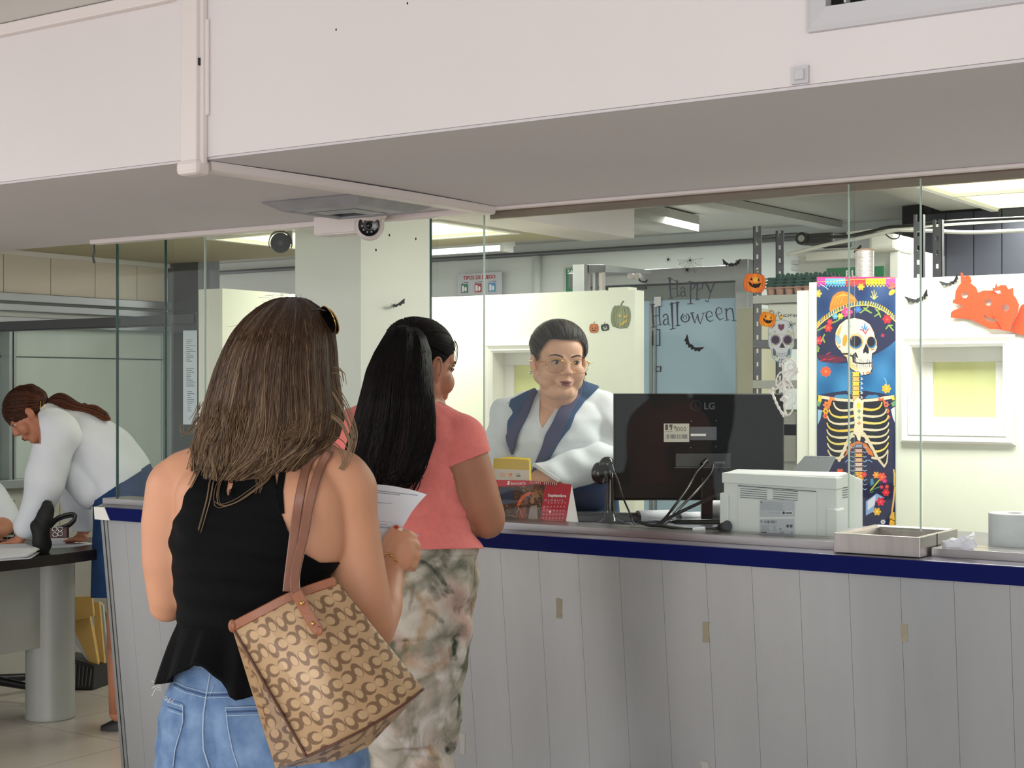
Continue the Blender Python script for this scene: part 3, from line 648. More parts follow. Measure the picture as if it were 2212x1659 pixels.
# stacked egg trays (green on terracotta)
mat('tray_green', C8(34, 78, 64), 0.8, noise=.2, nscale=20); mat('tray_brown', C8(170, 132, 112), 0.85)
def egg_tray(x, y, z, m_, lab, n=7, cup=.044):
    b = MB()
    for i in range(n):
        for j in range(5):
            cx, cy = x+i*cup, y+j*cup
            b.lathe((cx, cy, z), [(.012, 0), (.016, .001), (.021, .03), (.0225, .036), (.0235, .036), (.019, .031), (.013, .006)], n=10)
        if i < n-1:
            for j in range(4): b.lathe((x+(i+.5)*cup, y+(j+.5)*cup, z+.03), [(.016, 0), (.012, .018), (.006, .026)], n=8)
    b.box((x-.024, y-.024, z+.029), (x+(n-1)*cup+.024, y+4*cup+.024, z+.033))
    return tag(obj('egg_tray', b, m_, smooth=.9), lab, 'egg tray', 'egg trays on the top shelf')
px_ = PY(1658, 620, 6.2).x
egg_tray(px_, 6.235, 1.9165, 'tray_brown', 'terracotta egg tray, undermost of the pile on the top shelf')
for k, (dx, dz) in enumerate(((.0, .014), (.004, .028), (.008, .042))):
    egg_tray(px_+dx, 6.235, 1.9165+dz, 'tray_green', ('dark green egg tray resting right on the terracotta tray', 'dark green egg tray, middle one of the three green trays', 'dark green egg tray, topmost of the pile on the shelf')[k])
# box with handwriting
mat('file_box', C8(200, 200, 192), 0.7, noise=.04)
a, c = box_px(1660, 1760, 655, 745, 6.22, .2)
t = thing('archive_box', (a[0], 6.22, 1.718), 'pale archive box with handwritten word Bitacoras on the shelving', 'box')
obj('box_body', MB().box((a[0], 6.215, 1.719), (sx1-.05, 6.42, 1.878)), 'file_box', t, bevel=.003)
# handwriting as strokes
cv = Canvas(1660, 665, 1726, 705, 4)
def H2(pts): return [(1380+x/4.879, 560+y/4.879) for x, y in pts]
for st in ([(1392, 545), (1398, 600)], [(1385, 548), (1415, 545), (1425, 565), (1400, 575), (1425, 585), (1418, 605), (1392, 605)], [(1445, 570), (1447, 605)], [(1470, 545), (1474, 605)], [(1458, 568), (1490, 562)], [(1510, 575), (1495, 590), (1508, 605), (1520, 588), (1525, 605)], [(1555, 578), (1535, 585), (1538, 603), (1558, 603)], [(1575, 580), (1565, 592), (1575, 605), (1588, 592), (1575, 580)], [(1598, 578), (1600, 605)], [(1600, 590), (1615, 578)], [(1640, 580), (1622, 592), (1635, 605), (1642, 585), (1646, 605)], [(1672, 578), (1655, 588), (1672, 598), (1655, 606)], [(1605, 650), (1610, 690)], [(1625, 665), (1627, 690)], [(1650, 668), (1638, 680), (1650, 690)]):
    cv.line(H2(st), .95, (42, 38, 40))
cv.mesh('handwriting', planeY(6.2138), 'printed_paper', t)
# stack of papers / folders lower down
mat('green_folder', C8(120, 132, 92), .7)
for k, (z, m_, lab) in enumerate(((1.3485, 'green_folder', 'olive folder lying undermost on the shelf beside the skeleton figure'), (1.372, 'file_box', 'pale folder lying between two olive folders on the shelf'), (1.392, 'green_folder', 'olive folder lying topmost of three on the shelf'))):
    tag(obj('folder', MB().box((PY(1690, 860, 6.22).x+.004*k, 6.22, z), (PY(1745, 860, 6.22).x, 6.42, z+.016)), m_, bevel=.002), lab, 'folder', 'folders on the shelf')
# grey drawer unit in front lower right of the gap
t = thing('drawer_unit', PY(1710, 1000, 5.9), 'grey drawer unit in the gap right of the monitor', 'drawer unit')
a, c = box_px(1690, 1722, 888, 1060, 5.95, .2); obj('body', MB().box((a[0]-.2, 5.95, 0), (c[0], 6.12, a[2]+.33)), 'shelf_grey', t)
for z in (1.02, 1.19, 1.30): obj('drawer', MB().box((a[0]-.195, 5.943, z-.0+.004), (c[0]-.004, 5.949, min(z+.16, a[2]+.325))), 'shelf_grey', t)
# upper right: white wall box, RUTA sign, condensers, dark wall
mat('dark_grille', C8(60, 62, 62), .5)
a, c = box_px(1725, 1940, 537, 700, 7.3, .5)
t = tag(obj('wall_recess', MB().box((a[0], 7.3, 0), (c[0], 8.68, c[2])), 'inner_wall'), kind='structure')
struct('trim_5', MB().box((a[0], 7.27, c[2]-.03), (c[0]+.01, 7.3, c[2])).box((c[0]-.03, 7.27, 0), (c[0]+.01, 7.3, c[2])), 'white_paint')
t, a2, c2 = sign_base('route_sign', 1785, 1910, 577, 612, 7.24, 'sign_green', 'green RUTA escape route sign with white arrow behind the roll of wrap', 'sign')
text_mesh('lettering', 'RUTA', (PY(1826, 600, 7.24).x, 7.24, PY(1826, 600, 7.24).z), (1, 0, 0), (0, 0, 1), .052, 'white_ink', t, bold=.0012)
obj('arrow', MB().prism([(1802, 600), (1809, 592), (1809, 604)], lambda x, y: PY(x, y, 7.237), .002, (0, 1, 0)), 'white_ink', t)
# small switch plates on the wall left of it
for px, py, lab in ((1717, 567, 'small pale switch plate on the back wall, upper one'), (1717, 580, 'small pale switch plate on the back wall, lower one')):
    a3, c3 = box_px(px-8, px+8, py-4, py+4, 8.67, .02); tag(obj('switch_plate', MB().box(a3, c3), 'shelf_grey', bevel=.002), lab, 'switch plate')
# fan head / black mesh unit near the ceiling
t = thing('ceiling_fan_unit', PY(1760, 517, 7.1), 'black grilled ventilation unit with round end under the back ceiling', 'ventilator')
a3, c3 = box_px(1738, 1800, 503, 528, 7.1, .25); b = MB().box(a3, c3); obj('casing', b, 'dark_grille', t, bevel=.01)
p = PY(1731, 515, 7.08); obj('round_end', MB().cyl(p, p+Vector((0, .06, 0)), .032, n=24), 'black_plastic', t, smooth=.6); obj('hub', MB().cyl(p-Vector((0, .004, 0)), p+Vector((0, .01, 0)), .017, n=20), 'shelf_grey', t, smooth=.6)
for k in range(4): 
    z = a3[2]+.012+k*.012; obj('slat', MB().box((a3[0]+.02, 7.094, z), (c3[0]-.02, 7.0995, z+.004)), 'black_plastic', t)
# wall boxes under the ceiling
a3, c3 = box_px(1875, 1936, 505, 541, 7.2, .3); tag(obj('wall_unit', MB().box(a3, c3), 'white_paint', bevel=.02, seg=3), 'white rounded wall unit under the back ceiling left of the dark opening', 'wall unit')
a3, c3 = box_px(1740, 1870, 541, 560, 7.22, .05); tag(obj('wall_unit', MB().box(a3, c3), 'white_paint', bevel=.004), 'long white trunking box under the ventilation unit', 'trunking')
# dark wall with vertical board joints
b = MB(); xw = PY(1946, 540, 8.0).x; xe = 2.8
struct('wall_dark', MB().box((xw, 8.02, 0), (xe, 8.69, 2.495)), 'dark_void')
x = PY(1985, 540, 8.0).x; b = MB()
while x < xe: b.box((x+.003, 8.0, 0), (min(x+.148, xe)-.003, 8.018, 2.44)); x += .148
struct('wall_dark', b, 'navy_wall')
# pipes and cables sweeping across
def sweep(pts, Y, r, m_, lab, cat='pipe'):
    P_ = [PY(x, y, Y) for x, y in pts]
    # smooth catmull
    out = []
    for i in range(len(P_)-1):
        p0 = P_[max(i-1, 0)]; p1 = P_[i]; p2 = P_[i+1]; p3 = P_[min(i+2, len(P_)-1)]
        for k in range(6):
            s_ = k/6; out.append(.5*((2*p1)+(p2-p0)*s_+(2*p0-5*p1+4*p2-p3)*s_*s_+(3*p1-p0-3*p2+p3)*s_**3))
    out.append(P_[-1])
    return tag(obj('cable' if cat == 'cable' else 'wall_pipe', MB().tube(out, r), m_, smooth=4), lab, cat)
sweep([(1700, 550), (1780, 530), (1850, 516), (1910, 503), (1960, 492), (2020, 486), (2110, 480), (2230, 473)], 7.0, .009, 'white_paint', 'upper white pipe sweeping across below the ceiling at the right')
sweep([(1830, 505), (1900, 497), (1950, 497), (2020, 499), (2100, 502), (2230, 497)], 7.0, .009, 'white_paint', 'lower white pipe sweeping across the dark wall')
sweep([(1790, 512), (1830, 510), (1880, 500), (1920, 491), (1975, 487), (2060, 478), (2230, 470)], 6.95, .008, 'black_plastic', 'thick black cable running above the white pipes', 'cable')
sweep([(1845, 545), (1860, 530), (1852, 545), (1848, 556)], 7.0, .004, 'black_plastic', 'thin black cable drooping above the roll of wrap', 'cable')
sweep([(1912, 505), (1925, 515), (1940, 514), (1945, 500)], 7.0, .003, 'black_plastic', 'thin black cable loop at the white wall unit', 'cable')
sweep([(1640, 512), (1680, 508), (1722, 505)], 8.6, .008, 'dark_aluminium', 'thin dark conduit between the shelving uprights and the fan')
# ceiling ducts of the booth room
b = MB(); 
def beam_on_ceiling(p0, p1, w, h, z, m_, nm):
    p = PZ(p0[0], p0[1], z); q = PZ(p1[0], p1[1], z); q = p+(q-p)*1.0; dd = (q-p).normalized(); s_ = dd.cross(ZV)*w/2
    vs = [p-s_, p+s_, q+s_, q-s_]; vs2 = [v+Vector((0, 0, h)) for v in vs]
    return MB().hexa(vs+vs2)
struct('trim_6', beam_on_ceiling((1480, 432), (1800, 494), .12, .04, 2.455, 'white_paint', ''), 'ceiling_grey')
struct('trim_7', beam_on_ceiling((1330, 470), (1475, 502), .2, .09, 2.40, 'white_paint', ''), 'ceiling_grey')
struct('trim_8', beam_on_ceiling((1935, 400), (2110, 462), .25, .04, 2.455, 'white_paint', ''), 'ceiling_grey')
# roll of clear wrap standing on the partition
p = PY(1868, 601, 5.64)
t = thing('wrap_roll', (p.x, 5.64, ZP), 'roll of clear plastic wrap standing on the partition above the skeleton banner', 'wrap roll')
mat('wrap_plastic', C8(196, 188, 184), 0.12, metal=.35, noise=.25, nscale=30, stretch=(1, 1, 6), bump=.4, bscale=60)
obj('film', MB().lathe((p.x, 5.64, ZP), [(.033, .0), (.036, .004), (.036, .115), (.033, .119)]), 'wrap_plastic', t, smooth=.6)
mat('cardboard', C8(150, 118, 92), .8); obj('core', MB().lathe((p.x, 5.64, ZP+.1185), [(.036, 0), (.036, .004), (.014, .005)]), 'cardboard', t, smooth=.6)
# dark cavity between pillar wall and door (left office interior behind): dark glazing seen above the left partition
# ================================================================== DECORATIONS
def A8(pts, ox=1640, oy=560, k=5.5294): return [(ox+x/k, oy+y/k) for x, y in pts]
def B8(pts): return A8(pts, 1720, 840, 5.1846)
def E8(cv, x, y, rx, ry, col, rot=0, f=A8):
    (cx, cy), = f([(x, y)]); k = 5.5294 if f is A8 else 5.1846; cv.ell(cx, cy, rx/k, ry/k, col, rot)
BK = (22, 22, 40)
cv = Canvas(1764.5, 598, 1934.5, 1137, 1.7, (40, 78, 128))
# sky: brushed blues
nz = RNG.rand(12, 6)
def skyfn(X, Y, A_):
    k = np.clip((Y-600)/240, 0, 1)[..., None]
    c0 = np.array([44, 62, 108])/255; c1 = np.array([38, 116, 170])/255
    w = .05*np.sin(X*.09+Y*.031)+.04*np.sin(X*.05-Y*.07)
    return np.clip(c0*(1-k)+c1*k+w[..., None], 0, 1)
cv.grad(skyfn)
# hat crown
cv.poly(A8([(838, 600), (850, 520), (880, 440), (940, 392), (1000, 382), (1080, 400), (1140, 450), (1170, 500), (1000, 560), (850, 640)]), (212, 128, 44))
for k in range(4): cv.line(A8([(852+k*40, 560-k*10), (900+k*36, 460-k*14), (1000+k*30, 410+k*12), (1080+k*22, 450+k*10)]), 1.1, (236, 172, 70))
# brim (dark disc) and gold fringe
cv.poly(A8([(680, 860), (760, 720), (880, 620), (1060, 545), (1240, 520), (1400, 545), (1540, 620), (1625, 730), (1640, 960), (1560, 1030), (1440, 1110), (1180, 1220), (1000, 1245), (860, 1240), (720, 1215), (680, 1150)]), (34, 38, 72))
cv.poly(A8([(680, 860), (720, 790), (760, 740), (700, 1000), (680, 1100)]), (52, 62, 104))
cv.poly(A8([(700, 1150), (830, 1140), (1000, 1170), (1040, 1210), (920, 1242), (740, 1225)]), (96, 34, 60))
for (x0, y0, x1, y1) in ((720, 1215, 800, 1190), (830, 1200, 900, 1180), (805, 1140, 850, 1110)): cv.line(A8([(x0, y0), (x1, y1)]), 1.6, (206, 38, 62))
top = [(680, 770), (720, 730), (780, 680), (860, 620), (940, 578), (1040, 540), (1140, 512), (1240, 502), (1340, 510), (1420, 535), (1500, 575), (1570, 630), (1630, 690)]
bot = [(680, 835), (730, 775), (790, 725), (870, 665), (950, 622), (1050, 580), (1140, 556), (1240, 548), (1330, 554), (1410, 578), (1490, 618), (1560, 675), (1630, 745)]
cv.poly(A8(top+bot[::-1]), (64, 96, 118))
for i in range(len(top)-1):
    for k in range(3):
        s_ = k/3; a = (top[i][0]+(top[i+1][0]-top[i][0])*s_, top[i][1]+(top[i+1][1]-top[i][1])*s_); c = (bot[i][0]+(bot[i+1][0]-bot[i][0])*s_-6, bot[i][1]+(bot[i+1][1]-bot[i][1])*s_)
        cv.line(A8([a, c]), 2.3, (226, 176, 62) if (i+k) % 4 else (238, 206, 96))
cv.line(A8(bot), 1.7, (244, 212, 104)); cv.line(A8([(x, y+12) for x, y in bot]), .8, (30, 34, 60))
# papel picado at the top
for x0, x1, col in ((690, 790, (214, 74, 160)), (790, 1030, (110, 180, 214)), (1030, 1270, (222, 66, 60)), (1275, 1510, (240, 190, 40)), (1510, 1630, (226, 84, 160))):
    n = max(2, int((x1-x0)/34)); pts = [(x0, 210), (x1, 210), (x1, 290)]
    for i in range(n): pts += [(x1-(i+.5)*(x1-x0)/n, 335), (x1-(i+1)*(x1-x0)/n, 300)]
    cv.poly(A8(pts), col)
    for i in range(n): E8(cv, x0+(i+.5)*(x1-x0)/n, 300, 8, 7, (40, 60, 104)); E8(cv, x0+(i+.5)*(x1-x0)/n, 262, 7, 8, tuple(int(v*.6) for v in col))
cv.rect(1764, 598, 1936, 601.5, (206, 60, 128)); cv.line(A8([(700, 268), (900, 262), (1150, 240), (1400, 236), (1620, 222)]), 1.0, (240, 206, 90))
cv.line(A8([(735, 300), (780, 325), (825, 360)]), 1.6, (170, 206, 230)); 
def flower(x, y, r, col, col2, f=A8, n=6):
    for i in range(n):
        a = 2*pi*i/n; E8(cv, x+r*.62*math.cos(a), y+r*.62*math.sin(a), r*.5, r*.34, col, math.degrees(a), f)
    E8(cv, x, y, r*.3, r*.3, col2, 0, f)
flower(1215, 330, 40, (240, 170, 50), (250, 214, 90)); E8(cv, 1590, 300, 46, 22, (236, 96, 96), 30); E8(cv, 1580, 335, 42, 18, (236, 110, 80), -10); E8(cv, 1585, 395, 46, 28, (246, 180, 60), -40)
flower(700, 410, 46, (226, 186, 70), (240, 214, 110))
for a in ((1330, 440), (1345, 385), (1372, 370), (1400, 400), (1415, 440)): cv.line(A8([(1372, 480), a]), 1.7, (214, 200, 110))
# flowers along the brim
for x, y, r, c1, c2 in ((1050, 630, 62, (214, 70, 130), (240, 110, 160)), (1180, 600, 40, (60, 110, 190), (90, 150, 210)), (908, 680, 34, (100, 170, 200), (140, 200, 220)), (970, 680, 34, (206, 200, 70), (230, 220, 110)), (845, 750, 34, (226, 60, 60), (240, 110, 80)), (825, 820, 44, (220, 50, 44), (240, 110, 90)), (1530, 715, 52, (220, 38, 46), (246, 90, 80)), (706, 970, 50, (220, 46, 70), (240, 110, 120)), (1475, 910, 20, (200, 40, 60), (120, 30, 50))): flower(x, y, r, c1, c2)
for pts in ([(1210, 640), (1260, 600), (1300, 570)], [(1260, 600), (1340, 640)], [(1250, 580), (1310, 620)], [(1390, 590), (1430, 640), (1450, 690)], [(1380, 680), (1430, 650)], [(1400, 610), (1440, 600)], [(700, 850), (740, 830), (790, 800)], [(880, 760), (940, 730), (990, 690)], [(1515, 830), (1545, 790), (1590, 790)], [(1560, 800), (1600, 850)], [(740, 980), (780, 900), (760, 940), (780, 990)], [(700, 1040), (705, 1100)], [(690, 1100), (715, 1060)]):
    cv.line(A8(pts), 2.6, (168, 196, 74)); cv.line(A8(pts), .9, (60, 110, 70))
# skull
cv.poly(A8([(900, 960), (905, 860), (950, 770), (1030, 710), (1140, 690), (1250, 715), (1330, 770), (1380, 860), (1400, 960), (1420, 1050), (1400, 1110), (1360, 1130), (1350, 1200), (1362, 1300), (1330, 1370), (1270, 1392), (1180, 1370), (1090, 1320), (1055, 1260), (1040, 1180), (1000, 1130), (940, 1080), (905, 1020)]), (36, 30, 44))
cv.poly(A8([(910, 960), (915, 868), (960, 782), (1035, 722), (1140, 702), (1245, 727), (1322, 780), (1368, 868), (1388, 960), (1408, 1050), (1388, 1098), (1348, 1122), (1340, 1200), (1350, 1296), (1322, 1360), (1268, 1380), (1184, 1358), (1100, 1308), (1068, 1256), (1052, 1180), (1010, 1122), (948, 1070), (915, 1018)]), (240, 218, 196))
cv.poly(A8([(910, 960), (930, 860), (1000, 760), (960, 900), (960, 1000), (930, 1030)]), (236, 176, 92)); E8(cv, 1022, 970, 28, 72, (226, 150, 40), 8); E8(cv, 945, 960, 30, 60, (150, 180, 200), -20); E8(cv, 955, 1045, 16, 12, (224, 130, 60))
cv.poly(A8([(915, 1000), (960, 1075), (1020, 1110), (1120, 1120), (1100, 1160), (1040, 1150), (990, 1120)]), (232, 200, 160))
cv.line(A8([(1005, 1130), (1060, 1130), (1110, 1160), (1150, 1120), (1170, 1170)]), 3.4, (26, 26, 34)); cv.poly(A8([(1110, 1150), (1150, 1130), (1160, 1250), (1115, 1230)]), (26, 26, 34))
cv.poly(A8([(1000, 1140), (1045, 1170), (1062, 1260), (1120, 1310), (1180, 1330), (1170, 1270), (1110, 1240), (1090, 1160)]), (226, 196, 130))
E8(cv, 1155, 990, 92, 88, (236, 176, 100)); E8(cv, 1155, 992, 76, 76, (44, 110, 160)); E8(cv, 1148, 980, 68, 66, (28, 22, 40)); 
E8(cv, 1338, 1000, 66, 82, (236, 186, 120)); E8(cv, 1342, 995, 54, 70, (44, 110, 160)); E8(cv, 1335, 985, 46, 60, (28, 22, 40))
cv.poly(A8([(1275, 1005), (1240, 1090), (1240, 1130), (1272, 1110), (1290, 1132), (1312, 1120), (1305, 1060)]), (22, 22, 30))
# teeth
cv.poly(A8([(1150, 1195), (1345, 1190), (1350, 1285), (1160, 1290)]), (238, 222, 204)); cv.line(A8([(1140, 1235), (1230, 1247), (1345, 1238)]), 2.6, (26, 22, 30))
for i in range(8):
    x = 1165+i*25; cv.line(A8([(x, 1195), (x+2, 1290)]), .9, (40, 34, 44)); E8(cv, x+12, 1300, 6, 4, (170, 120, 100))
for pts, c, w in (([(1225, 800), (1250, 850), (1262, 770), (1270, 850), (1290, 800)], (60, 130, 190), 2.2), ([(1210, 840), (1240, 850), (1268, 890), (1290, 850), (1305, 830)], (190, 30, 70), 2.2), ([(1060, 820), (1080, 790), (1095, 800), (1070, 830)], (90, 150, 190), 1.4), ([(1345, 830), (1360, 850), (1350, 870)], (220, 130, 80), 1.2), ([(1340, 1085), (1370, 1078)], (210, 50, 50), 1.8), ([(1280, 1360), (1300, 1345), (1330, 1360)], (230, 120, 40), 2.4), ([(1100, 960), (1110, 905), (1180, 885), (1230, 930)], (226, 150, 70), 1.4)): cv.line(A8(pts), w, c)
for x, y in ((1178, 1345), (1245, 1357)): E8(cv, x, y, 7, 9, (60, 60, 90))
# leaves
flower(797, 1342, 58, (228, 92, 50), (246, 130, 80), n=8); flower(1520, 1545, 52, (238, 176, 50), (248, 200, 90), n=7); cv.line(A8([(1520, 1510), (1515, 1450), (1490, 1420)]), 1.2, (150, 200, 220))
# robe / shoulders: everything below in dark
cv.poly(B8([(235, 70), (400, 40), (560, 20), (640, 80), (760, 20), (900, 40), (1110, 80), (1110, 1540), (235, 1540)]), (34, 36, 70))
cv.poly(B8([(420, 100), (620, 110), (560, 60), (440, 70)]), (70, 140, 180)); cv.poly(B8([(760, 110), (940, 100), (900, 66), (800, 70)]), (60, 130, 180))
def vert(f, x, y, w, h, col):
    cv.poly(f([(x-w, y-h), (x+w, y-h), (x+w*.86, y), (x+w, y+h), (x-w, y+h), (x-w*.86, y)]), (26, 24, 34)); cv.poly(f([(x-w+6, y-h+5), (x+w-6, y-h+5), (x+w*.8-6, y), (x+w-6, y+h-5), (x-w+6, y+h-5), (x-w*.8+6, y)]), col)
for i in range(6):
    y = 1375+i*56; cv.line(A8([(1085, y-20), (1068, y), (1085, y+6)]), 1.8, (220, 214, 214)); cv.line(A8([(1215, y-20), (1235, y), (1215, y+6)]), 1.8, (220, 214, 214)); vert(A8, 1155, y, 52, 30, (226, 180, 100) if i % 2 else (238, 200, 70))
# clavicles
cv.poly(B8([(240, 70), (330, 80), (460, 105), (640, 118), (640, 148), (440, 135), (260, 105)]), (238, 214, 180)); cv.poly(B8([(1100, 70), (1000, 80), (900, 105), (740, 118), (740, 148), (930, 135), (1080, 108)]), (238, 214, 180))
cv.poly(B8([(250, 70), (290, 90), (280, 150), (240, 140)]), (224, 206, 60)); cv.poly(B8([(1095, 70), (1060, 90), (1080, 130), (1105, 120)]), (224, 206, 60))
flower(345, 180, 42, (232, 130, 60), (190, 90, 40), B8); flower(330, 250, 34, (230, 170, 60), (60, 40, 40), B8); flower(325, 305, 26, (230, 110, 50), (60, 40, 40), B8); flower(400, 130, 40, (236, 130, 70), (236, 150, 90), B8)
flower(950, 145, 46, (226, 100, 60), (246, 150, 90), B8); flower(1005, 175, 32, (230, 110, 80), (40, 40, 60), B8); flower(1015, 248, 28, (230, 120, 60), (40, 40, 60), B8); flower(1025, 315, 26, (230, 100, 60), (40, 40, 60), B8)
cv.poly(B8([(240, 230), (290, 240), (270, 340), (240, 400)]), (150, 190, 214)); cv.poly(B8([(1105, 200), (1060, 230), (1080, 320), (1105, 380)]), (214, 220, 226))
cv.poly(B8([(235, 140), (280, 150), (260, 200), (235, 190)]), (110, 160, 110)); cv.poly(B8([(1105, 130), (1060, 160), (1080, 200), (1105, 190)]), (110, 160, 110))
# ribs: dark chest and pale crescents
cv.poly(B8([(400, 130), (640, 150), (740, 150), (970, 130), (1020, 300), (1035, 560), (1020, 870), (900, 800), (740, 560), (640, 560), (560, 760), (420, 790), (350, 640), (335, 380)]), (20, 24, 34))
cols = [(232, 210, 170), (236, 206, 96), (228, 208, 176), (232, 196, 80), (222, 206, 170), (226, 206, 110), (224, 210, 180), (220, 204, 160)]
def bez(p0, p1, p2, n=14): return [((1-s)**2*p0[0]+2*s*(1-s)*p1[0]+s*s*p2[0], (1-s)**2*p0[1]+2*s*(1-s)*p1[1]+s*s*p2[1]) for s in [i/n for i in range(n+1)]]
for i in range(8):
    yi = 165+i*76; xo = [420, 370, 350, 345, 345, 345, 350, 355][i]; ex = 640-max(0, i-4)*38
    cv.line(B8(bez((xo, yi-10), (xo+20+(i > 4)*20, yi+115), (ex, yi+62-(i > 4)*10+(i > 5)*10))), [2.5+(j/14)*3.2 if j < 10 else 5.2 for j in range(15)], cols[i])
    xo2 = 1380-xo; ex2 = 1380-ex
    cv.line(B8(bez((xo2, yi-14), (xo2-20-(i > 4)*20, yi+105), (ex2, yi+55-(i > 4)*10+(i > 5)*30))), [2.5+(j/14)*3.2 if j < 10 else 5.2 for j in range(15)], cols[(i+3) % 8])
# rib arch edges
cv.line(B8([(625, 500), (570, 600), (520, 720), (480, 800)]), 6.5, (226, 206, 176)); cv.line(B8([(755, 500), (830, 620), (900, 760), (985, 870), (1015, 820), (1028, 700)]), [7, 7, 6, 4, 3, 2], (226, 206, 176))
# sternum
cv.poly(B8([(640, 140), (690, 95), (755, 140), (745, 300), (752, 500), (725, 520), (715, 590), (695, 590), (668, 515), (635, 500), (655, 400), (648, 300), (635, 220)]), (236, 218, 186))
E8(cv, 700, 190, 22, 36, (226, 210, 60), 0, B8)
for y, c in ((250, (70, 140, 80)), (322, (70, 150, 120)), (385, (210, 130, 90))): flower(703, y, 20, c, (190, 180, 120), B8, 4)
# orange diaphragm
cv.poly(B8([(530, 775), (560, 690), (600, 610), (690, 575), (790, 610), (860, 700), (875, 765), (800, 740), (750, 650), (640, 650), (600, 720)]), (26, 26, 36)); cv.poly(B8([(535, 768), (566, 695), (606, 620), (690, 584), (784, 618), (852, 704), (866, 757), (806, 732), (756, 640), (634, 640), (592, 712)]), (216, 120, 62))
for i in range(10):
    y = 640+i*52; c = [(150, 150, 170), (220, 170, 150), (236, 176, 96), (228, 178, 140), (222, 190, 180), (214, 190, 180), (226, 170, 70), (236, 170, 50), (200, 90, 60), (180, 80, 60)][i]
    cv.line(B8([(610, y+10), (635, y+22), (650, y+8)]), 1.3, (160, 190, 214)); cv.line(B8([(790, y+10), (765, y+22), (750, y+8)]), 1.3, (160, 190, 214)); vert(B8, 700, y, 50, 24, c)
cv.line(B8([(550, 820), (580, 795), (620, 808)]), 1.6, (130, 170, 214)); cv.line(B8([(780, 800), (820, 800), (850, 820)]), 1.6, (130, 170, 214))
# bouquet
cv.poly(B8([(780, 1260), (900, 1170), (990, 1220), (880, 1260), (870, 1370), (780, 1420)]), (140, 170, 214)); cv.poly(B8([(800, 1260), (890, 1190), (880, 1300), (800, 1360)]), (214, 220, 236))
cv.poly(B8([(830, 1010), (860, 1000), (870, 1070), (830, 1090)]), (70, 140, 170)); cv.line(B8([(830, 1140), (880, 1080), (930, 1020)]), 2.6, (196, 206, 60)); cv.line(B8([(850, 1130), (950, 1090)]), 1.8, (80, 150, 100)); cv.line(B8([(830, 1160), (860, 1150)]), 2, (80, 150, 100))
for x, y, r, c in ((895, 965, 36, (236, 150, 50)), (960, 985, 46, (236, 90, 50)), (990, 1030, 26, (210, 40, 110)), (955, 1100, 22, (210, 60, 90)), (1015, 1095, 24, (220, 70, 60)), (1005, 1160, 40, (220, 50, 60)), (945, 1262, 46, (220, 40, 66)), (905, 1375, 42, (236, 180, 50)), (490, 940, 46, (230, 100, 50)), (725, 975, 40, (226, 150, 50)), (760, 960, 30, (226, 60, 60))): flower(x, y, r, c, tuple(min(255, v+40) for v in c), B8)
flower(972, 1490, 26, (220, 220, 226), (40, 50, 70), B8)
cv.line(B8([(1092, 905), (1100, 960), (1098, 1080)]), 3, (226, 190, 110)); cv.line(B8([(1105, 1100), (1090, 1250), (1070, 1400), (1050, 1450)]), 3.6, (226, 180, 110)); cv.poly(B8([(1040, 1520), (1070, 1380), (1100, 1380), (1105, 1540)]), (236, 180, 60)); cv.line(B8([(1040, 1450), (1105, 1480)]), 1.5, (30, 30, 40))
# fold creases
for y in (670, 727, 790, 935, 1000): cv.line([(1766, y), (1933, y-.5)], .7, (90, 110, 150), .25)
bn = thing('skeleton_banner', PY(1849, 1135, YP-.004), 'tall cloth banner of a skeleton in a flowered sombrero on the right partition', 'banner')
cv.mesh('printed_cloth', planeY(YP-.0045), 'printed_paper', bn)
obj('cloth_backing', MB().box((PY(1766, 868, YP).x, YP-.004, PY(1850, 1133, YP).z), (PY(1933, 868, YP).x, YP-.0008, PY(1850, 602, YP).z)), 'black_matte', bn)

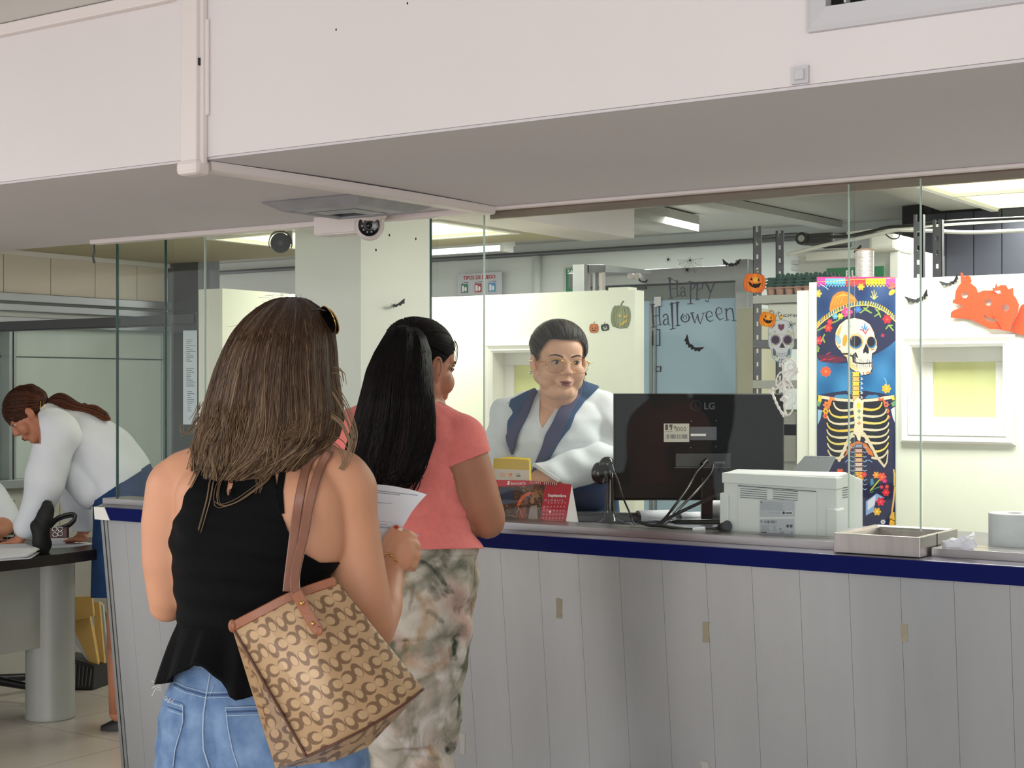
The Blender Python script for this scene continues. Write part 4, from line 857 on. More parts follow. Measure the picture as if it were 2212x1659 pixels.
# ---- lettering on the glass: Happy Halloween
def Q6(pts): return [(1400+x/4.6075, 400+y/4.6075) for x, y in pts]
INK = (66, 68, 78)
cv = Canvas(1400, 592, 1594, 716, 4)
S = [([(215, 925), (218, 1020), (226, 1125)], [19, 14, 11]), ([(195, 926), (245, 938)], 8), ([(202, 1127), (247, 1120)], 8), ([(287, 955), (288, 1030), (292, 1105)], [15, 11, 10]), ([(262, 950), (302, 956)], 7), ([(274, 1108), (312, 1100)], 7), ([(222, 1035), (290, 1026)], 6),
([(325, 1036), (330, 1020), (348, 1014), (362, 1030), (367, 1095), (386, 1112)], [12, 8, 7, 10, 9, 5]), ([(365, 1052), (335, 1062), (322, 1085), (332, 1106), (352, 1105), (366, 1085)], [5, 9, 12, 9, 6, 5]),
([(402, 957), (425, 962), (420, 1060), (424, 1180)], [6, 16, 13, 12]), ([(394, 1182), (442, 1178)], 8), ([(422, 980), (452, 965), (468, 985), (462, 1020), (428, 1042)], [5, 8, 12, 9, 6]),
([(474, 990), (492, 988), (486, 1060), (486, 1140)], [6, 15, 12, 11]), ([(468, 1142), (514, 1138)], 7), ([(494, 985), (528, 972), (546, 992), (536, 1026), (496, 1040)], [5, 8, 12, 9, 6]),
([(556, 966), (590, 1000), (622, 1072)], [8, 16, 12]), ([(543, 968), (584, 962)], 6), ([(664, 962), (640, 1020), (612, 1100), (598, 1158), (574, 1154), (572, 1142)], [14, 10, 8, 7, 8, 7]), ([(640, 966), (682, 960)], 6),
([(42, 1190), (46, 1290), (56, 1412)], [22, 16, 12]), ([(20, 1192), (66, 1186)], 8), ([(36, 1416), (78, 1410)], 8), ([(112, 1210), (112, 1300), (120, 1390)], [17, 12, 11]), ([(88, 1212), (136, 1205)], 7), ([(98, 1394), (140, 1386)], 7), ([(48, 1306), (116, 1294)], 7),
([(152, 1308), (158, 1290), (180, 1282), (197, 1302), (200, 1380), (220, 1396)], [14, 9, 8, 11, 10, 5]), ([(198, 1326), (164, 1340), (150, 1366), (162, 1390), (184, 1388), (200, 1366)], [5, 10, 13, 10, 6, 5]),
([(235, 1178), (240, 1290), (246, 1425)], [24, 17, 12]), ([(216, 1186), (258, 1172)], 8), ([(222, 1436), (268, 1424)], 9), ([(290, 1168), (290, 1280), (294, 1396)], [21, 15, 12]), ([(270, 1174), (312, 1166)], 8), ([(274, 1402), (318, 1394)], 8),
([(345, 1285), (328, 1320), (338, 1350), (370, 1364), (402, 1348), (412, 1318), (400, 1290), (380, 1278)], [12, 14, 12, 9, 12, 14, 9, 6]), ([(362, 1334), (380, 1330), (386, 1310), (370, 1296), (352, 1306), (352, 1326)], [5, 6, 6, 6, 6, 5]),
([(434, 1272), (450, 1330), (466, 1374)], [15, 13, 7]), ([(466, 1374), (478, 1330), (492, 1290)], 6), ([(492, 1290), (502, 1340), (520, 1380)], [14, 12, 7]), ([(520, 1380), (538, 1330), (552, 1274)], 7), ([(418, 1276), (456, 1268)], 7), ([(532, 1276), (566, 1270)], 6),
([(586, 1318), (640, 1300), (634, 1268), (610, 1252), (586, 1266), (576, 1300), (588, 1338), (616, 1358), (650, 1340)], [6, 6, 9, 7, 11, 14, 12, 9, 5]),
([(684, 1296), (736, 1270), (730, 1232), (706, 1214), (682, 1232), (674, 1270), (686, 1310), (714, 1342), (752, 1322)], [6, 6, 9, 7, 11, 14, 12, 9, 5]),
([(762, 1236), (780, 1232), (778, 1290), (786, 1342)], [6, 14, 12, 11]), ([(766, 1346), (806, 1340)], 7), ([(782, 1256), (808, 1226), (836, 1232), (848, 1290), (852, 1345)], [6, 8, 12, 12, 10]), ([(834, 1350), (876, 1346)], 8)]
for pts, w in S: cv.line(Q6(pts), [v*1.08/4.6075 for v in (w if hasattr(w, '__len__') else [w]*len(pts))], INK)
ga = planeY(YG-.0008)
tag(cv.mesh('window_decal', ga, 'printed_paper'), 'dark curly lettering Happy Halloween stuck on the glass', 'decal')
# spiders and web
cv = Canvas(1432, 548, 1522, 595, 5)
def spider(x, y, r, k):
    cx, cy = Q6([(x, y)])[0]; cv.ell(cx, cy, r, r*1.1, (24, 24, 26)); 
    for i in range(8):
        a = pi*(i/8*2+.06); cv.line([(cx, cy), (cx+k*.6*math.cos(a), cy+k*.6*math.sin(a)-.6), (cx+k*math.cos(a), cy+k*math.sin(a)+.3)], .55, (24, 24, 26))
spider(200, 740, 2.6, 7.5)
tag(cv.mesh('window_decal', ga, 'printed_paper'), 'small black spider sticker, leftmost above the Halloween lettering', 'decal')
cv = Canvas(1460, 548, 1522, 595, 5)
hub = (418, 748); ends = [(285, 745), (300, 790), (340, 840), (395, 870), (475, 880), (540, 815), (550, 725)]
for e in ends: cv.line(Q6([hub, e]), .5, (40, 42, 46))
for k in (.3, .45, .6, .76, .92):
    for i in range(len(ends)-1):
        a = (hub[0]+(ends[i][0]-hub[0])*k, hub[1]+(ends[i][1]-hub[1])*k); c = (hub[0]+(ends[i+1][0]-hub[0])*k, hub[1]+(ends[i+1][1]-hub[1])*k); m_ = ((a[0]+c[0])/2*.9+hub[0]*.1, (a[1]+c[1])/2*.9+hub[1]*.1); cv.line(Q6([a, m_, c]), .42, (40, 42, 46))
spider(418, 748, 2.3, 8); spider(388, 842, 3.4, 9)
tag(cv.mesh('window_decal', ga, 'printed_paper'), 'black spider web sticker with two spiders above the Halloween lettering', 'decal')
# bats
BAT = [(-1, -.35), (-.72, -.28), (-.5, .05), (-.3, .12), (-.16, .3), (-.1, .12), (-.04, .2), (.04, .2), (.1, .12), (.16, .3), (.3, .12), (.5, .05), (.72, -.28), (1, -.35), (.86, .1), (.8, .42), (.62, .3), (.46, .5), (.3, .38), (.14, .55), (0, .4), (-.14, .55), (-.3, .38), (-.46, .5), (-.62, .3), (-.8, .42), (-.86, .1)]
BAT = [(x, y) for x, y in [(-1.0, -.42), (-.80, -.30), (-.52, -.05), (-.30, .10), (-.14, .12), (-.09, -.02), (-.03, .08), (.03, .08), (.09, -.02), (.14, .12), (.30, .10), (.52, -.05), (.80, -.30), (1.0, -.42), (.88, -.05), (.84, .22), (.66, .18), (.52, .40), (.34, .28), (.18, .48), (0, .34), (-.18, .48), (-.34, .28), (-.52, .40), (-.66, .18), (-.84, .22), (-.88, -.05)]]
mat('bat_black', C8(16, 16, 18), .6)
def bat(px, py, s, rot, Y, lab, fold=0.0, th=.0006, sx=1.0):
    c = PY(px, py, Y); k = 1/F*(Y/(CA+SA*(px-CX)/F)); r = math.radians(rot); b = MB(); n = len(BAT)
    def fn(x, y):
        d = abs(x)*fold*s*k; x *= sx
        X, Z = (x*math.cos(r)-y*math.sin(r))*s*k*1.12, -(x*math.sin(r)+y*math.cos(r))*s*k
        return (c.x+X, Y-th-d, c.z+Z)
    vs = [fn(x, y) for x, y in BAT]; vs2 = [(x, y+th, z) for x, y, z in vs]
    L = [i for i in range(n)]; mid_t = [6, 7]; 
    half1 = [0, 1, 2, 3, 4, 5, 6, 20, 21, 22, 23, 24, 25, 26]; half2 = [7, 8, 9, 10, 11, 12, 13, 14, 15, 16, 17, 18, 19, 20]; midf = [6, 7, 20]
    fs = []
    for h_ in (half1, half2, midf): fs += [tuple(h_), tuple(i+n for i in h_[::-1])]
    fs += [(i, (i+1) % n, n+(i+1) % n, n+i) for i in range(n)]
    b.add(vs+vs2, fs); return tag(obj('paper_bat', b, 'bat_black', fix=False), lab, 'bat decoration')
bat(1580, 567, 20, 2, YG-.001, 'black paper bat on the glass above the word Happy, right of the spider web')
bat(1389, 606, 11, 12, YG-.001, 'small black bat sticker on the glass left of the Halloween lettering')
bat(1497, 744, 24, 38, YG-.001, 'black bat sticker tilted on the glass below the Halloween lettering')
bat(1984, 642, 24, -18, YP-.001, 'black folded paper bat with spread wings on the right partition above its hatch', fold=.35)
bat(2054, 607, 20, -22, YP-.001, 'black folded paper bat close to the orange pumpkin garland', fold=.5)
# bat on the pillar side (plane of constant x)
c = PX(847, 657, -3.44); b = MB(); n = len(BAT); 
vs = []
for x, y in BAT:
    r = math.radians(-22); X, Z = (x*math.cos(r)-y*math.sin(r)), -(x*math.sin(r)+y*math.cos(r)); vs.append((c.x+.004+.03*abs(x), c.y+X*.042, c.z+Z*.028))
vs2 = [(x-.0008, y, z) for x, y, z in vs]; fs = []
for h_ in ([0, 1, 2, 3, 4, 5, 6, 20, 21, 22, 23, 24, 25, 26], [7, 8, 9, 10, 11, 12, 13, 14, 15, 16, 17, 18, 19, 20], [6, 7, 20]): fs += [tuple(h_), tuple(i+n for i in h_[::-1])]
fs += [(i, (i+1) % n, n+(i+1) % n, n+i) for i in range(n)]
tag(obj('paper_bat', MB().add(vs, []).add(vs2, fs and []) if False else MB().add(vs+vs2, fs), 'bat_black', fix=False), 'black paper bat stuck on the side of the white pillar', 'bat decoration')
for px, py in ((841, 508), (797+15, 540), (898, 516)):
    q = PX(px, py, -3.44); tag(obj('screw_hole', MB().ell(q+Vector((.0006, 0, 0)), (.001, .004, .005), nu=10, nv=6), 'dark_void'), 'dark drill hole in the pillar side, %s' % {841: 'the middle one', 812: 'nearest to the camera dome', 898: 'the rightmost one'}[px], 'drill hole')
# pumpkins
def pumpkin(cx, cy, rx, ry, rot, cols, Y, lab, face=True, sc=4, eye=(30, 18, 10), mode='laugh'):
    R = max(rx, ry)*1.45; cv = Canvas(cx-R, cy-R, cx+R, cy+R, sc); a = math.radians(rot)
    def T(pts): return [(cx+(x*math.cos(a)-y*math.sin(a))*rx, cy+(x*math.sin(a)+y*math.cos(a))*ry) for x, y in pts]
    cv.line(T([(-.05, -.85), (.0, -1.1), (.18, -1.28)]), [3.2*rx/22, 2.4*rx/22, 3.6*rx/22], cols[2])
    for sx, w in ((-.62, .42), (.62, .42), (-.32, .46), (.32, .46), (0, .46)):
        (ex, ey), = T([(sx, .02)]); c0, c1 = cols[0], cols[1]; k = 1-abs(sx)*.55
        cv.ell(ex, ey, w*rx*1.04, ry*(.96-.14*abs(sx))*1.03, tuple(int(v*.72) for v in c1), rot); cv.ell(ex, ey, w*rx*.96, ry*(.96-.14*abs(sx)), tuple(int(p*(k)+q*(1-k)) for p, q in zip(c0, c1)), rot)
    if mode == 'laugh':
        for s_ in (-1, 1): cv.poly(T([(s_*.32-.10, -.22), (s_*.32, -.5), (s_*.32+.12, -.22)]), eye)
        cv.poly(T([(-.62, -.08), (-.3, .05), (.1, .1), (.55, -.02), (.68, -.08), (.5, .35), (.15, .52), (-.25, .42), (-.5, .2)]), eye); cv.poly(T([(-.3, .06), (-.14, .1), (-.18, .24)]), cols[0])
        (ex, ey), = T([(.05, -.3)]); cv.ell(ex, ey, rx*.24, ry*.26, (248, 190, 60), rot)
        for s_ in (-1, 1): cv.poly(T([(s_*.36-.10, -.24), (s_*.34, -.5), (s_*.34+.12, -.22)]), eye)
    elif mode == 'mini':
        for s_ in (-1, 1): (ex, ey), = T([(s_*.32, .0)]); cv.ell(ex, ey, rx*.13, ry*.16, eye)
        cv.poly(T([(-.5, .32), (.5, .3), (.35, .55), (-.3, .58)]), eye)
    else:
        cv.poly(T([(-.25, -.2), (.12, -.08), (-.05, .02), (-.3, -.02)]), eye); cv.poly(T([(.3, -.02), (.7, -.25), (.62, .02), (.4, .08)]), eye); cv.poly(T([(-.05, .58), (.25, .45), (.7, .12), (.66, .38), (.3, .6), (.05, .75)]), eye)
        for sx in (-.6, -.25, .15, .5): cv.line(T([(sx*.5, -.8), (sx*1.15, 0), (sx*.8, .85)]), .7, tuple(int(v*.6) for v in cols[1]))
    return tag(cv.mesh('pumpkin_cutout', planeY(Y), 'printed_paper'), lab, 'pumpkin decoration')
pumpkin(1630, 611, 22.5, 22, 6, ((244, 140, 50), (226, 84, 30), (120, 90, 30)), YG-.0012, 'large laughing orange paper pumpkin on the glass')
pumpkin(1658, 690, 17, 16.5, 14, ((250, 160, 40), (234, 110, 24), (200, 120, 20)), YG-.0016, 'smaller orange paper pumpkin on the glass touching the sugar skull')
pumpkin(1341, 684, 20, 26, 4, ((150, 156, 120), (104, 116, 92), (90, 100, 70)), YP-.0012, 'grey-green pear shaped pumpkin sticker on the partition', mode='green', eye=(222, 184, 84))
pumpkin(1283, 709, 9.5, 10.5, 0, ((206, 120, 70), (160, 80, 40), (70, 60, 40)), YP-.0012, 'tiny orange pumpkin sticker on the partition right of the officer', mode='mini')
pumpkin(1307, 707, 8.5, 8, -10, ((60, 66, 62), (30, 34, 34), (40, 46, 40)), YP-.0014, 'tiny black pumpkin sticker between the orange and the green one', mode='mini', eye=(220, 220, 210))
# sugar skull cut-out on the glass
def K2(pts): return [(1380+x/4.879, 560+y/4.879) for x, y in pts]
cv = Canvas(1654, 680, 1720, 788, 4)
cv.poly(K2([(1500, 632), (1430, 645), (1385, 690), (1362, 760), (1360, 850), (1368, 920), (1395, 960), (1402, 1030), (1430, 1070), (1490, 1092), (1550, 1080), (1600, 1040), (1612, 960), (1638, 915), (1636, 780), (1620, 700), (1570, 650)]), (150, 172, 178))
cv.poly(K2([(1500, 640), (1436, 652), (1392, 694), (1370, 762), (1368, 850), (1376, 914), (1403, 954), (1410, 1024), (1436, 1062), (1490, 1084), (1546, 1072), (1592, 1034), (1604, 954), (1630, 910), (1628, 782), (1612, 704), (1566, 658)]), (208, 214, 212))
for x in (1440, 1568): 
    (a, c), = K2([(x, 850)]); cv.ell(a, c, 10.8, 11, (126, 80, 96)); cv.ell(a, c, 9.6, 9.8, (190, 196, 206)); cv.ell(a, c, 8.8, 9, (96, 60, 84)); cv.ell(a, c, 7.6, 7.8, (74, 70, 78))
cv.poly(K2([(1510, 870), (1480, 930), (1512, 936), (1542, 930)]), (70, 72, 74)); cv.poly(K2([(1465, 690), (1485, 680), (1500, 692), (1516, 680), (1535, 690), (1530, 730), (1500, 756), (1470, 730)]), (120, 80, 96))
for pts in ([(1590, 660), (1610, 730)], [(1570, 690), (1625, 700)], [(1580, 720), (1620, 680)], [(1400, 700), (1440, 690)], [(1400, 730), (1430, 700)], [(1500, 1090), (1500, 1045)], [(1470, 1080), (1485, 1050)], [(1530, 1080), (1515, 1050)]): cv.line(K2(pts), 1.3, (50, 84, 96))
cv.poly(K2([(1412, 930), (1440, 960), (1450, 1010), (1470, 1030), (1430, 1040), (1412, 1000)]), (96, 112, 118)); cv.poly(K2([(1596, 930), (1570, 960), (1562, 1010), (1545, 1030), (1585, 1030), (1598, 990)]), (96, 132, 142))
cv.line(K2([(1450, 985), (1500, 1000), (1560, 985)]), .9, (130, 140, 150)); cv.line(K2([(1450, 1010), (1505, 1028), (1560, 1010)]), .8, (130, 140, 150))
for i in range(6): cv.line(K2([(1462+i*18, 990), (1464+i*18, 1022)]), .6, (130, 140, 150))
for x, y in ((1430, 765), (1575, 760), (1385, 790), (1610, 785), (1440, 1030), (1580, 1028), (1410, 900), (1610, 900)):
    (a, c), = K2([(x, y)]); cv.ell(a, c, 3.4, 3.4, (170, 190, 90)); cv.ell(a, c, 2.4, 2.4, (206, 214, 210)); cv.ell(a, c, 1.2, 1.2, (170, 190, 90))
cv.line(K2([(1400, 810), (1450, 785), (1500, 800), (1560, 785), (1610, 810)]), .8, (150, 180, 110))
sk = tag(cv.mesh('sugar_skull', planeY(YG-.0010), 'printed_paper'), 'pale decorated sugar skull cut-out on the glass with ringed eyes', 'skull decoration')
tag(obj('skull_hanger', MB().ell(PY(1687, 685, YG-.004), (.006, .002, .006), nu=12, nv=8), 'gold', smooth=4), 'small round gold hanger at the top of the sugar skull', 'hanger')
# tangled white skeleton figure hanging on the glass
sf = thing('skeleton_figure', PY(1697, 905, YG-.01), 'tangled white plastic skeleton figure hanging on the glass beneath the sugar skull', 'skeleton decoration')
paths = {'skull_loop': ([(1520, 1150), (1508, 1105), (1530, 1068), (1580, 1055), (1630, 1072), (1655, 1120), (1650, 1180), (1615, 1230), (1590, 1290)], .0028),
 'spine': ([(1520, 1100), (1524, 1200), (1528, 1320), (1534, 1440), (1538, 1560), (1542, 1650)], .0040),
 'rib_loops': ([(1590, 1180), (1570, 1130), (1590, 1100), (1625, 1110), (1640, 1150), (1610, 1165), (1560, 1180), (1530, 1240), (1580, 1290), (1610, 1330), (1560, 1320), (1520, 1280), (1555, 1240), (1600, 1190), (1660, 1170), (1668, 1150)], .0026),
 'left_arm': ([(1540, 1185), (1490, 1195), (1455, 1250), (1448, 1320), (1470, 1360), (1430, 1370), (1395, 1395), (1362, 1408)], .0022),
 'right_arm': ([(1590, 1290), (1625, 1350), (1655, 1430), (1650, 1500), (1600, 1540), (1555, 1500)], .0014),
 'left_leg': ([(1400, 1400), (1430, 1470), (1460, 1540), (1500, 1610), (1530, 1660)], .0036),
 'right_leg': ([(1625, 1550), (1615, 1600), (1580, 1640), (1545, 1645)], .0026),
 'ring': ([(1565, 1430), (1580, 1400), (1615, 1400), (1625, 1430), (1600, 1465), (1570, 1455), (1563, 1430)], .0012),
 'cross_strand': ([(1460, 1340), (1500, 1300), (1540, 1270), (1500, 1380), (1550, 1420), (1480, 1345), (1590, 1340), (1540, 1400)], .0022),
 'hip': ([(1500, 1480), (1520, 1460), (1560, 1470), (1540, 1500), (1505, 1475)], .0040)}
for j, (nm, (pts, r)) in enumerate(paths.items()):
    P_ = [PY(x, y, YG-.012-.004*math.sin(i*1.3+j)) for i, (x, y) in enumerate(K2(pts))]; out = []
    for i in range(len(P_)-1):
        p0 = P_[max(i-1, 0)]; p1 = P_[i]; p2 = P_[i+1]; p3 = P_[min(i+2, len(P_)-1)]
        for k in range(5):
            s_ = k/5; out.append(.5*((2*p1)+(p2-p0)*s_+(2*p0-5*p1+4*p2-p3)*s_*s_+(3*p1-p0-3*p2+p3)*s_**3))
    out.append(P_[-1]); rs = [r*(1+.25*math.sin(i*1.7)) for i in range(len(out))]
    obj(nm, MB().tube(out, rs, n=7), 'white_paint', sf, smooth=4)
for x, y in ((1668, 1185), (1650, 1210), (1500, 1480), (1555, 1470), (1390, 1405), (1410, 1365), (1370, 1400)): obj('joint_knob', MB().ell(PY(*K2([(x, y)])[0], YG-.012), .0042, nu=10, nv=6), 'white_paint', sf, smooth=4)

# orange garland of cut felt pumpkins on the right partition
mat('felt_orange', C8(238, 78, 36), .85, noise=.06, nscale=9, bump=.2, bscale=120)
def G7(pts): return [(1900+x/3.9487, 560+y/3.9487) for x, y in pts]
def felt(outer, holes, lab, yo, wave=.010):
    cvp = Canvas(min(p[0] for p in outer)-1, min(p[1] for p in outer)-1, max(p[0] for p in outer)+1, max(p[1] for p in outer)+1, 2.2)
    cvp.poly(outer, (240, 90, 40))
    for h_ in holes: cvp.poly(h_, None)
    x0 = cvp.x0
    def fn(px, py):
        p = planeY(YP)(px, py); d = yo+wave*(.5+.5*math.sin((px-x0)*.11+py*.03)); return (p[0], YP-d, p[2])
    o = cvp.mesh('felt_pumpkin', fn, 'felt_orange')
    m_ = o.modifiers.new('thickness', 'SOLIDIFY'); m_.thickness = .002
    return tag(o, lab, 'garland piece', 'orange felt pumpkin garland')
def circ(x, y, r, n=14, ry=None): return [(x+r*math.cos(2*pi*i/n), y+(ry or r)*math.sin(2*pi*i/n)) for i in range(n)]
felt(G7([(705, 120), (720, 118), (735, 150), (760, 140), (785, 150), (792, 190), (780, 205), (830, 240), (850, 290), (845, 360), (815, 420), (795, 500), (765, 515), (700, 505), (620, 500), (622, 460), (640, 440), (710, 410), (720, 395), (640, 375), (640, 350), (655, 345), (665, 270), (690, 225), (710, 205), (705, 160)]), [G7([(x, y) for x, y in circ(735, 308, 26)])], 'bright orange felt pumpkin face, leftmost piece of the garland', .010)
felt(G7([(850, 290), (900, 268), (980, 268), (1030, 300), (1050, 290), (1060, 330), (1040, 420), (1080, 520), (1070, 600), (960, 598), (880, 560), (820, 530), (775, 505), (800, 440), (820, 370)]), [G7(circ(940, 370, 30)), G7([(900, 475), (940, 500), (1000, 512), (1060, 500), (1078, 495), (1065, 525), (1000, 538), (930, 525), (905, 500)])], 'bright orange felt pumpkin with a grin, middle piece of the garland', .016)
felt(G7([(980, 245), (1005, 250), (1015, 205), (1030, 240), (1055, 225), (1100, 225), (1115, 260), (1155, 245), (1158, 310), (1185, 340), (1210, 390), (1200, 450), (1160, 540), (1135, 620), (1060, 605), (1040, 560), (985, 480), (1000, 400), (1060, 300), (1050, 270), (990, 275)]), [G7(circ(1092, 415, 30))], 'bright orange felt pumpkin with leaf crown, third piece of the garland', .024)
felt(G7([(1232, 385), (1215, 400), (1195, 460), (1160, 540), (1140, 620), (1190, 640), (1260, 655), (1330, 640), (1340, 400), (1290, 370)]), [], 'bright orange felt pumpkin cut off by the right edge of the view', .012)
# ================================================================== THINGS ON THE COUNTER
ZT = 1.0730
def facing(px, py_base, z, dz=0):
    p = PZ(px, py_base, z); return p
def frame_at(px, t): 
    """camera-parallel frame: fn(px,py) on the plane at depth t"""
    return lambda x, y: PT(x, y, t)
# --- monitor, back side, parallel to the picture
tm = 4.80
mo = thing('monitor', PZ(1530, 1128, ZT), 'large black computer monitor seen from behind with a white 9000 sticker', 'monitor')
def slab(x0, x1, y0, y1, t0, t1, bulge=0):
    P_ = []
    for t in (t0, t1):
        for (x, y) in ((x0, y1), (x1, y1), (x1, y0), (x0, y0)): P_.append(PT(x, y, t0)+DV*(t-t0))
    return P_
def hexa_slab(x0, x1, y0, y1, t0, t1):
    P_ = slab(x0, x1, y0, y1, t0, t1); return MB().hexa([P_[0], P_[1], P_[5], P_[4], P_[3], P_[2], P_[6], P_[7]])
mat('monitor_black', C8(8, 9, 11), .5, spec=.18)
obj('housing', hexa_slab(1326, 1693, 851, 1080, tm, tm+.028), 'monitor_black', mo, bevel=.006)
obj('lower_housing', hexa_slab(1458, 1580, 978, 1010, tm-.006, tm+.01), 'black_plastic', mo, bevel=.003)
obj('recess_line', hexa_slab(1457, 1579, 1009, 1011, tm-.008, tm-.004), 'camera_grey', mo)
obj('bezel', hexa_slab(1325, 1694, 850, 1081, tm+.022, tm+.03), 'black_plastic', mo, bevel=.002)
b = hexa_slab(1515, 1540, 1030, 1122, tm-.006, tm+.02); obj('stand_neck', b, 'black_gloss', mo, bevel=.003)
b = MB(); pb = PZ(1528, 1128, ZT); 
b.hexa([pb+RV*-.11+DV*-.055+ZV*.0, pb+RV*.11+DV*-.055, pb+RV*.11+DV*.10, pb+RV*-.11+DV*.10, pb+RV*-.11+DV*-.05+ZV*.012, pb+RV*.11+DV*-.05+ZV*.012, pb+RV*.11+DV*.10+ZV*.014, pb+RV*-.11+DV*.10+ZV*.014])
obj('stand_foot', b, 'black_gloss', mo, bevel=.003)
P0 = PT(1521, 884, tm)
mat('logo_dark', C8(44, 46, 50), .3)
text_mesh('logo_lettering', 'LG', PT(1520, 884, tm), RV, ZV, .030, 'logo_dark', mo, bold=.0006, depth=.0006)
b = MB(); c = PT(1503, 876, tm-.0008); pts = [c+RV*.0158*math.cos(a)+ZV*.0158*math.sin(a) for a in [2*pi*i/28 for i in range(29)]]; b.tube(pts, .0011, n=6)
obj('logo_ring', b, 'logo_dark', mo)
obj('logo_face', MB().tube([c+ZV*.010, c-ZV*.008, c+RV*.006-ZV*.008], .0011, n=6), 'logo_dark', mo)
# stickers
mat('label_cream', C8(206, 202, 186), .6); mat('label_grey', C8(84, 86, 92), .5)
st = hexa_slab(1434, 1489, 915, 954.5, tm-.0012, tm); so = obj('asset_sticker', st, 'label_cream', mo, bevel=.0005)
cv = Canvas(1434, 915, 1489, 955, 5)
cv.rect(1434, 915, 1489, 955, (206, 202, 186)); cv.rect(1437, 917, 1443, 929, (84, 76, 80)); cv.poly([(1446, 917), (1453, 917), (1451, 929), (1448, 929), (1449, 922), (1446, 924)], (96, 84, 88)); cv.rect(1437, 931.5, 1453, 932.5, (150, 140, 130))
r_ = random.Random(3); x = 1438.5
while x < 1485: w = r_.choice((.7, 1.1, 1.7)); cv.rect(x, 938.5, x+w, 947.5, (96, 96, 110)); x += w+r_.choice((.7, 1.2, 2.2))
for ds in ([(1458.5, 925.5), (1456, 924), (1456, 921), (1459, 920), (1460.5, 923), (1457, 924.5), (1460.5, 923), (1460, 932)],): cv.line(ds, 1.0, (40, 40, 44))
for x in (1465.5, 1472.5, 1479.5): cv.line([(x+2.4*math.cos(a), 927+4.2*math.sin(a)) for a in [2*pi*i/12 for i in range(13)]], 1.0, (40, 40, 44))
cv.mesh('sticker_print', lambda x, y: tuple(PT(x, y, tm-.0018)), 'printed_paper', so)
so = obj('spec_label', hexa_slab(1491, 1548, 922, 951, tm-.0012, tm), 'label_grey', mo)
obj('serial_strip', hexa_slab(1492, 1525, 937, 942, tm-.0018, tm-.0012), 'white_ink', so)
for px, py in ((1493, 910), (1547, 909), (1492, 967), (1546, 965)): obj('screw', MB().ell(PT(px, py, tm), .0022, nu=8, nv=6), 'chrome', mo)
obj('port_metal', MB().box((0, 0, 0), (0, 0, 0)) if False else hexa_slab(1543, 1566, 997, 1001, tm-.010, tm-.006), 'dark_aluminium', mo)
# cables of the monitor
def wire(pts, r, lab, m_='black_plastic', name='cable'):
    P_ = [PT(*p) for p in pts]; out = []
    for i in range(len(P_)-1):
        p0 = P_[max(i-1, 0)]; p1 = P_[i]; p2 = P_[i+1]; p3 = P_[min(i+2, len(P_)-1)]
        for k in range(8):
            s_ = k/8; out.append(.5*((2*p1)+(p2-p0)*s_+(2*p0-5*p1+4*p2-p3)*s_*s_+(3*p1-p0-3*p2+p3)*s_**3))
    out.append(P_[-1]); b = MB().tube(out, r); return tag(obj(name, b, m_, smooth=4), lab, 'cable')
w1 = wire([(1524, 1000, 4.78), (1505, 1020, 4.74), (1487, 1052, 4.66), (1458, 1092, 4.6), (1432, 1124, 4.58), (1403, 1141, 4.56)], .0042, 'black cable running down left from the monitor socket, upper of the pair')
w2 = wire([(1541, 1003, 4.78), (1534, 1025, 4.74), (1505, 1060, 4.64), (1470, 1096, 4.58), (1440, 1128, 4.52), (1425, 1140, 4.50)], .0042, 'black cable curving down from the monitor socket, lower of the pair')
w3 = wire([(1562, 1069, 4.42), (1540, 1073, 4.44), (1512, 1086, 4.46), (1470, 1106, 4.48), (1436, 1124, 4.47), (1418, 1138, 4.47), (1404, 1142, 4.47)], .0050, 'thick black cable rising from the counter into the left side of the printer')
w4 = wire([(1560, 1138, 4.36), (1530, 1144, 4.36), (1480, 1143, 4.38), (1430, 1136, 4.40), (1400, 1134, 4.42), (1372, 1124, 4.46)], .0048, 'black power cable lying along the counter in front of the papers')
tag(obj('plug', MB().cyl(PT(1556, 1140, 4.36), PT(1572, 1136, 4.33), .011, .016), 'black_plastic', smooth=.6), 'black mains plug pushed into the printer, low on its left side', 'plug')
tag(obj('plug', MB().cyl(PT(1517, 1004, 4.775), PT(1526, 995, 4.79), .008), 'black_plastic', smooth=.6), 'black video plug under the monitor stickers, the left one', 'plug')
tag(obj('cable_tag', MB().cyl(PT(1497, 1145, 4.355), PT(1523, 1142, 4.345), .0062), 'paper', smooth=.6), 'white paper flag wrapped on the power cable', 'cable tag')
# --- papers under the monitor
def curled(px0, px1, pybase, h, t, lab):
    b = MB(); p = PZ(px0, pybase, ZT+.002); q = PZ(px1, pybase-4, ZT+.002); n = 14; rows = []
    for s_ in (0, 1):
        base = p.lerp(q, s_); row = []
        for i in range(n+1):
            a = pi*1.05*i/n; row.append(base+RV*(-.028*math.cos(a)+.03)*1.0+DV*(.0)+ZV*(h*math.sin(a)**.9 if a < pi else 0))
        rows.append(row)
    vs = rows[0]+[v+DV*.16+RV*.03 for v in rows[0]]
    fs = [(i, i+1, n+2+i, n+1+i) for i in range(n)]
    b.add(vs, fs); o = obj('paper_slip', b, 'paper', smooth=4, fix=False)
    m_ = o.modifiers.new('thickness', 'SOLIDIFY'); m_.thickness = .0006
    return tag(o, lab, 'paper')
mat('printed_slip', C8(214, 216, 224), .8, noise=.25, nscale=90, stretch=(1, 1, 4))
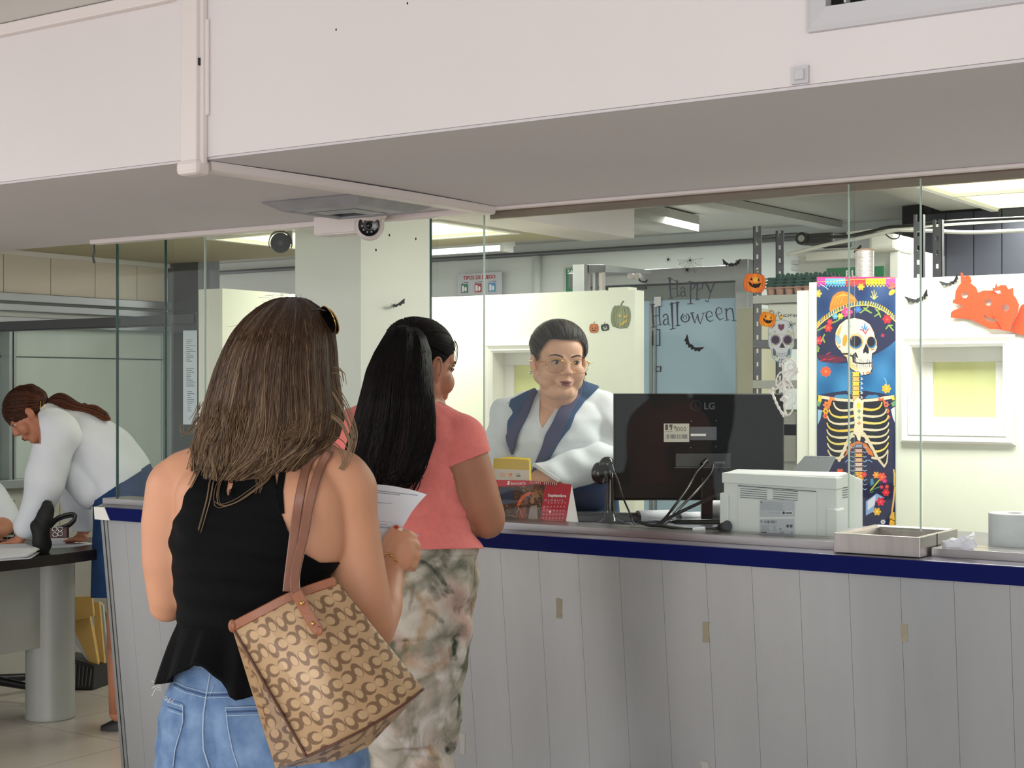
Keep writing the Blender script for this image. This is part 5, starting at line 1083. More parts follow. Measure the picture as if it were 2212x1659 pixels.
def curl_sheet(px, py, L, R_, lab, rot, H_=.04):
    p = PZ(px, py, ZT+.0015); ax = (RV*math.cos(rot)+DV*math.sin(rot)); cr = (RV*-math.sin(rot)+DV*math.cos(rot)); n = 18; prof = []
    for i in range(n+1):
        a = -2.2+ (4.3)*i/n; prof.append((R_*math.sin(a), R_*math.cos(a)))
    z0 = min(z for _, z in prof); prof = [(x, z-z0) for x, z in prof]
    prof = [(prof[0][0]-.05, .0)]+prof if False else prof
    vs = []
    for s_ in (0, 1):
        for x, z in prof: vs.append(p+ax*(L*s_)+cr*x+ZV*z*H_/(prof[n//2][1]))
    o = obj('paper_slip', MB().add(vs, [(i, i+1, n+2+i, n+1+i) for i in range(n)]), 'printed_slip', smooth=4, fix=False)
    m_ = o.modifiers.new('thickness', 'SOLIDIFY'); m_.thickness = .0006; return tag(o, lab, 'paper')
curl_sheet(1378, 1126, .105, .036, 'curled printed paper slip beneath the monitor, the left one', .22, .034)
curl_sheet(1466, 1124, .090, .034, 'curled printed paper slip beside the monitor neck, the right one', .2, .026)
pb = PZ(1440, 1128, ZT)
tag(obj('loose_paper', MB().loft([[pb+RV*(-.08+.16*i/8)+DV*(-.01)+ZV*(.002+.008*math.sin(i*.8)**2) for i in range(9)]+[pb+RV*(.08-.16*i/8)+DV*(-.01)+ZV*(.0012+.008*math.sin((8-i)*.8)**2) for i in range(9)], [pb+RV*(-.06+.16*i/8)+DV*.10+ZV*(.002+.008*math.sin(i*.8)**2) for i in range(9)]+[pb+RV*(.10-.16*i/8)+DV*.10+ZV*(.0012+.008*math.sin((8-i)*.8)**2) for i in range(9)]]), 'paper', smooth=.8), 'wavy white sheet lying under the two curled slips', 'paper')
# dark keyboard strip / desk mat at the far side of the counter
p0 = PZ(1262, 1122, ZT); kb = thing('keyboard', p0, 'black keyboard lying behind the microphone stand under the monitor', 'keyboard')
b = MB(); q = PZ(1300, 1127, ZT); b.hexa([q+RV*-.09+DV*0, q+RV*.13+DV*0, q+RV*.13+DV*.13, q+RV*-.09+DV*.13, q+RV*-.09+ZV*.020, q+RV*.13+ZV*.020, q+RV*.13+DV*.13+ZV*.012, q+RV*-.09+DV*.13+ZV*.012]); obj('case', b, 'black_plastic', kb, bevel=.003)
b = MB()
for r in range(5):
    for c_ in range(7): u = q+RV*(-.08+c_*.029)+DV*(.012+r*.023)+ZV*(.0195-.0014*r); b.hexa([u, u+RV*.024, u+RV*.024+DV*.019, u+DV*.019, u+ZV*.006, u+RV*.024+ZV*.006, u+RV*.024+DV*.019+ZV*.006, u+DV*.019+ZV*.006])
obj('keys', b, 'black_matte', kb)
# roll behind the monitor at the right
tag(obj('paper_stack', MB().cyl(PT(1545, 1100, 4.95), PT(1575, 1098, 4.92), .030), 'paper', smooth=.6), 'pale rolled papers between the monitor and the printer', 'paper roll')
# --- microphone / intercom stand
sp = PZ(1318, 1138, ZT); mc = thing('intercom_stand', sp, 'glossy black intercom on a flared stand left of the monitor', 'intercom')
obj('base', MB().lathe((sp.x, sp.y, ZT), [(.058, 0), (.060, .003), (.052, .010), (.034, .018), (.020, .030), (.0155, .05), (.0125, .09), (.011, .14), (.0125, .175)], n=36), 'black_gloss', mc, smooth=4)
hp = PT(1296, 1022, 4.62)
obj('speaker_head', MB().lathe(PT(1298, 1022, 4.66), [(.001, -.022), (.024, -.020), (.034, -.010), (.036, .004), (.030, .016), (.012, .022)], n=32, axis=(RV*.75-DV*.65).normalized()), 'black_gloss', mc, smooth=4)
obj('top_ball', MB().ell(PT(1311, 1002, 4.60), (.024, .022, .022)), 'black_gloss', mc, smooth=4)
obj('cable_boot', MB().cyl(PT(1320, 1006, 4.58), PT(1326, 1020, 4.565), .007, .004), 'black_plastic', mc, smooth=.6)
wire([(1320, 1008, 4.58), (1334, 1036, 4.56), (1346, 1075, 4.54), (1362, 1112, 4.58), (1366, 1125, 4.58), (1374, 1138, 4.57)], .0027, 'thin black cable hanging from the intercom head to the counter')
wire([(1330, 1122, 4.6), (1345, 1127, 4.62), (1362, 1134, 4.60), (1370, 1138, 4.58)], .0022, 'thin black lead curling on the counter by the intercom base')
# --- desk calendar
tcal = 4.80
cvs = thing('desk_calendar', PZ(1170, 1132, ZT), 'red September desk calendar with a wire spiral, standing behind the glass', 'calendar')
mat('calendar_red', C8(178, 26, 46), .5); mat('calendar_white', C8(214, 206, 204), .6)
def calpt(x, y, off=0.0):   # face plane, leaning back
    base = PT(x, y, tcal-.02); k = (1130-y)/92
    return base+DV*(.030*k+off)
FL = [(1075, 1043), (1236, 1048), (1224, 1131), (1096, 1128)]
cv = Canvas(1070, 1036, 1240, 1134, 4)
cv.poly([(1070, 1038), (1142, 1039), (1236, 1047), (1222, 1130), (1070, 1124)], (178, 26, 46))
cv.poly([(1070, 1050), (1140, 1049), (1178, 1048), (1166, 1127), (1070, 1124)], (64, 34, 22))
def noisep(seed, n, x0, x1, y0, y1, cols, r0, r1):
    rr = random.Random(seed)
    for _ in range(n): cv.ell(rr.uniform(x0, x1), rr.uniform(y0, y1), rr.uniform(r0, r1), rr.uniform(r0, r1)*.8, rr.choice(cols), rr.uniform(0, 180))
noisep(1, 160, 1086, 1172, 1050, 1124, [(96, 54, 26), (130, 78, 34), (50, 28, 20), (150, 100, 50), (80, 40, 26)], .6, 2.6)
noisep(2, 70, 1086, 1174, 1052, 1122, [(210, 160, 96), (190, 120, 60), (236, 200, 150)], .3, .8)
for k in range(7): cv.line([(1124+k*6, 1050), (1140+k*6, 1058+k), (1172, 1064+k*2)], .8, (150, 92, 48))
cv.poly([(1116, 1092), (1126, 1072), (1146, 1062), (1148, 1068), (1132, 1076), (1122, 1094)], (206, 84, 44)); cv.poly([(1148, 1064), (1158, 1062), (1166, 1070), (1162, 1078), (1150, 1074)], (150, 100, 60)); cv.ell(1136, 1084, 5, 8, (120, 74, 58)); cv.ell(1150, 1082, 4.5, 7, (160, 110, 80)); cv.poly([(1118, 1122), (1124, 1100), (1136, 1094), (1138, 1122)], (130, 56, 40)); cv.poly([(1140, 1122), (1146, 1094), (1160, 1092), (1162, 1122)], (150, 130, 120)); cv.line([(1114, 1120), (1120, 1096), (1130, 1120)], 1, (214, 120, 70))
cv.poly([(1070, 1055), (1109, 1055), (1107, 1088), (1070, 1090)], (28, 40, 66))
cv.poly([(1070, 1038), (1140, 1039), (1138, 1050), (1070, 1052)], (190, 30, 48))
# dates
rr = random.Random(5)
for r in range(6):
    for c_ in range(7):
        if (r == 0 and c_ < 1) or (r == 5 and c_ > 2): continue
        x = 1177.5-r*1.1+c_*7.1; y = 1081+r*8.2 if r else 1081
        if r == 0: x = 1178+c_*7.2
        for k in range(2): cv.rect(x-1.3+k*1.5, y+4.5, x-.3+k*1.5, y+7.2, (236, 206, 200), .75)
cv.ell(1188, 1106, 2.2, 2.4, (246, 226, 220))
cv.line([(1174, 1123), (1216, 1124)], .7, (230, 170, 170))
# cut to the calendar outline
mask = Canvas(1070, 1036, 1240, 1134, 4); mask.poly([(1070, 1038), (1142, 1039), (1236, 1047.5), (1222, 1130), (1070, 1124)], (1, 1, 1)); cv.a[mask.a[:, :, 3] < .5, 3] = 0
cv.mesh('front_leaf', lambda x, y: tuple(calpt(x, y)), 'printed_gloss', cvs)
# stand: back leaf
pa = calpt(1236, 1048); pe = calpt(1222, 1130); pc = PT(1252, 1134, tcal-.02)+DV*.075
pa2 = calpt(1070, 1040, .0); pc2 = PT(1082, 1126, tcal-.02)+DV*.075
obj('stand_board', MB().add([pa+DV*.002, pc, pe+DV*.002, pa+DV*.003, pc+DV*.001, pe+DV*.003], [(0, 1, 2), (3, 5, 4), (0, 3, 4, 1), (1, 4, 5, 2), (2, 5, 3, 0)]).add([calpt(1070, 1041, .002), calpt(1235, 1049, .002), pc, pc2, calpt(1070, 1041, .004), calpt(1235, 1049, .004), pc+DV*.002, pc2+DV*.002], [(0, 1, 2, 3), (7, 6, 5, 4)]).add([calpt(1071, 1041, .001), calpt(1235, 1049, .001), calpt(1222, 1129, .001), calpt(1071, 1124, .001)], [(0, 1, 2, 3)]), 'calendar_white', cvs, fix=False)
for i in range(14):
    if i == 6: continue
    x = 1145+i*4.4; y = 1045+i*.25; c = calpt(x, y); pts = [c+DV*.006*math.cos(a)+ZV*.006*math.sin(a)+RV*.0006*i/14 for a in [2*pi*j/12 for j in range(13)]]
    obj('spiral_ring', MB().tube(pts, .0008, n=6), 'chrome', cvs, smooth=4)
text_mesh('month_lettering', 'Septiembre', calpt(1184, 1073.5, -.001), RV+Vector((0, 0, -.03)), ZV, .0125, 'white_ink', cvs, bold=.0004, depth=.0002)
text_mesh('day_lettering', 'D  L  M  M  J  V  S', calpt(1177, 1083, -.001), RV+Vector((0, 0, -.02)), ZV, .0078, 'white_ink', cvs, depth=.0002)
text_mesh('brand_lettering', 'BANORTE', calpt(1103, 1048, -.001), RV, ZV, .0105, 'white_ink', cvs, depth=.0002)
obj('brand_mark', MB().box((0, 0, 0), (0, 0, 0)) if False else MB().add([calpt(x, y, -.0012) for x, y in ((1096, 1041), (1102, 1041), (1102, 1042.5), (1098, 1043.5), (1101, 1045), (1100, 1048), (1095, 1048), (1097, 1044))], [(0, 1, 2, 3, 4, 5, 6, 7)]), 'white_ink', cvs, fix=False)
# --- yellow card holder
tc = 4.86
yc = thing('payment_card', PZ(1110, 1118, ZT), 'yellow and white payment sign card standing behind the calendar', 'sign card')
mat('card_yellow', C8(224, 190, 30), .5); mat('card_white', C8(206, 196, 186), .6)
cv = Canvas(1062, 988, 1148, 1042, 4)
cv.poly([(1066, 992), (1068, 990), (1140, 993), (1143, 996), (1143, 1040), (1064, 1040)], (196, 160, 24)); cv.poly([(1064, 1012), (1143, 1016), (1143, 1040), (1064, 1040)], (200, 186, 172))
cv.line([(1080, 1029), (1080, 1022), (1091, 1022), (1091, 1029), (1080, 1029)], 1, (206, 96, 74)); cv.line([(1082, 1026), (1085, 1024), (1089, 1026)], 1, (206, 96, 74)); cv.ell(1100, 1025, 3.2, 3.6, (222, 150, 90)); cv.ell(1104, 1025, 3.0, 3.4, (206, 120, 70)); cv.line([(1098, 1030.5), (1107, 1030.5)], .8, (190, 120, 90)); cv.line([(1113, 1023), (1124, 1023.5)], 1, (110, 104, 104)); 
cv.mesh('card_face', lambda x, y: tuple(PT(x, y, tc)), 'printed_gloss', yc)
text_mesh('lettering', 'VISA', PT(1114.5, 1029.5, tc), RV, ZV, .0075, 'ink', yc, depth=.0002, bold=.0003)
obj('card_body', MB().hexa([PT(1064, 1118, tc)+DV*.001, PT(1143, 1118, tc)+DV*.001, PT(1152, 1118, tc)+DV*.05, PT(1073, 1118, tc)+DV*.05, PT(1068, 991, tc)+DV*.001, PT(1141, 994, tc)+DV*.001, PT(1146, 990, tc)+DV*.012, PT(1098, 987, tc)+DV*.012]), 'card_yellow', yc)
# --- printer
tp = 4.30
pr = thing('printer', PZ(1680, 1168, ZT), 'white laser printer seen from behind with a grey raised output flap', 'printer')
mat('printer_white', C8(214, 216, 214), .5, noise=.02); mat('printer_grey', C8(128, 130, 134), .55); mat('seam_dark', C8(60, 66, 72), .6)
o0 = PZ(1560, 1160, ZT); o1 = PZ(1806, 1174, ZT)
ux = (o1-o0); ux.z = 0; W = ux.length; ux.normalize(); uy = Vector((-ux.y, ux.x, 0)); 
def PR(a, d, z): return o0+ux*a+uy*d+ZV*(z+ZT-o0.z)
def prism_pr(poly, d0, d1): # poly in (a,z)
    n = len(poly); vs = [PR(a, d0, z) for a, z in poly]+[PR(a, d1, z) for a, z in poly]
    return MB().add(vs, [tuple(range(n-1, -1, -1)), tuple(range(n, 2*n))]+[(i, (i+1) % n, n+(i+1) % n, n+i) for i in range(n)])
hgt = .188; dep = .22
def sideprof(poly, a0, a1):   # poly in (d,z) extruded along a
    n = len(poly); vs = [PR(a0, d, z) for d, z in poly]+[PR(a1, d, z) for d, z in poly]
    return MB().add(vs, [tuple(range(n-1, -1, -1)), tuple(range(n, 2*n))]+[(i, (i+1) % n, n+(i+1) % n, n+i) for i in range(n)])
obj('body', sideprof([(0, 0), (0, hgt-.010), (.006, hgt-.002), (.09, hgt+.004), (dep, hgt-.022), (dep, 0)], .004, W), 'printer_white', pr, bevel=.004)
obj('back_panel', prism_pr([(.050, .0), (W-.055, .0), (W-.055, .139), (.050, .147)], -.004, .002), 'printer_white', pr, bevel=.0015)
obj('side_ear', prism_pr([(-.004, .002), (.024, .002), (.024, .118), (.018, .128), (-.004, .128)], -.010, .05), 'printer_white', pr, bevel=.004)
obj('corner_post', prism_pr([(W-.026, .0), (W+.004, .0), (W+.004, .095), (W-.026, .100)], -.010, .06), 'printer_white', pr, bevel=.005)
obj('top_lid', prism_pr([(.001, .156), (W+.002, .148), (W+.002, hgt-.006), (.001, hgt-.002)], -.006, .05), 'printer_white', pr, bevel=.003)
obj('lid_gap', prism_pr([(.052, .1490), (W-.056, .1410), (W-.056, .1430), (.052, .1512)], -.0075, -.0055), 'seam_dark', pr)
for i in range(5):
    for a0, a1 in ((.058, .140), (.158, .232)):
        z = .1415-i*.0062; obj('vent_slot', prism_pr([(a0, z-.0001), (a1, z-.0026), (a1, z-.0010), (a0, z+.0015)], -.0055, -.0035), 'seam_dark', pr)
for i in range(5):
    z = .150-i*.0068; obj('vent_slot', MB().hexa([PR(W+.0002, .05, z), PR(W+.0016, .05, z), PR(W+.0016, .09, z), PR(W+.0002, .09, z), PR(W+.0002, .05, z+.0015), PR(W+.0016, .05, z+.0015), PR(W+.0016, .09, z+.0015), PR(W+.0002, .09, z+.0015)]), 'seam_dark', pr)
obj('output_flap', MB().hexa([PR(.165, .10, hgt-.004), PR(.275, .10, hgt-.004), PR(.275, .112, hgt-.008), PR(.165, .112, hgt-.008), PR(.190, .155, hgt+.046), PR(.284, .155, hgt+.046), PR(.284, .163, hgt+.044), PR(.190, .163, hgt+.044)]), 'printer_grey', pr, bevel=.003)
for k in range(3): obj('flap_rib', MB().tube([PR(.212+k*.022, .151, hgt+.042), PR(.209+k*.022, .142, hgt+.030)], .0011, n=6), 'seam_dark', pr)
obj('top_recess', sideprof([(.10, hgt+.0045), (.10, hgt+.002), (.20, hgt-.018), (.20, hgt-.014)], .06, .27), 'printer_grey', pr)
# labels of the printer
def printer_label(x0, y0, x1, y1, fnn, nm):
    cv = Canvas(x0, y0, x1, y1, 5, (176, 178, 186)); fnn(cv)
    def f(x, y):
        a = (x-1560)/(1806-1560)*W; z = (1160+(x-1560)/246*14-y)*4.36/F; return tuple(PR(a, -.0055, z))
    cv.mesh(nm, f, 'printed_paper', pr)
def lab1(cv):
    cv.ell(1649, 1086, 2.2, 2.2, (60, 70, 76)); cv.ell(1649, 1086, 1.1, 1.1, (176, 178, 186))
    for i in range(9): cv.line([(1654-(i > 0)*7, 1086+i*1.9), (1700-(i*7 % 9), 1088+i*1.9+.8)], .6, (130, 134, 144))
    cv.line([(1666, 1108), (1690, 1110)], .7, (120, 124, 134)); cv.rect(1693, 1105, 1717, 1113, (196, 198, 204)); cv.ell(1697, 1109, 2.8, 3, (24, 24, 28)); cv.rect(1701, 1108, 1715, 1111, (50, 52, 58))
def lab2(cv):
    cv.ell(1649, 1127, 2.2, 2.2, (60, 70, 76)); cv.ell(1649, 1127, 1.1, 1.1, (176, 178, 186)); r = random.Random(8); x = 1655
    while x < 1682: w = r.choice((.6, 1, 1.5)); cv.rect(x, 1125, x+w, 1131, (40, 42, 48)); x += w+r.choice((.6, 1, 1.4))
    for i in range(6):
        for a, c in ((1648, 1669), (1674, 1684)): cv.line([(a, 1135+i*2.3), (c-(i*5 % 6), 1135.6+i*2.3)], .6, (110, 114, 124))
    cv.rect(1703, 1134, 1708, 1140, (40, 42, 48)); cv.rect(1710, 1134, 1716, 1140, (60, 62, 68)); cv.line([(1694, 1148), (1690, 1150), (1689, 1154), (1692, 1157)], 1, (50, 50, 56)); cv.line([(1698, 1149), (1695, 1151), (1694, 1154), (1697, 1157)], 1, (50, 50, 56)); cv.ell(1690, 1143, 1.8, 1.8, (90, 92, 98)); cv.rect(1648, 1149, 1660, 1153, (70, 72, 78)); cv.rect(1711, 1157.5, 1718, 1159.5, (20, 20, 22)); cv.poly([(1712, 1149), (1717, 1149), (1714.5, 1154)], (120, 124, 134))
printer_label(1645, 1081, 1720, 1117, lab1, 'recycling_label'); printer_label(1645, 1122, 1720, 1161, lab2, 'rating_label')
# --- stainless tray through the glass
ty = thing('steel_tray', (-1.415, 3.87, ZT), 'brushed stainless steel cash tray pushed under the glass on the counter', 'tray')
tx0, tx1, tyy0, tyy1, th_ = -1.533, -1.302, 3.735, 4.03, .052
b = MB()
def rct(i, z, s=0): return [(tx0+i, tyy0+i, z), (tx1-i, tyy0+i, z), (tx1-i, tyy1-i, z), (tx0+i, tyy1-i, z)]
b.loft([rct(0, ZT+.001), rct(0, ZT+th_), rct(.012, ZT+th_), rct(.020, ZT+th_-.004), rct(.030, ZT+.012)])
mat('tray_steel', C8(176, 170, 166), .34, metal=.9, noise=.15, nscale=7, stretch=(8, 1, 1), bump=.02)
obj('tray_body', b, 'tray_steel', ty, bevel=.0015)
obj('seam', MB().box((tx1-.0002, 3.862, ZT+.002), (tx1+.0008, 3.865, ZT+th_)), 'dark_void', ty)
# --- torn paper and roll behind it
p = PZ(2080, 1190, ZT+.021)
cr = []
b = MB(); rows = []
for i in range(9):
    s_ = i/8; c = PZ(2036, 1184, ZT+.022).lerp(PZ(2102, 1189, ZT+.022), s_); rr_ = .010+.012*s_; row = []
    for j in range(14):
        a = 2*pi*j/14*.92+.2; k = 1+.14*math.sin(j*2.3+i*.9)+.12*math.sin(i*2.1+j); row.append(c+DV*rr_*math.cos(a)*k+ZV*(rr_*k*(1+math.sin(a))*.86)+RV*(.006*math.sin(j*1.7+i)*s_))
    rows.append(row)
o = obj('crumpled_paper', b.loft(rows, caps=False), 'paper', smooth=1.2, fix=False); o.modifiers.new('thickness', 'SOLIDIFY').thickness = .0008
tag(o, 'crumpled strip of white paper on the ledge between tray and roll', 'paper')
p = Vector((-1.06, 3.985, ZT+.0))
pr_ = PT(2197, 1150, 3.9); rx = pr_.x; 
rl = thing('paper_roll', (rx, 3.99, ZT), 'large roll of thin white paper standing on the counter at the right edge', 'paper roll')
mat('tissue', C8(216, 216, 220), .85, noise=.10, nscale=18, bump=.2, bscale=60)
RR = .066
z0 = ZT+.001
pts = [(RR, 0), (RR+.0005, .002), (RR+.0005, .100), (RR-.001, .1015), (.019, .1015), (.018, .0985), (.018, .07), (.017, .069)]
yc_ = 3.945+RR
cxr = PY(2193, 1120, yc_).x
for o_ in (rl,): o_.location = (cxr, yc_, ZT)
obj('paper_winding', MB().lathe((cxr, yc_, z0), pts, n=48), 'tissue', rl, smooth=.7)
obj('core', MB().lathe((cxr, yc_, z0+.06), [(.0175, 0), (.0175, .036), (.015, .036), (.015, .002)], n=24), 'cardboard', rl, smooth=.7)
a0 = math.radians(205)
e0 = Vector((cxr+RR*math.cos(a0), yc_+RR*math.sin(a0), z0)); tdir = Vector((math.sin(a0), -math.cos(a0), 0))
obj('loose_end', MB().hexa([e0, e0+tdir*.012, e0+tdir*.012+Vector((.0006, .0006, 0)), e0+Vector((.0006, .0006, 0)), e0+ZV*.1, e0+tdir*.014+ZV*.103, e0+tdir*.014+Vector((.0006, .0006, 0))+ZV*.103, e0+Vector((.0006, .0006, 0))+ZV*.1]), 'tissue', rl)
# ================================================================== FIGURE TOOLS
from mathutils.bvhtree import BVHTree
def remeshed(mb, vox, it=8, fac=.5, mask=None, name='tmp'):
    """union of closed blobs -> one continuous skin; returns V (n,3), F quads/tris list"""
    me = bpy.data.meshes.new(name); me.from_pydata(mb.v, [], mb.f); me.update(); fixnormals(me)
    o = bpy.data.objects.new(name, me); COL.objects.link(o)
    m = o.modifiers.new('r', 'REMESH'); m.mode = 'VOXEL'; m.voxel_size = vox
    dg = bpy.context.evaluated_depsgraph_get(); ev = o.evaluated_get(dg); m2 = ev.to_mesh()
    n = len(m2.vertices); V = np.empty(n*3, dtype=np.float64); m2.vertices.foreach_get('co', V); V = V.reshape(-1, 3)
    Fc = [tuple(p.vertices) for p in m2.polygons]
    E = np.empty(len(m2.edges)*2, dtype=np.int32); m2.edges.foreach_get('vertices', E); E = E.reshape(-1, 2)
    ev.to_mesh_clear(); bpy.data.objects.remove(o); bpy.data.meshes.remove(me)
    deg = np.bincount(E.ravel(), minlength=n).astype(float)[:, None]; deg[deg == 0] = 1
    w = np.ones((n, 1)) if mask is None else mask(V)[:, None]
    for _ in range(it):
        S = np.zeros_like(V)
        for k in range(3):
            S[:, k] = np.bincount(E[:, 0], weights=V[E[:, 1], k], minlength=n)+np.bincount(E[:, 1], weights=V[E[:, 0], k], minlength=n)
        V = V+(S/deg-V)*fac*w
    return V, np.array([f for f in Fc if len(f) == 4], dtype=np.int64)
def vnormals(V, T):
    N = np.zeros_like(V); T3 = np.vstack([T[:, [0, 1, 2]], T[:, [0, 2, 3]]]) if T.shape[1] == 4 else T
    fn = np.cross(V[T3[:, 1]]-V[T3[:, 0]], V[T3[:, 2]]-V[T3[:, 0]])
    for k in range(3): 
        for j in range(3): N[:, j] += np.bincount(T3[:, k], weights=fn[:, j], minlength=len(V))
    N /= (np.linalg.norm(N, axis=1, keepdims=True)+1e-12)
    return N
def clip(V, T, f, extra=None):
    """keep f>0, cutting triangles along f=0"""
    if T.shape[1] == 4: T = np.vstack([T[:, [0, 1, 2]], T[:, [0, 2, 3]]])
    f = np.where(np.abs(f) < 1e-9, 1e-9, f)
    ins = f > 0; cnt = ins[T].sum(1)
    keep = T[cnt == 3]; V2 = [V]; n = len(V); cache = {}; new = []; tris = []
    def cut(a, b):
        nonlocal n
        k = (a, b) if a < b else (b, a)
        if k in cache: return cache[k]
        s = f[a]/(f[a]-f[b]); new.append(V[a]+(V[b]-V[a])*s); cache[k] = n; n += 1; return cache[k]
    for t in T[(cnt == 1) | (cnt == 2)]:
        a, b, c = [int(x) for x in t]
        for _ in range(3):
            if ins[a] and not ins[b] and not ins[c]: tris.append((a, cut(a, b), cut(a, c))); break
            if ins[a] and ins[b] and not ins[c]:
                p, q = cut(b, c), cut(a, c); tris += [(a, b, p), (a, p, q)]; break
            a, b, c = b, c, a
    if new: V2.append(np.array(new))
    Vn = np.vstack(V2); Tn = np.vstack([keep, np.array(tris, dtype=np.int64)]) if tris else keep
    used = np.unique(Tn); rm = -np.ones(len(Vn), int); rm[used] = np.arange(len(used))
    return Vn[used], rm[Tn]
def poly_sdf(px, py, poly):
    poly = np.array(poly, float); d = np.full(px.shape, 1e9); ins = np.zeros(px.shape, bool); n = len(poly)
    for i in range(n):
        (xa, ya), (xb, yb) = poly[i], poly[(i+1) % n]; L2 = (xb-xa)**2+(yb-ya)**2+1e-9
        k = np.clip(((px-xa)*(xb-xa)+(py-ya)*(yb-ya))/L2, 0, 1); d = np.minimum(d, np.hypot(px-xa-k*(xb-xa), py-ya-k*(yb-ya)))
        if ya != yb: ins ^= ((ya > py) != (yb > py)) & (px < (xb-xa)*(py-ya)/(yb-ya)+xa)
    return np.where(ins, d, -d)
def wrinkle(V, N, amp, waves):
    s = np.zeros(len(V))
    for (kx, ky, kz, ph, a) in waves: s += a*np.sin(V[:, 0]*kx+V[:, 1]*ky+V[:, 2]*kz+ph+1.3*np.sin(V[:, 2]*9+V[:, 0]*7+ph))
    return V+N*(amp*s)[:, None]
def solid(o, th): m = o.modifiers.new('thickness', 'SOLIDIFY'); m.thickness = th; m.offset = -1; return o
class Fig:
    def __init__(s, t0): s.t0 = t0; s.s = t0/F; s.b = MB()
    def P(s, px, py, d=0.0): return PT(px, py, s.t0+d)
    def chain(s, pts, n=22, mb=None):
        b = mb or s.b; P_ = [(s.P(p[0], p[1], p[2]), p[3]) for p in pts]
        for (p, r), (q, r2) in zip(P_, P_[1:]):
            L = (q-p).length
            if L > 1e-5: b.cyl(p, q, r, r2, n=n)
        for p, r in P_: b.ell(p, r, nu=n, nv=max(8, n//2))
    def rows(s, rows, n=40, e=2.3, mb=None):
        b = mb or s.b; rings = []
        for r in rows:
            py, L, R, dn, df = r[:5]; cx = (L+R)/2; w = (R-L)/2*s.s; dc = (dn+df)/2; hd = (df-dn)/2; c = s.P(cx, py, dc); ring = []
            for i in range(n):
                a = 2*pi*i/n; ca, sa = math.cos(a), math.sin(a); ca = math.copysign(abs(ca)**(2/e), ca); sa = math.copysign(abs(sa)**(2/e), sa)
                ring.append(c+RV*(w*ca)+DV*(hd*sa))
            rings.append(ring)
        b.loft(rings)
def bvh_of(V, T): return BVHTree.FromPolygons([tuple(v) for v in V], [tuple(int(i) for i in t) for t in T])
CAMP = Vector((0, 0, H))
def hit(bvh, px, py, off=0.0, dmin=0.0):
    d = (PT(px, py, 1.0)-CAMP).normalized(); r = bvh.ray_cast(CAMP+d*dmin, d)
    return r[0]-d*off if r[0] is not None else None
def on_surf(bvh, pts, off, step=6):
    out = []
    for (x0, y0), (x1, y1) in zip(pts, pts[1:]):
        n = max(1, int(math.hypot(x1-x0, y1-y0)/step))
        for k in range(n):
            p = hit(bvh, x0+(x1-x0)*k/n, y0+(y1-y0)*k/n, off)
            if p is not None: out.append(p)
    p = hit(bvh, *pts[-1], off)
    if p is not None: out.append(p)
    return out
def ribbon(path, width, nrm_fn, th, b=None):
    b = b or MB(); rings = []
    for i, p in enumerate(path):
        d = (path[min(i+1, len(path)-1)]-path[max(i-1, 0)]).normalized(); nn = nrm_fn(p); s_ = d.cross(nn).normalized(); nn = s_.cross(d).normalized(); w = width/2
        rings.append([p-s_*w, p-s_*w*.8+nn*th, p+s_*w*.8+nn*th, p+s_*w, p+s_*w*.8-nn*th*.3, p-s_*w*.8-nn*th*.3])
    return b.loft(rings)
def catmull(P_, k=6):
    out = []
    for i in range(len(P_)-1):
        p0 = P_[max(i-1, 0)]; p1 = P_[i]; p2 = P_[i+1]; p3 = P_[min(i+2, len(P_)-1)]
        for j in range(k):
            s_ = j/k; out.append(.5*((2*p1)+(p2-p0)*s_+(2*p0-5*p1+4*p2-p3)*s_*s_+(3*p1-p0-3*p2+p3)*s_**3))
    out.append(P_[-1]); return out
class Strands:
    def __init__(s): s.V = []; s.F = []; s.C = []
    def add(s, pts, r0, r1, col0, col1, n=4):
        m_ = len(pts); base = len(s.V); P_ = np.array([tuple(p) for p in pts]); D = np.gradient(P_, axis=0); D /= (np.linalg.norm(D, axis=1, keepdims=True)+1e-9)
        up = np.cross(D, np.array([.3, .5, .81])); up /= (np.linalg.norm(up, axis=1, keepdims=True)+1e-9); bb = np.cross(D, up)
        for i in range(m_):
            k = i/(m_-1); r = (r0*(1-k)+r1*k)*(1 if i else .6)
            for j in range(n):
                a = 2*pi*j/n; s.V.append(P_[i]+(up[i]*math.cos(a)+bb[i]*math.sin(a))*r); s.C.append([col0[q]*(1-k)+col1[q]*k for q in range(3)])
        for i in range(m_-1):
            for j in range(n): s.F.append((base+i*n+j, base+i*n+(j+1) % n, base+(i+1)*n+(j+1) % n, base+(i+1)*n+j))
    def build(s, name, m, parent): return npmesh(name, np.array(s.V), s.F, m, parent, np.array(s.C))
vcmat('hair', .45, spec=.22); vcmat('hair_dark', .5, spec=.12)
def skinmat(n, c): return mat(n, c, .5, noise=.10, nscale=9, spec=.35, sss=.12, bump=.06, bscale=120)
skinmat('skin_tan', C8(210, 153, 121)); skinmat('skin_brown', C8(178, 124, 98)); skinmat('skin_warm', C8(192, 128, 98)); skinmat('skin_shade', C8(160, 108, 84))
mat('eye_white', C8(214, 208, 204), .3); mat('eye_dark', C8(30, 20, 16), .15); mat('brow_brown', C8(64, 42, 34), .8); mat('lip', C8(142, 78, 74), .4)
def head_frame(center, fwd, up):
    f = Vector(fwd).normalized(); u = Vector(up); u = (u-f*u.dot(f)).normalized(); r = f.cross(u)
    M_ = Matrix(((r.x, f.x, u.x, center[0]), (r.y, f.y, u.y, center[1]), (r.z, f.z, u.z, center[2]), (0, 0, 0, 1))); return M_
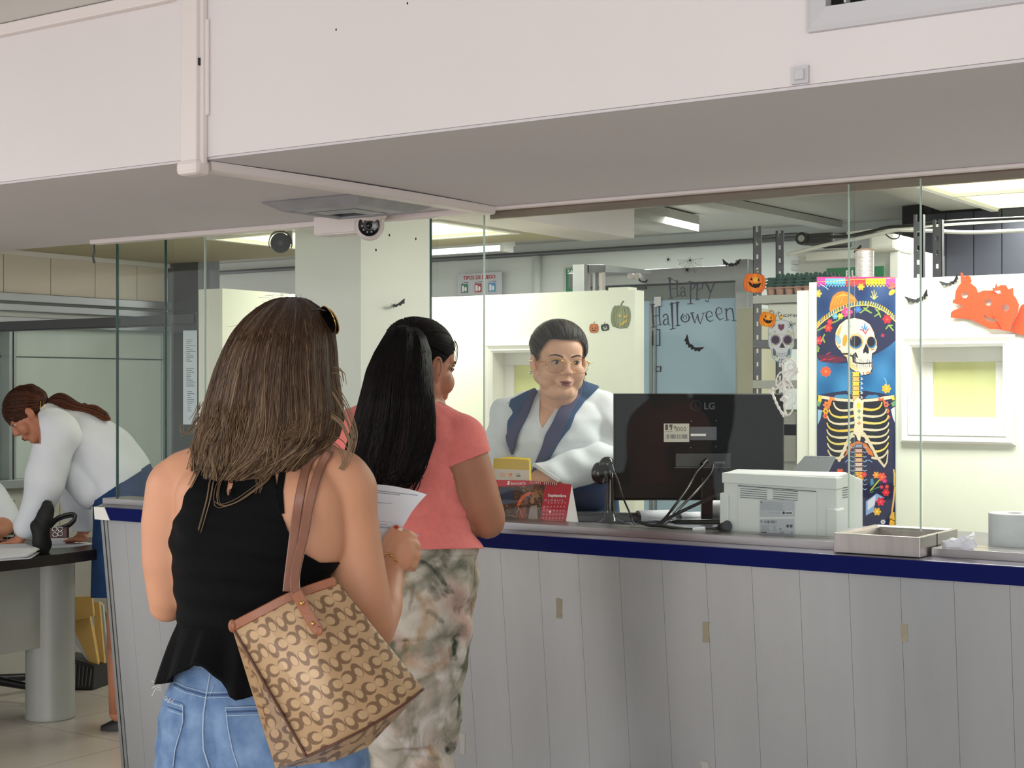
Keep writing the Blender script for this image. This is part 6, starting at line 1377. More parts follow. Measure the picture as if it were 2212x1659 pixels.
def head_blobs(b, Mh, k=1.0, wide=1.0, mouth=1.0):
    R3 = Mh.to_3x3()
    def E(x, y, z, rx, ry, rz): b.ell(Mh @ Vector((x*k*wide, y*k, z*k)), (rx*k*wide, ry*k, rz*k), R3, nu=24, nv=14)
    def C_(p, q, r, r2=None):
        P_ = Mh @ Vector((p[0]*k*wide, p[1]*k, p[2]*k)); Q_ = Mh @ Vector((q[0]*k*wide, q[1]*k, q[2]*k)); r2 = r if r2 is None else r2
        b.cyl(P_, Q_, r*k, r2*k, n=14); b.ell(P_, r*k, nu=14, nv=10); b.ell(Q_, r2*k, nu=14, nv=10)
    E(0, -.012, .045, .074, .094, .082); E(0, .018, -.005, .063, .070, .086); E(0, .040, .045, .058, .050, .050)
    E(0, .058, -.088, .026, .024, .022)
    for s in (-1, 1):
        C_((s*.052, -.005, -.045), (s*.018, .058, -.090), .026, .021); E(s*.036, .054, -.028, .030, .030, .034); E(s*.030, .066, .010, .0155, .0145, .0125)
        C_((s*.012, .083, .026), (s*.044, .068, .030), .0095, .008); E(s*.0125, .092, -.0245, .0085, .0095, .0075)
        E(s*.0765, -.006, -.002, .009, .018, .031); E(s*.074, .004, -.022, .007, .010, .014)
        C_((s*.008, .088, -.0505), (s*.023, .077, -.055), .0062, .0035)
    C_((0, .081, .020), (0, .101, -.014), .0085, .0105); E(0, .103, -.018, .0105, .0095, .009)
    C_((-.008, .088, -.0505), (.008, .088, -.0505), .0062); C_((-.013, .085, -.0625), (.013, .085, -.0625), .0075)
    E(0, .076, -.055, .028, .016, .020)
def head_parts(Mh, par, k=1.0, wide=1.0, look=(0, 0), brows='brow_brown', fine=True, lip='lip', eyecol='eye_dark'):
    R3 = Mh.to_3x3()
    def W(x, y, z): return Mh @ Vector((x*k*wide, y*k, z*k))
    for s in (-1, 1):
        e = obj('eye', MB().ell(W(s*.030, .0745, .0095), (.0130*k, .0084*k, .0058*k), R3, nu=18, nv=10), 'eye_white', par, smooth=4)
        obj('iris', MB().ell(W(s*.030+look[0], .0795, .0095+look[1]), (.0056*k, .0044*k, .0054*k), R3, nu=14, nv=10), eyecol, e, smooth=4)
        obj('eyelid', MB().tube([W(s*(.018), .0775, .0085), W(s*.023, .0825, .0132), W(s*.030, .0840, .0150), W(s*.037, .0815, .0135), W(s*.0425, .0765, .0100)], [.0010*k, .0015*k, .0018*k, .0016*k, .0011*k], n=6), brows, par, smooth=4)
        obj('eyebrow', MB().tube([W(s*.012, .0905, .0265), W(s*.022, .0900, .0310), W(s*.034, .0845, .0335), W(s*.045, .0740, .0305), W(s*.050, .068, .026)], [.0022*k, .0028*k, .0026*k, .0018*k, .0008*k], n=6), brows, par, smooth=4)
    b = MB().tube([W(-.0250, .0785, -.0582), W(-.012, .0905, -.0538), (W(-.004, .0950, -.0522)), W(0, .0945, -.0530), W(.004, .0950, -.0522), W(.012, .0905, -.0538), W(.0250, .0785, -.0582)], [.0010*k, .0034*k, .0040*k, .0036*k, .0040*k, .0034*k, .0010*k], n=8)
    b.tube([W(-.0240, .0785, -.0590), W(-.011, .0885, -.0610), W(0, .0915, -.0618), W(.011, .0885, -.0610), W(.0240, .0785, -.0590)], [.0010*k, .0042*k, .0050*k, .0042*k, .0010*k], n=8)
    obj('lips', b, lip, par, smooth=4)
    obj('mouth_line', MB().tube([W(-.023, .0800, -.0592), W(-.008, .0955, -.0565), W(0, .0970, -.0567), W(.008, .0955, -.0565), W(.023, .0800, -.0592)], .0005*k, n=5), 'brow_brown', par, smooth=4)
def quadcap(V, T, name, m, par, col=None): return npmesh(name, V, T, m, par, col)

# ================================================================== WOMAN IN THE FOREGROUND
W1 = Fig(2.75)
wm = thing('person', (W1.P(570, 1500).x, W1.P(570, 1500).y, 0), 'person seen from behind in black halter top and jeans, reading a paper, bag on shoulder', 'person')
tor = MB()
W1.rows([(1600, 400, 740, -.09, .09), (1450, 388, 712, -.095, .09), (1380, 393, 700, -.10, .095), (1320, 393, 697, -.105, .10), (1250, 384, 708, -.112, .105), (1180, 375, 726, -.118, .11), (1110, 378, 740, -.118, .11), (1050, 400, 735, -.105, .10), (1005, 455, 700, -.085, .08), (975, 515, 660, -.06, .065), (950, 545, 645, -.05, .055)], mb=tor)
W1.chain([(600, 965, 0, .05), (405, 1038, -.005, .056)], mb=tor); W1.chain([(590, 975, 0, .05), (728, 1048, -.005, .066)], mb=tor)
W1.chain([(450, 1075, -.05, .06), (455, 1150, -.055, .055)], mb=tor); W1.chain([(665, 1085, -.05, .065), (672, 1170, -.05, .062)], mb=tor)
body = MB(); body.v = list(tor.v); body.f = list(tor.f); W1.b = body
W1.chain([(600, 985, 0, .056), (614, 900, .01, .052), (620, 860, .02, .054)])
# left arm
W1.chain([(388, 1058, 0, .062), (368, 1130, 0, .053), (361, 1210, 0, .046), (362, 1285, .01, .037), (358, 1308, .02, .031)]); W1.chain([(360, 1306, .02, .033), (395, 1295, .14, .033), (450, 1262, .24, .025), (480, 1240, .28, .022)])
# right arm
W1.chain([(736, 1062, 0, .068), (752, 1130, 0, .056), (768, 1210, 0, .052), (786, 1290, 0, .049), (806, 1345, .01, .040), (812, 1368, .02, .034)]); W1.chain([(812, 1364, .025, .035), (826, 1310, .08, .039), (838, 1260, .13, .030), (845, 1228, .155, .0235)])
# right hand: palm, fingers, thumb
HD = .165
W1.b.ell(W1.P(862, 1192, HD+.005), (.034, .021, .040), nu=20, nv=12)
W1.chain([(846, 1226, HD, .023), (856, 1205, HD+.003, .027), (868, 1180, HD+.003, .026)])
for i, (x, y, L) in enumerate(((879, 1155, 22), (886, 1174, 24), (886, 1194, 23), (879, 1213, 20))):
    W1.chain([(x-12, y+4, HD+.0, .0115), (x+2, y, HD+.003, .0105), (x+14, y+6, HD+.016, .0095), (x+14, y+13, HD+.034, .0085), (x+3, y+14, HD+.045, .0078)], n=12)
W1.chain([(838, 1186, HD+.005, .015), (842, 1163, HD+.006, .0125), (851, 1147, HD+.016, .0105), (864, 1147, HD+.030, .0088)], n=12)
# left hand (in front of the body, holding the paper too)
W1.b.ell(W1.P(500, 1228, .305), (.036, .034, .022), nu=18, nv=10)
for i in range(4): W1.chain([(505, 1212+i*12, .325, .010), (525, 1205+i*13, .36, .0088), (545, 1208+i*12, .385, .0078)], n=10)
W1.chain([(495, 1210, .31, .012), (510, 1190, .34, .010), (528, 1186, .36, .0085)], n=10)
# head
Mh1 = head_frame(W1.P(630, 800, .025), DV*.86+RV*.36-ZV*.36, ZV+DV*.2)
head_blobs(W1.b, Mh1, .95)
hc = np.array(tuple(W1.P(862, 1190, HD))); fc = np.array(tuple(Mh1 @ Vector((0, .06, -.02))))
def msk(V): return np.where((np.linalg.norm(V-hc, axis=1) < .085) | (np.linalg.norm(V-fc, axis=1) < .09), .25, 1.0)
V, T = remeshed(W1.b, .0036, 16, .5, msk)
# slight creases: arm against flank
BODY1 = (V, T); npmesh('body', V, T, 'skin_tan', wm); bv1 = bvh_of(V, T)
head_parts(Mh1, wm, .95)
# ---- black halter top, made over the torso only
Vt, Tt = remeshed(tor, .0048, 14)
N = vnormals(Vt, Tt); px, py, dd = proj(Vt)
halter = [(455, 985), (432, 1020), (405, 1070), (385, 1120), (366, 1168), (300, 1230), (300, 1420), (850, 1420), (850, 1205), (722, 1214), (690, 1214), (655, 1192), (628, 1160), (608, 1110), (599, 1060), (592, 1010), (588, 985), (580, 930), (480, 930)]
keyhole = [(507, 985), (513, 1000), (510, 1030), (500, 1060), (494, 1080), (490, 1060), (496, 1025), (500, 1000)]
f = np.minimum(poly_sdf(px, py, halter), -poly_sdf(px, py, keyhole)); front = dd > W1.t0-.0
ff = np.where(dd > W1.t0+.02, poly_sdf(px, py, [(440, 985), (420, 1150), (300, 1230), (300, 1420), (850, 1420), (850, 1205), (700, 1150), (640, 985)]), f)
Vw = wrinkle(Vt+N*.0055, N, .0016, [(10, 14, 150, 0, 1), (30, 20, 60, 1, .8), (60, 10, 95, 2, .6)])
Vc, Tc = clip(Vw, Tt, ff)
mat('black_cloth', C8(5, 6, 8), .8, bump=.25, bscale=160, spec=.15, stretch=(1, 1, 2.5))
top = solid(npmesh('halter_top', Vc, Tc, 'black_cloth', wm), .0025)
# neck band
nb = [W1.P(x, y, d) for x, y, d in ((470, 985, -.085), (520, 960, -.09), (600, 950, -.085), (660, 965, -.04), (670, 985, .05), (600, 1000, .11), (500, 1000, .10), (455, 985, .02), (455, 985, -.05), (470, 985, -.085))]
# bra strap
bv_t = bvh_of(Vt, Tt)
sp_ = on_surf(bv1, [(640, 975), (622, 992), (610, 1020), (604, 1060), (607, 1110)], .004)
obj('bra_strap', ribbon(sp_, .012, lambda p: (CAMP-p).normalized(), .0012), 'black_cloth', wm, smooth=.8)
q = on_surf(bv1, [(618, 984), (630, 992)], .007); obj('strap_slider', MB().tube([q[0], q[-1]], .0018), 'chrome', wm)
for y in (1038, 1062):
    p = hit(bv1, 500, y, .008); obj('closure_loop', MB().tube([p+RV*.004*math.cos(a)+ZV*.004*math.sin(a) for a in [2*pi*i/12 for i in range(13)]], .0009, n=6), 'black_cloth', wm, smooth=4)
# peplum
rings = []
n = 96
for k in range(13):
    v = k/12; ring = []
    for i in range(n):
        a = 2*pi*i/n; ca, sa = math.cos(a), math.sin(a); cx0, w0 = 545, 154; cx1, w1 = 548, 196
        rx = w0+(w1-w0)*v**.8; cx = cx0+(cx1-cx0)*v; x = cx+rx*ca
        yh = 1466-68*math.exp(-((x-457)/52)**2)*(sa < .2)+6*math.sin(x*.06) if sa < .2 else 1460
        y = 1330+(yh-1330)*v; rip = (.010*math.sin(a*15)+.006*math.sin(a*27+1))*v
        ring.append(W1.P(x, y, 0)+DV*((.104+.062*v+rip)*sa)+RV*rip*ca)
    rings.append(ring)
o = solid(obj('peplum', MB().loft(rings, caps=False), 'black_cloth', wm, smooth=4), .002)
# ---- jeans
JB = MB(); W1.rows([(1392, 398, 700, -.088, .090), (1430, 388, 712, -.106, .098), (1490, 362, 748, -.126, .105), (1560, 348, 782, -.142, .108), (1640, 342, 797, -.146, .108), (1720, 343, 796, -.135, .105), (1800, 346, 790, -.115, .10)], mb=JB)
W1.chain([(455, 1640, -.045, .090), (458, 1760, -.02, .092), (462, 2000, 0, .078), (465, 2200, 0, .062), (466, 2400, .01, .055), (466, 2560, .02, .050)], mb=JB)
W1.chain([(690, 1640, -.045, .090), (684, 1760, -.02, .092), (678, 2000, 0, .078), (672, 2200, 0, .062), (668, 2400, .01, .055), (664, 2560, .02, .050)], mb=JB)
Vj, Tj = remeshed(JB, .0055, 10); Nj = vnormals(Vj, Tj)
pxj, pyj, ddj = proj(Vj); 
# centre groove
Vj = Vj-Nj*(.010*np.exp(-((pxj-(446+(pyj-1500)*.07))/14)**2)*(ddj < W1.t0)*np.clip((pyj-1480)/120, 0, 1))[:, None]
Vj = wrinkle(Vj, Nj, .0012, [(8, 8, 120, 0, 1), (40, 30, 60, 1, .6)])
waist = 1404+((pxj-456)/110)**2*26
Vj2, Tj2 = clip(Vj, Tj, pyj-np.minimum(waist, 1440))
mat('denim', C8(126, 152, 186), .8, nscale=26, bump=.35, bscale=260, spec=.2, col2=C8(84, 112, 152))
mat('denim_light', C8(166, 186, 208), .8, noise=.15, nscale=80, spec=.2); mat('denim_dark', C8(70, 92, 128), .8, noise=.2, nscale=60, spec=.2)
jn = solid(npmesh('jeans', Vj2, Tj2, 'denim', wm), .003)
bj = bvh_of(Vj, Tj); tocam = lambda p: (CAMP-p).normalized()
def seam(pts, r=.0009, off=.0012, m_='denim_light', nm='seam', par=None):
    P_ = on_surf(bj, pts, off, 5)
    if len(P_) > 2: return obj(nm, MB().tube(P_, r, n=5), m_, par or jn, smooth=4)
seam([(455, 1450), (450, 1478), (446, 1500), (440, 1540), (438, 1580), (440, 1620), (452, 1659)], .0016)
seam([(463, 1480), (452, 1505)], .0009)
seam([(376, 1478), (400, 1490), (446, 1502), (500, 1500), (556, 1488)], .0014, m_='denim_dark'); seam([(374, 1483), (400, 1496), (446, 1508), (500, 1506), (556, 1494)], .0009); seam([(378, 1472), (402, 1484), (446, 1496), (500, 1494), (556, 1482)], .0009)
seam([(405, 1432), (440, 1438), (480, 1440), (510, 1447), (545, 1458)], .0013, m_='denim_dark'); seam([(404, 1437), (440, 1443), (480, 1445), (545, 1463)], .0008)
# belt loop
P_ = on_surf(bj, [(463, 1404), (459, 1425), (458, 1446)], .006, 4); obj('belt_loop', ribbon(P_, .010, tocam, .0016), 'denim', jn, smooth=.8)
# pockets
fj = poly_sdf(pxj, pyj, [(346, 1505), (396, 1520), (397, 1560), (380, 1620), (372, 1700), (330, 1700), (330, 1505)]); fj = np.where(ddj < W1.t0, fj, -5)
Va, Ta = clip(Vj+Nj*.0028, Tj, fj); solid(npmesh('back_pocket', Va, Ta, 'denim', jn), .0025)
fj = poly_sdf(pxj, pyj, [(486, 1527), (640, 1520), (640, 1720), (530, 1720), (512, 1659), (500, 1600)]); fj = np.where(ddj < W1.t0, fj, -5)
Va, Ta = clip(Vj+Nj*.0028, Tj, fj); solid(npmesh('back_pocket', Va, Ta, 'denim', jn), .0025)
seam([(350, 1512), (396, 1527)], .0011, .0046); seam([(350, 1522), (395, 1538)], .0014, .0046, 'denim_dark'); seam([(350, 1530), (394, 1544)], .0009, .0046); seam([(395, 1522), (395, 1560), (378, 1620), (374, 1656)], .0011, .0046)
seam([(487, 1529), (570, 1526)], .0011, .0046); seam([(488, 1538), (570, 1535)], .0015, .0046, 'denim_dark'); seam([(488, 1546), (570, 1543)], .0009, .0046); seam([(488, 1529), (492, 1570), (502, 1620), (514, 1657)], .0011, .0046)
r_ = random.Random(4)
for k in range(14):
    x, y = 352+r_.random()*40, 1510+r_.random()*6; p = hit(bj, x, y+ (x-350)*.28, .004)
    if p is not None: obj('frayed_thread', MB().tube([p, p+RV*r_.uniform(-.004, .004)+ZV*.004+tocam(p)*.002, p+RV*r_.uniform(-.008, .006)+ZV*r_.uniform(.002, .009)+tocam(p)*.003], .0004, n=4), 'white_ink', jn)
for k in range(3):
    p = W1.P(348, 1482+k*5, -.0); obj('frayed_thread', MB().tube([p, p-RV*.010+ZV*.004, p-RV*.017+ZV*.010*(1-k)], .0005, n=4), 'white_ink', jn)
# shoes
mat('shoe_dark', C8(30, 26, 26), .5)
for x in (466, 664):
    p = W1.P(x, 2590, .02); p.z = 0
    obj('shoe', MB().loft([[p+DV*(y+.0)+RV*(w*math.cos(a))+ZV*(max(0, h_*math.sin(a)+.0)) for a in [2*pi*i/18 for i in range(18)]] for y, w, h_ in ((-.09, .028, .05), (-.04, .036, .09), (.03, .038, .075), (.10, .042, .05), (.16, .034, .035), (.18, .015, .02))]), 'shoe_dark', wm, smooth=.9)
# ---- long highlighted hair
HR = [(644, 612, 652), (652, 585, 668), (668, 560, 690), (690, 534, 706), (720, 511, 717), (760, 490, 722), (800, 473, 724), (850, 457, 731), (900, 443, 738), (940, 432, 727), (970, 424, 700), (995, 430, 650), (1010, 445, 600)]
def hair_ring(k):   # interpolated row k in 0..1
    q = k*(len(HR)-1); i = min(int(q), len(HR)-2); s_ = q-i; a, c = HR[i], HR[i+1]
    return tuple(a[j]+(c[j]-a[j])*s_ for j in range(3))
def hair_pt(a, k, out=0.0):
    y, L, R = hair_ring(k); cx = (L+R)/2; w = (R-L)/2*W1.s; dep = .118*min(1, (max(0, (y-640)/95))**.5)
    dn = dep+.014*math.sin(min(1, k*1.1)*pi); dc = .035-.05*k-.05*max(0, y-900)/110
    if y > 900: dn *= 1-.50*(y-900)/110
    lump = .0035*math.sin(a*9+k*3)+.0025*math.sin(a*17+k*5+1)
    return W1.P(cx, y, dc)+RV*((w+out+lump)*math.cos(a))+DV*((dn+out+lump)*math.sin(a))
HC = [C8(42, 26, 20), C8(60, 40, 28), C8(84, 62, 44), C8(104, 82, 62), C8(128, 106, 80), C8(160, 136, 104)]
n, m_ = 110, 46; rows = []; cols = []
VV = []; CC = []
for j in range(m_):
    k = j/(m_-1)
    for i in range(n):
        a = 2*pi*i/n
        if 0 < math.sin(a) and k > .35: kk = k
        VV.append(hair_pt(a, k, -.002)); w = .5+.5*math.sin(a*31+2*math.sin(a*7)+k*2); c0 = HC[0]; c1 = HC[2 if w < .7 else 3]; g = min(1, max(0, (k-.08)/.5)); CC.append([c0[q]*(1-g*(.35+.65*w))+c1[q]*g*(.35+.65*w) for q in range(3)])
FF = [(j*n+i, j*n+(i+1) % n, (j+1)*n+(i+1) % n, (j+1)*n+i) for j in range(m_-1) for i in range(n) if not (math.sin(2*pi*(i+.5)/n) > .55 and j > 12)]
FF.append(tuple(range(n-1, -1, -1)))
hr = npmesh('hair', np.array([tuple(v) for v in VV]), FF, 'hair', wm, np.array(CC))
st = Strands(); r_ = random.Random(11)
for i in range(2300):
    a0 = r_.uniform(pi*.98, 2*pi*1.01) if i % 6 else r_.uniform(-.35, pi+.35)
    if math.sin(a0) > .45: continue
    kend = r_.uniform(.84, 1.02); k0 = r_.choice((0, 0, r_.uniform(0, .25))); ph = r_.uniform(0, 6.28); amp = r_.uniform(.02, .07); out = r_.uniform(-.001, .0045); pts = []
    for j in range(16):
        k = k0+(kend-k0)*j/15; a = a0+amp*math.sin(k*7+ph)+.10*(k)*math.sin(ph*3); pts.append(hair_pt(a, min(k, 1), out*(.4+.6*k)))
    # tips run on a little
    d = (pts[-1]-pts[-2]); 
    if r_.random() < .5: pts += [pts[-1]+d*.9+RV*r_.uniform(-.003, .002)-ZV*.002, pts[-1]+d*1.6+RV*r_.uniform(-.006, .003)-ZV*.006]
    c = r_.random(); hi = HC[5] if c > .93 else HC[4] if c > .72 else HC[3] if c > .4 else HC[2] if c > .2 else HC[1]; lo = HC[0] if k0 < .1 else HC[1]
    if c > .93: lo = HC[2]
    st.add(pts, .0010, .0006, lo, hi)
# loose locks falling over the back
for pts_, nn in (([(600, 950), (592, 1000), (575, 1035), (545, 1060), (510, 1083), (480, 1092), (468, 1085)], 5), ([(545, 960), (530, 1000), (505, 1020), (475, 1040), (466, 1070), (468, 1092)], 6), ([(520, 960), (490, 990), (465, 1015), (455, 1040), (448, 1080), (430, 1145)], 4), ([(470, 950), (440, 990), (425, 1015), (415, 1035), (408, 1050)], 5), ([(560, 970), (552, 1010), (560, 1040), (555, 1060)], 5), ([(500, 960), (470, 985), (440, 1005), (420, 990), (418, 960)], 8), ([(560, 990), (500, 1015), (450, 1010), (425, 985)], 8), ([(590, 960), (575, 990), (572, 1020), (566, 1032)], 8), ([(690, 880), (735, 905), (752, 930), (760, 960), (748, 1000), (735, 1020)], 9), ([(722, 840), (745, 880), (760, 920), (765, 950), (755, 985)], 8), ([(720, 800), (730, 800), (738, 808), (742, 830)], 4), ([(440, 900), (415, 935), (400, 940), (396, 920)], 3), ([(690, 940), (735, 960), (745, 1000), (720, 1040)], 3)):
    for q in range(nn):
        jx, jy = r_.uniform(-9, 9), r_.uniform(-7, 7); P_ = []
        for (x, y) in pts_:
            dx = jx*(1-.3*len(P_)/len(pts_)); h_ = hit(bv1, x+dx, y+jy, .010+.004*q/nn)
            d0 = W1.P(x+dx, y+jy, -.125)
            if y < 985 or x > 690 or h_ is None: h_ = W1.P(x+dx, y+jy, -.118 if x < 690 else -.06)
            P_.append(h_)
        c = r_.choice((HC[2], HC[3], HC[4])); st.add(catmull(P_, 5), .0010, .0005, c, HC[4])
# bottom fringe clumps
for i in range(420):
    k = r_.random(); x0 = 428+ (690-428)*k; a_y = 925+r_.uniform(-60 if x0 < 590 else -8, 34)-max(0, (x0-600))*.25; ln = r_.uniform(30, 72)*(1 if x0 < 600 else .55); dx = r_.uniform(-12, 0)-(14 if x0 < 480 else 0)+(-50 if x0 > 620 else 0); P_ = []
    for j in range(8):
        s_ = j/7; P_.append(W1.P(x0+dx*s_+3*math.sin(s_*4+i), a_y+ln*s_, -.121-.006*math.sin(s_*3)+.03*max(0, (x0-600)/100)))
    c = r_.random(); st.add(P_, .0008, .0004, HC[2 if c < .5 else 3], HC[5] if c > .9 else HC[4] if c > .6 else HC[3])
# fly-away hairs on the crown
for i in range(60):
    a0 = r_.uniform(pi, 2*pi); k = r_.uniform(.0, .35); p = hair_pt(a0, k, .0); o_ = (p-W1.P(625, 760, 0)).normalized(); st.add([p, p+o_*.008+RV*r_.uniform(-.006, .006), p+o_*.012+RV*r_.uniform(-.014, .014)-ZV*.004], .00025, .0002, HC[1], HC[2])
st.build('hair_strands', 'hair', hr)
# sunglasses pushed up on the head
sg = thing('sunglasses', W1.P(715, 690, .05), 'dark sunglasses with a gold edge pushed up on the brown hair', 'sunglasses')
c = W1.P(706, 690, .03); dn_ = (RV*.80+DV*.45+ZV*.35).normalized(); e1 = (dn_.cross(ZV)).normalized(); e2 = e1.cross(dn_)*1.0
def lens_at(c, nm):
    ring = [[c+dn_*(.004*(1 if k == 0 else 0))*0+dn_*d+(e1*r*.026*math.cos(a)+e2*r*.024*math.sin(a)) for a in [2*pi*i/28 for i in range(28)]] for d, r in ((-.001, .85), (0, 1), (.002, 1), (.004, .8))] if False else [[c+dn_*d+(e1*r*.026*math.cos(a)+e2*r*.024*math.sin(a)) for a in [2*pi*i/28 for i in range(28)]] for d, r in ((-.001, .85), (0, 1), (.002, 1), (.004, .8))]
    obj(nm, MB().loft(ring), 'black_gloss', sg, smooth=.8)
    obj('rim', MB().tube([c+(e1*.027*math.cos(a)+e2*.025*math.sin(a)) for a in [2*pi*i/28 for i in range(29)]], .0013, n=6), 'gold', sg, smooth=4)
lens_at(W1.P(709, 690, -.005), 'lens'); lens_at(W1.P(716, 694, .062), 'lens')
obj('temple', MB().tube([W1.P(712, 676, -.02), W1.P(690, 668, -.05), W1.P(672, 672, -.075)], .0018, n=6), 'black_gloss', sg, smooth=4)
# bracelet and ring, nail
bp = [(826, 1200, .147), (836, 1196, .138), (846, 1200, .134), (855, 1209, .137), (861, 1220, .146), (862, 1232, .158), (852, 1236, .175), (836, 1225, .180), (826, 1208, .168), (826, 1200, .147)]
bl = obj('bracelet', MB().tube(catmull([W1.P(*p) for p in bp], 6), .0013, n=6), 'gold', wm, smooth=4)
for x, y, d in bp[1:6]: obj('charm', MB().ell(W1.P(x, y, d-.002), .0032, nu=10, nv=8), 'gold', bl, smooth=4)
mat('red_nail', C8(176, 50, 34), .2, coat=.6); obj('thumb_nail', MB().ell(W1.P(856, 1138, HD+.012), (.0062, .0045, .004), nu=12, nv=8), 'red_nail', wm, smooth=4)
# ---- paper in her hand
cvp = Canvas(700, 1030, 925, 1200, 2.2)
cvp.poly([(700, 1036), (785, 1043), (850, 1050), (890, 1058), (922, 1068), (905, 1086), (890, 1105), (878, 1125), (868, 1142), (860, 1165), (858, 1196), (700, 1190)], (226, 230, 238))
r_ = random.Random(2)
def tline(x0, y0, x1, sl, h_=1.6, a=(120, 124, 140)):
    x = x0
    while x < x1:
        w = r_.uniform(3, 9); cvp.line([(x, y0+(x-x0)*sl), (min(x+w, x1), y0+(min(x+w, x1)-x0)*sl)], h_, a, .75); x += w+1.6
tline(720, 1049, 903, .115, 2.0); tline(720, 1054, 864, .105, 2.0); tline(720, 1080, 848, .06, 1.5, (140, 142, 160)); tline(720, 1095, 816, .06, 1.4); tline(720, 1120, 812, .06, 1.2); tline(780, 1126, 847, .02, .9, (150, 152, 170)); tline(780, 1130, 836, .06, 1.5, (130, 134, 170)); tline(790, 1136, 843, .06, 1.4, (120, 124, 170)); tline(820, 1140, 842, .05, 1.4, (120, 124, 190))
pp = thing('paper_sheet', W1.P(840, 1120, .2), 'printed white sheet of paper held in the right hand of the foreground person', 'paper')
cvp.mesh('sheet', lambda x, y: tuple(PT(x, y, 2.75+.205+.00022*(x-860)+.025*math.sin((x-700)/225*3.1)+.0002*(1100-y))), 'printed_paper', pp)
solid(pp.children[0] if pp.children else pp, .0004)
mat('blue_card', C8(160, 206, 236), .4)
tag(obj('blue_slip', MB().prism([(868, 1140), (884, 1146), (907, 1158), (886, 1160), (864, 1156)], lambda x, y: PT(x, y, 2.955), .0006, DV), 'blue_card'), 'corner of a pale blue slip sticking out of the closed hand', 'card')

# ================================================================== TOTE BAG
bag = thing('tote_bag', PT(650, 1650, 2.52), 'tan patterned tote bag with brown leather straps hanging from the right shoulder', 'bag')
vcmat('bag_canvas', .42, metal=.15, spec=.5, bump=.10, bscale=240)
BASE, DARK, LITE = np.array(C8(180, 148, 112)), np.array(C8(122, 94, 70)), np.array(C8(188, 157, 120))
def pattern(S, Tt_):
    """S,T in motif units; returns colours"""
    out = np.tile(BASE, (S.size, 1)).reshape(S.shape+(3,)).copy()
    def ell(cx, cy, rx, ry): return ((S-cx)/rx)**2+((Tt_-cy)/ry)**2 <= 1
    i0, i1 = int(S.min())-2, int(S.max())+3; j0, j1 = int(Tt_.min())-2, int(Tt_.max())+3
    for j in range(j0, j1):
        for i in range(i0, i1):
            x = i+.0; y = j+.0; h_ = (i+j) % 2 == 0
            if h_:   # side by side pair, crescents outside
                for s_ in (-1, 1):
                    cx = x+s_*.235; o = ell(cx+s_*.085, y, .30, .37) & ~ell(cx-s_*.015, y, .205, .24); out[o] = DARK; out[ell(cx-s_*.015, y, .182, .215)] = LITE
            else:    # stacked pair, narrow tall
                for s_ in (-1, 1):
                    cx = x+s_*.215; o = ell(cx, y+s_*.11, .215, .42) & ~ell(cx, y-.02*s_, .15, .27); out[o] = DARK; out[ell(cx, y-.02*s_, .128, .245)] = LITE
    return out
def patch(name, e_top, e_bot, nu, nv, bulge, s0, s1, t0_, t1_, par, flip=False, sag=None):
    """ruled patch between two polylines of (px,py,t)"""
    def samp(e, k):
        P_ = [PT(*p) for p in e]; L = [0]
        for a, c in zip(P_, P_[1:]): L.append(L[-1]+(c-a).length)
        d = k*L[-1]
        for i in range(len(P_)-1):
            if d <= L[i+1]+1e-9: s_ = (d-L[i])/(L[i+1]-L[i]+1e-12); return P_[i].lerp(P_[i+1], s_)
        return P_[-1]
    TT = [samp(e_top, i/nu) for i in range(nu+1)]; BB = [samp(e_bot, i/nu) for i in range(nu+1)]
    A = np.array([tuple(p) for p in TT]); B_ = np.array([tuple(p) for p in BB]); vv = np.linspace(0, 1, nv+1)[:, None, None]
    G = A[None]*(1-vv)+B_[None]*vv; U, Vv = np.meshgrid(np.linspace(0, 1, nu+1), np.linspace(0, 1, nv+1))
    G = G+(-np.array(tuple(DV)))[None, None]*(bulge*np.sin(pi*U)**.7*np.sin(pi*Vv)**.7+.0035*np.sin(U*11+Vv*5)*np.sin(pi*U)*np.sin(pi*Vv))[..., None]
    Cc = pattern(s0+(s1-s0)*U, t0_+(t1_-t0_)*Vv).reshape(-1, 3)
    Fq = [(j*(nu+1)+i, j*(nu+1)+i+1, (j+1)*(nu+1)+i+1, (j+1)*(nu+1)+i) for j in range(nv) for i in range(nu)]
    return npmesh(name, G.reshape(-1, 3), Fq, 'bag_canvas', par, Cc), TT, BB
tb = 2.50
fl = [(499, 1350, tb+.03), (540, 1421, tb+.018), (580, 1492, tb+.008), (621, 1563, tb+.0), (662, 1634, tb)]
top_e = [(499, 1350, tb+.03), (560, 1318, tb+.025), (632, 1282, tb+.035), (723, 1250, tb+.06)]
bot_e = [(662, 1634, tb), (726, 1606, tb-.005), (800, 1568, tb+.02), (868, 1525, tb+.06), (915, 1488, tb+.11)]
sil_b = [(595, 1660, tb+.09), (628, 1656, tb+.09), (723, 1644, tb+.09), (796, 1613, tb+.11), (913, 1491, tb+.15)]
sil_l = [(499, 1350, tb+.04), (516, 1400, tb+.07), (541, 1458, tb+.09), (568, 1560, tb+.09), (595, 1660, tb+.09)]
front, TT, BB = patch('front_panel', top_e, bot_e, 290, 330, .026, 0, 5.7, 0, 7.7, bag)
patch('bottom_gusset', bot_e, sil_b, 260, 60, -.004, 0, 5.6, 7.7, 9.0, bag)
patch('side_gusset', fl, sil_l, 280, 60, -.004, 2.0, 8.6, 0, 1.5, bag)
patch('back_panel', [(499, 1350, tb+.045), (560, 1316, tb+.05), (632, 1280, tb+.06), (723, 1248, tb+.075)], [(595, 1660, tb+.10), (723, 1644, tb+.10), (796, 1613, tb+.12), (915, 1488, tb+.16)], 60, 60, -.01, 0, 5.6, 0, 7.4, bag)
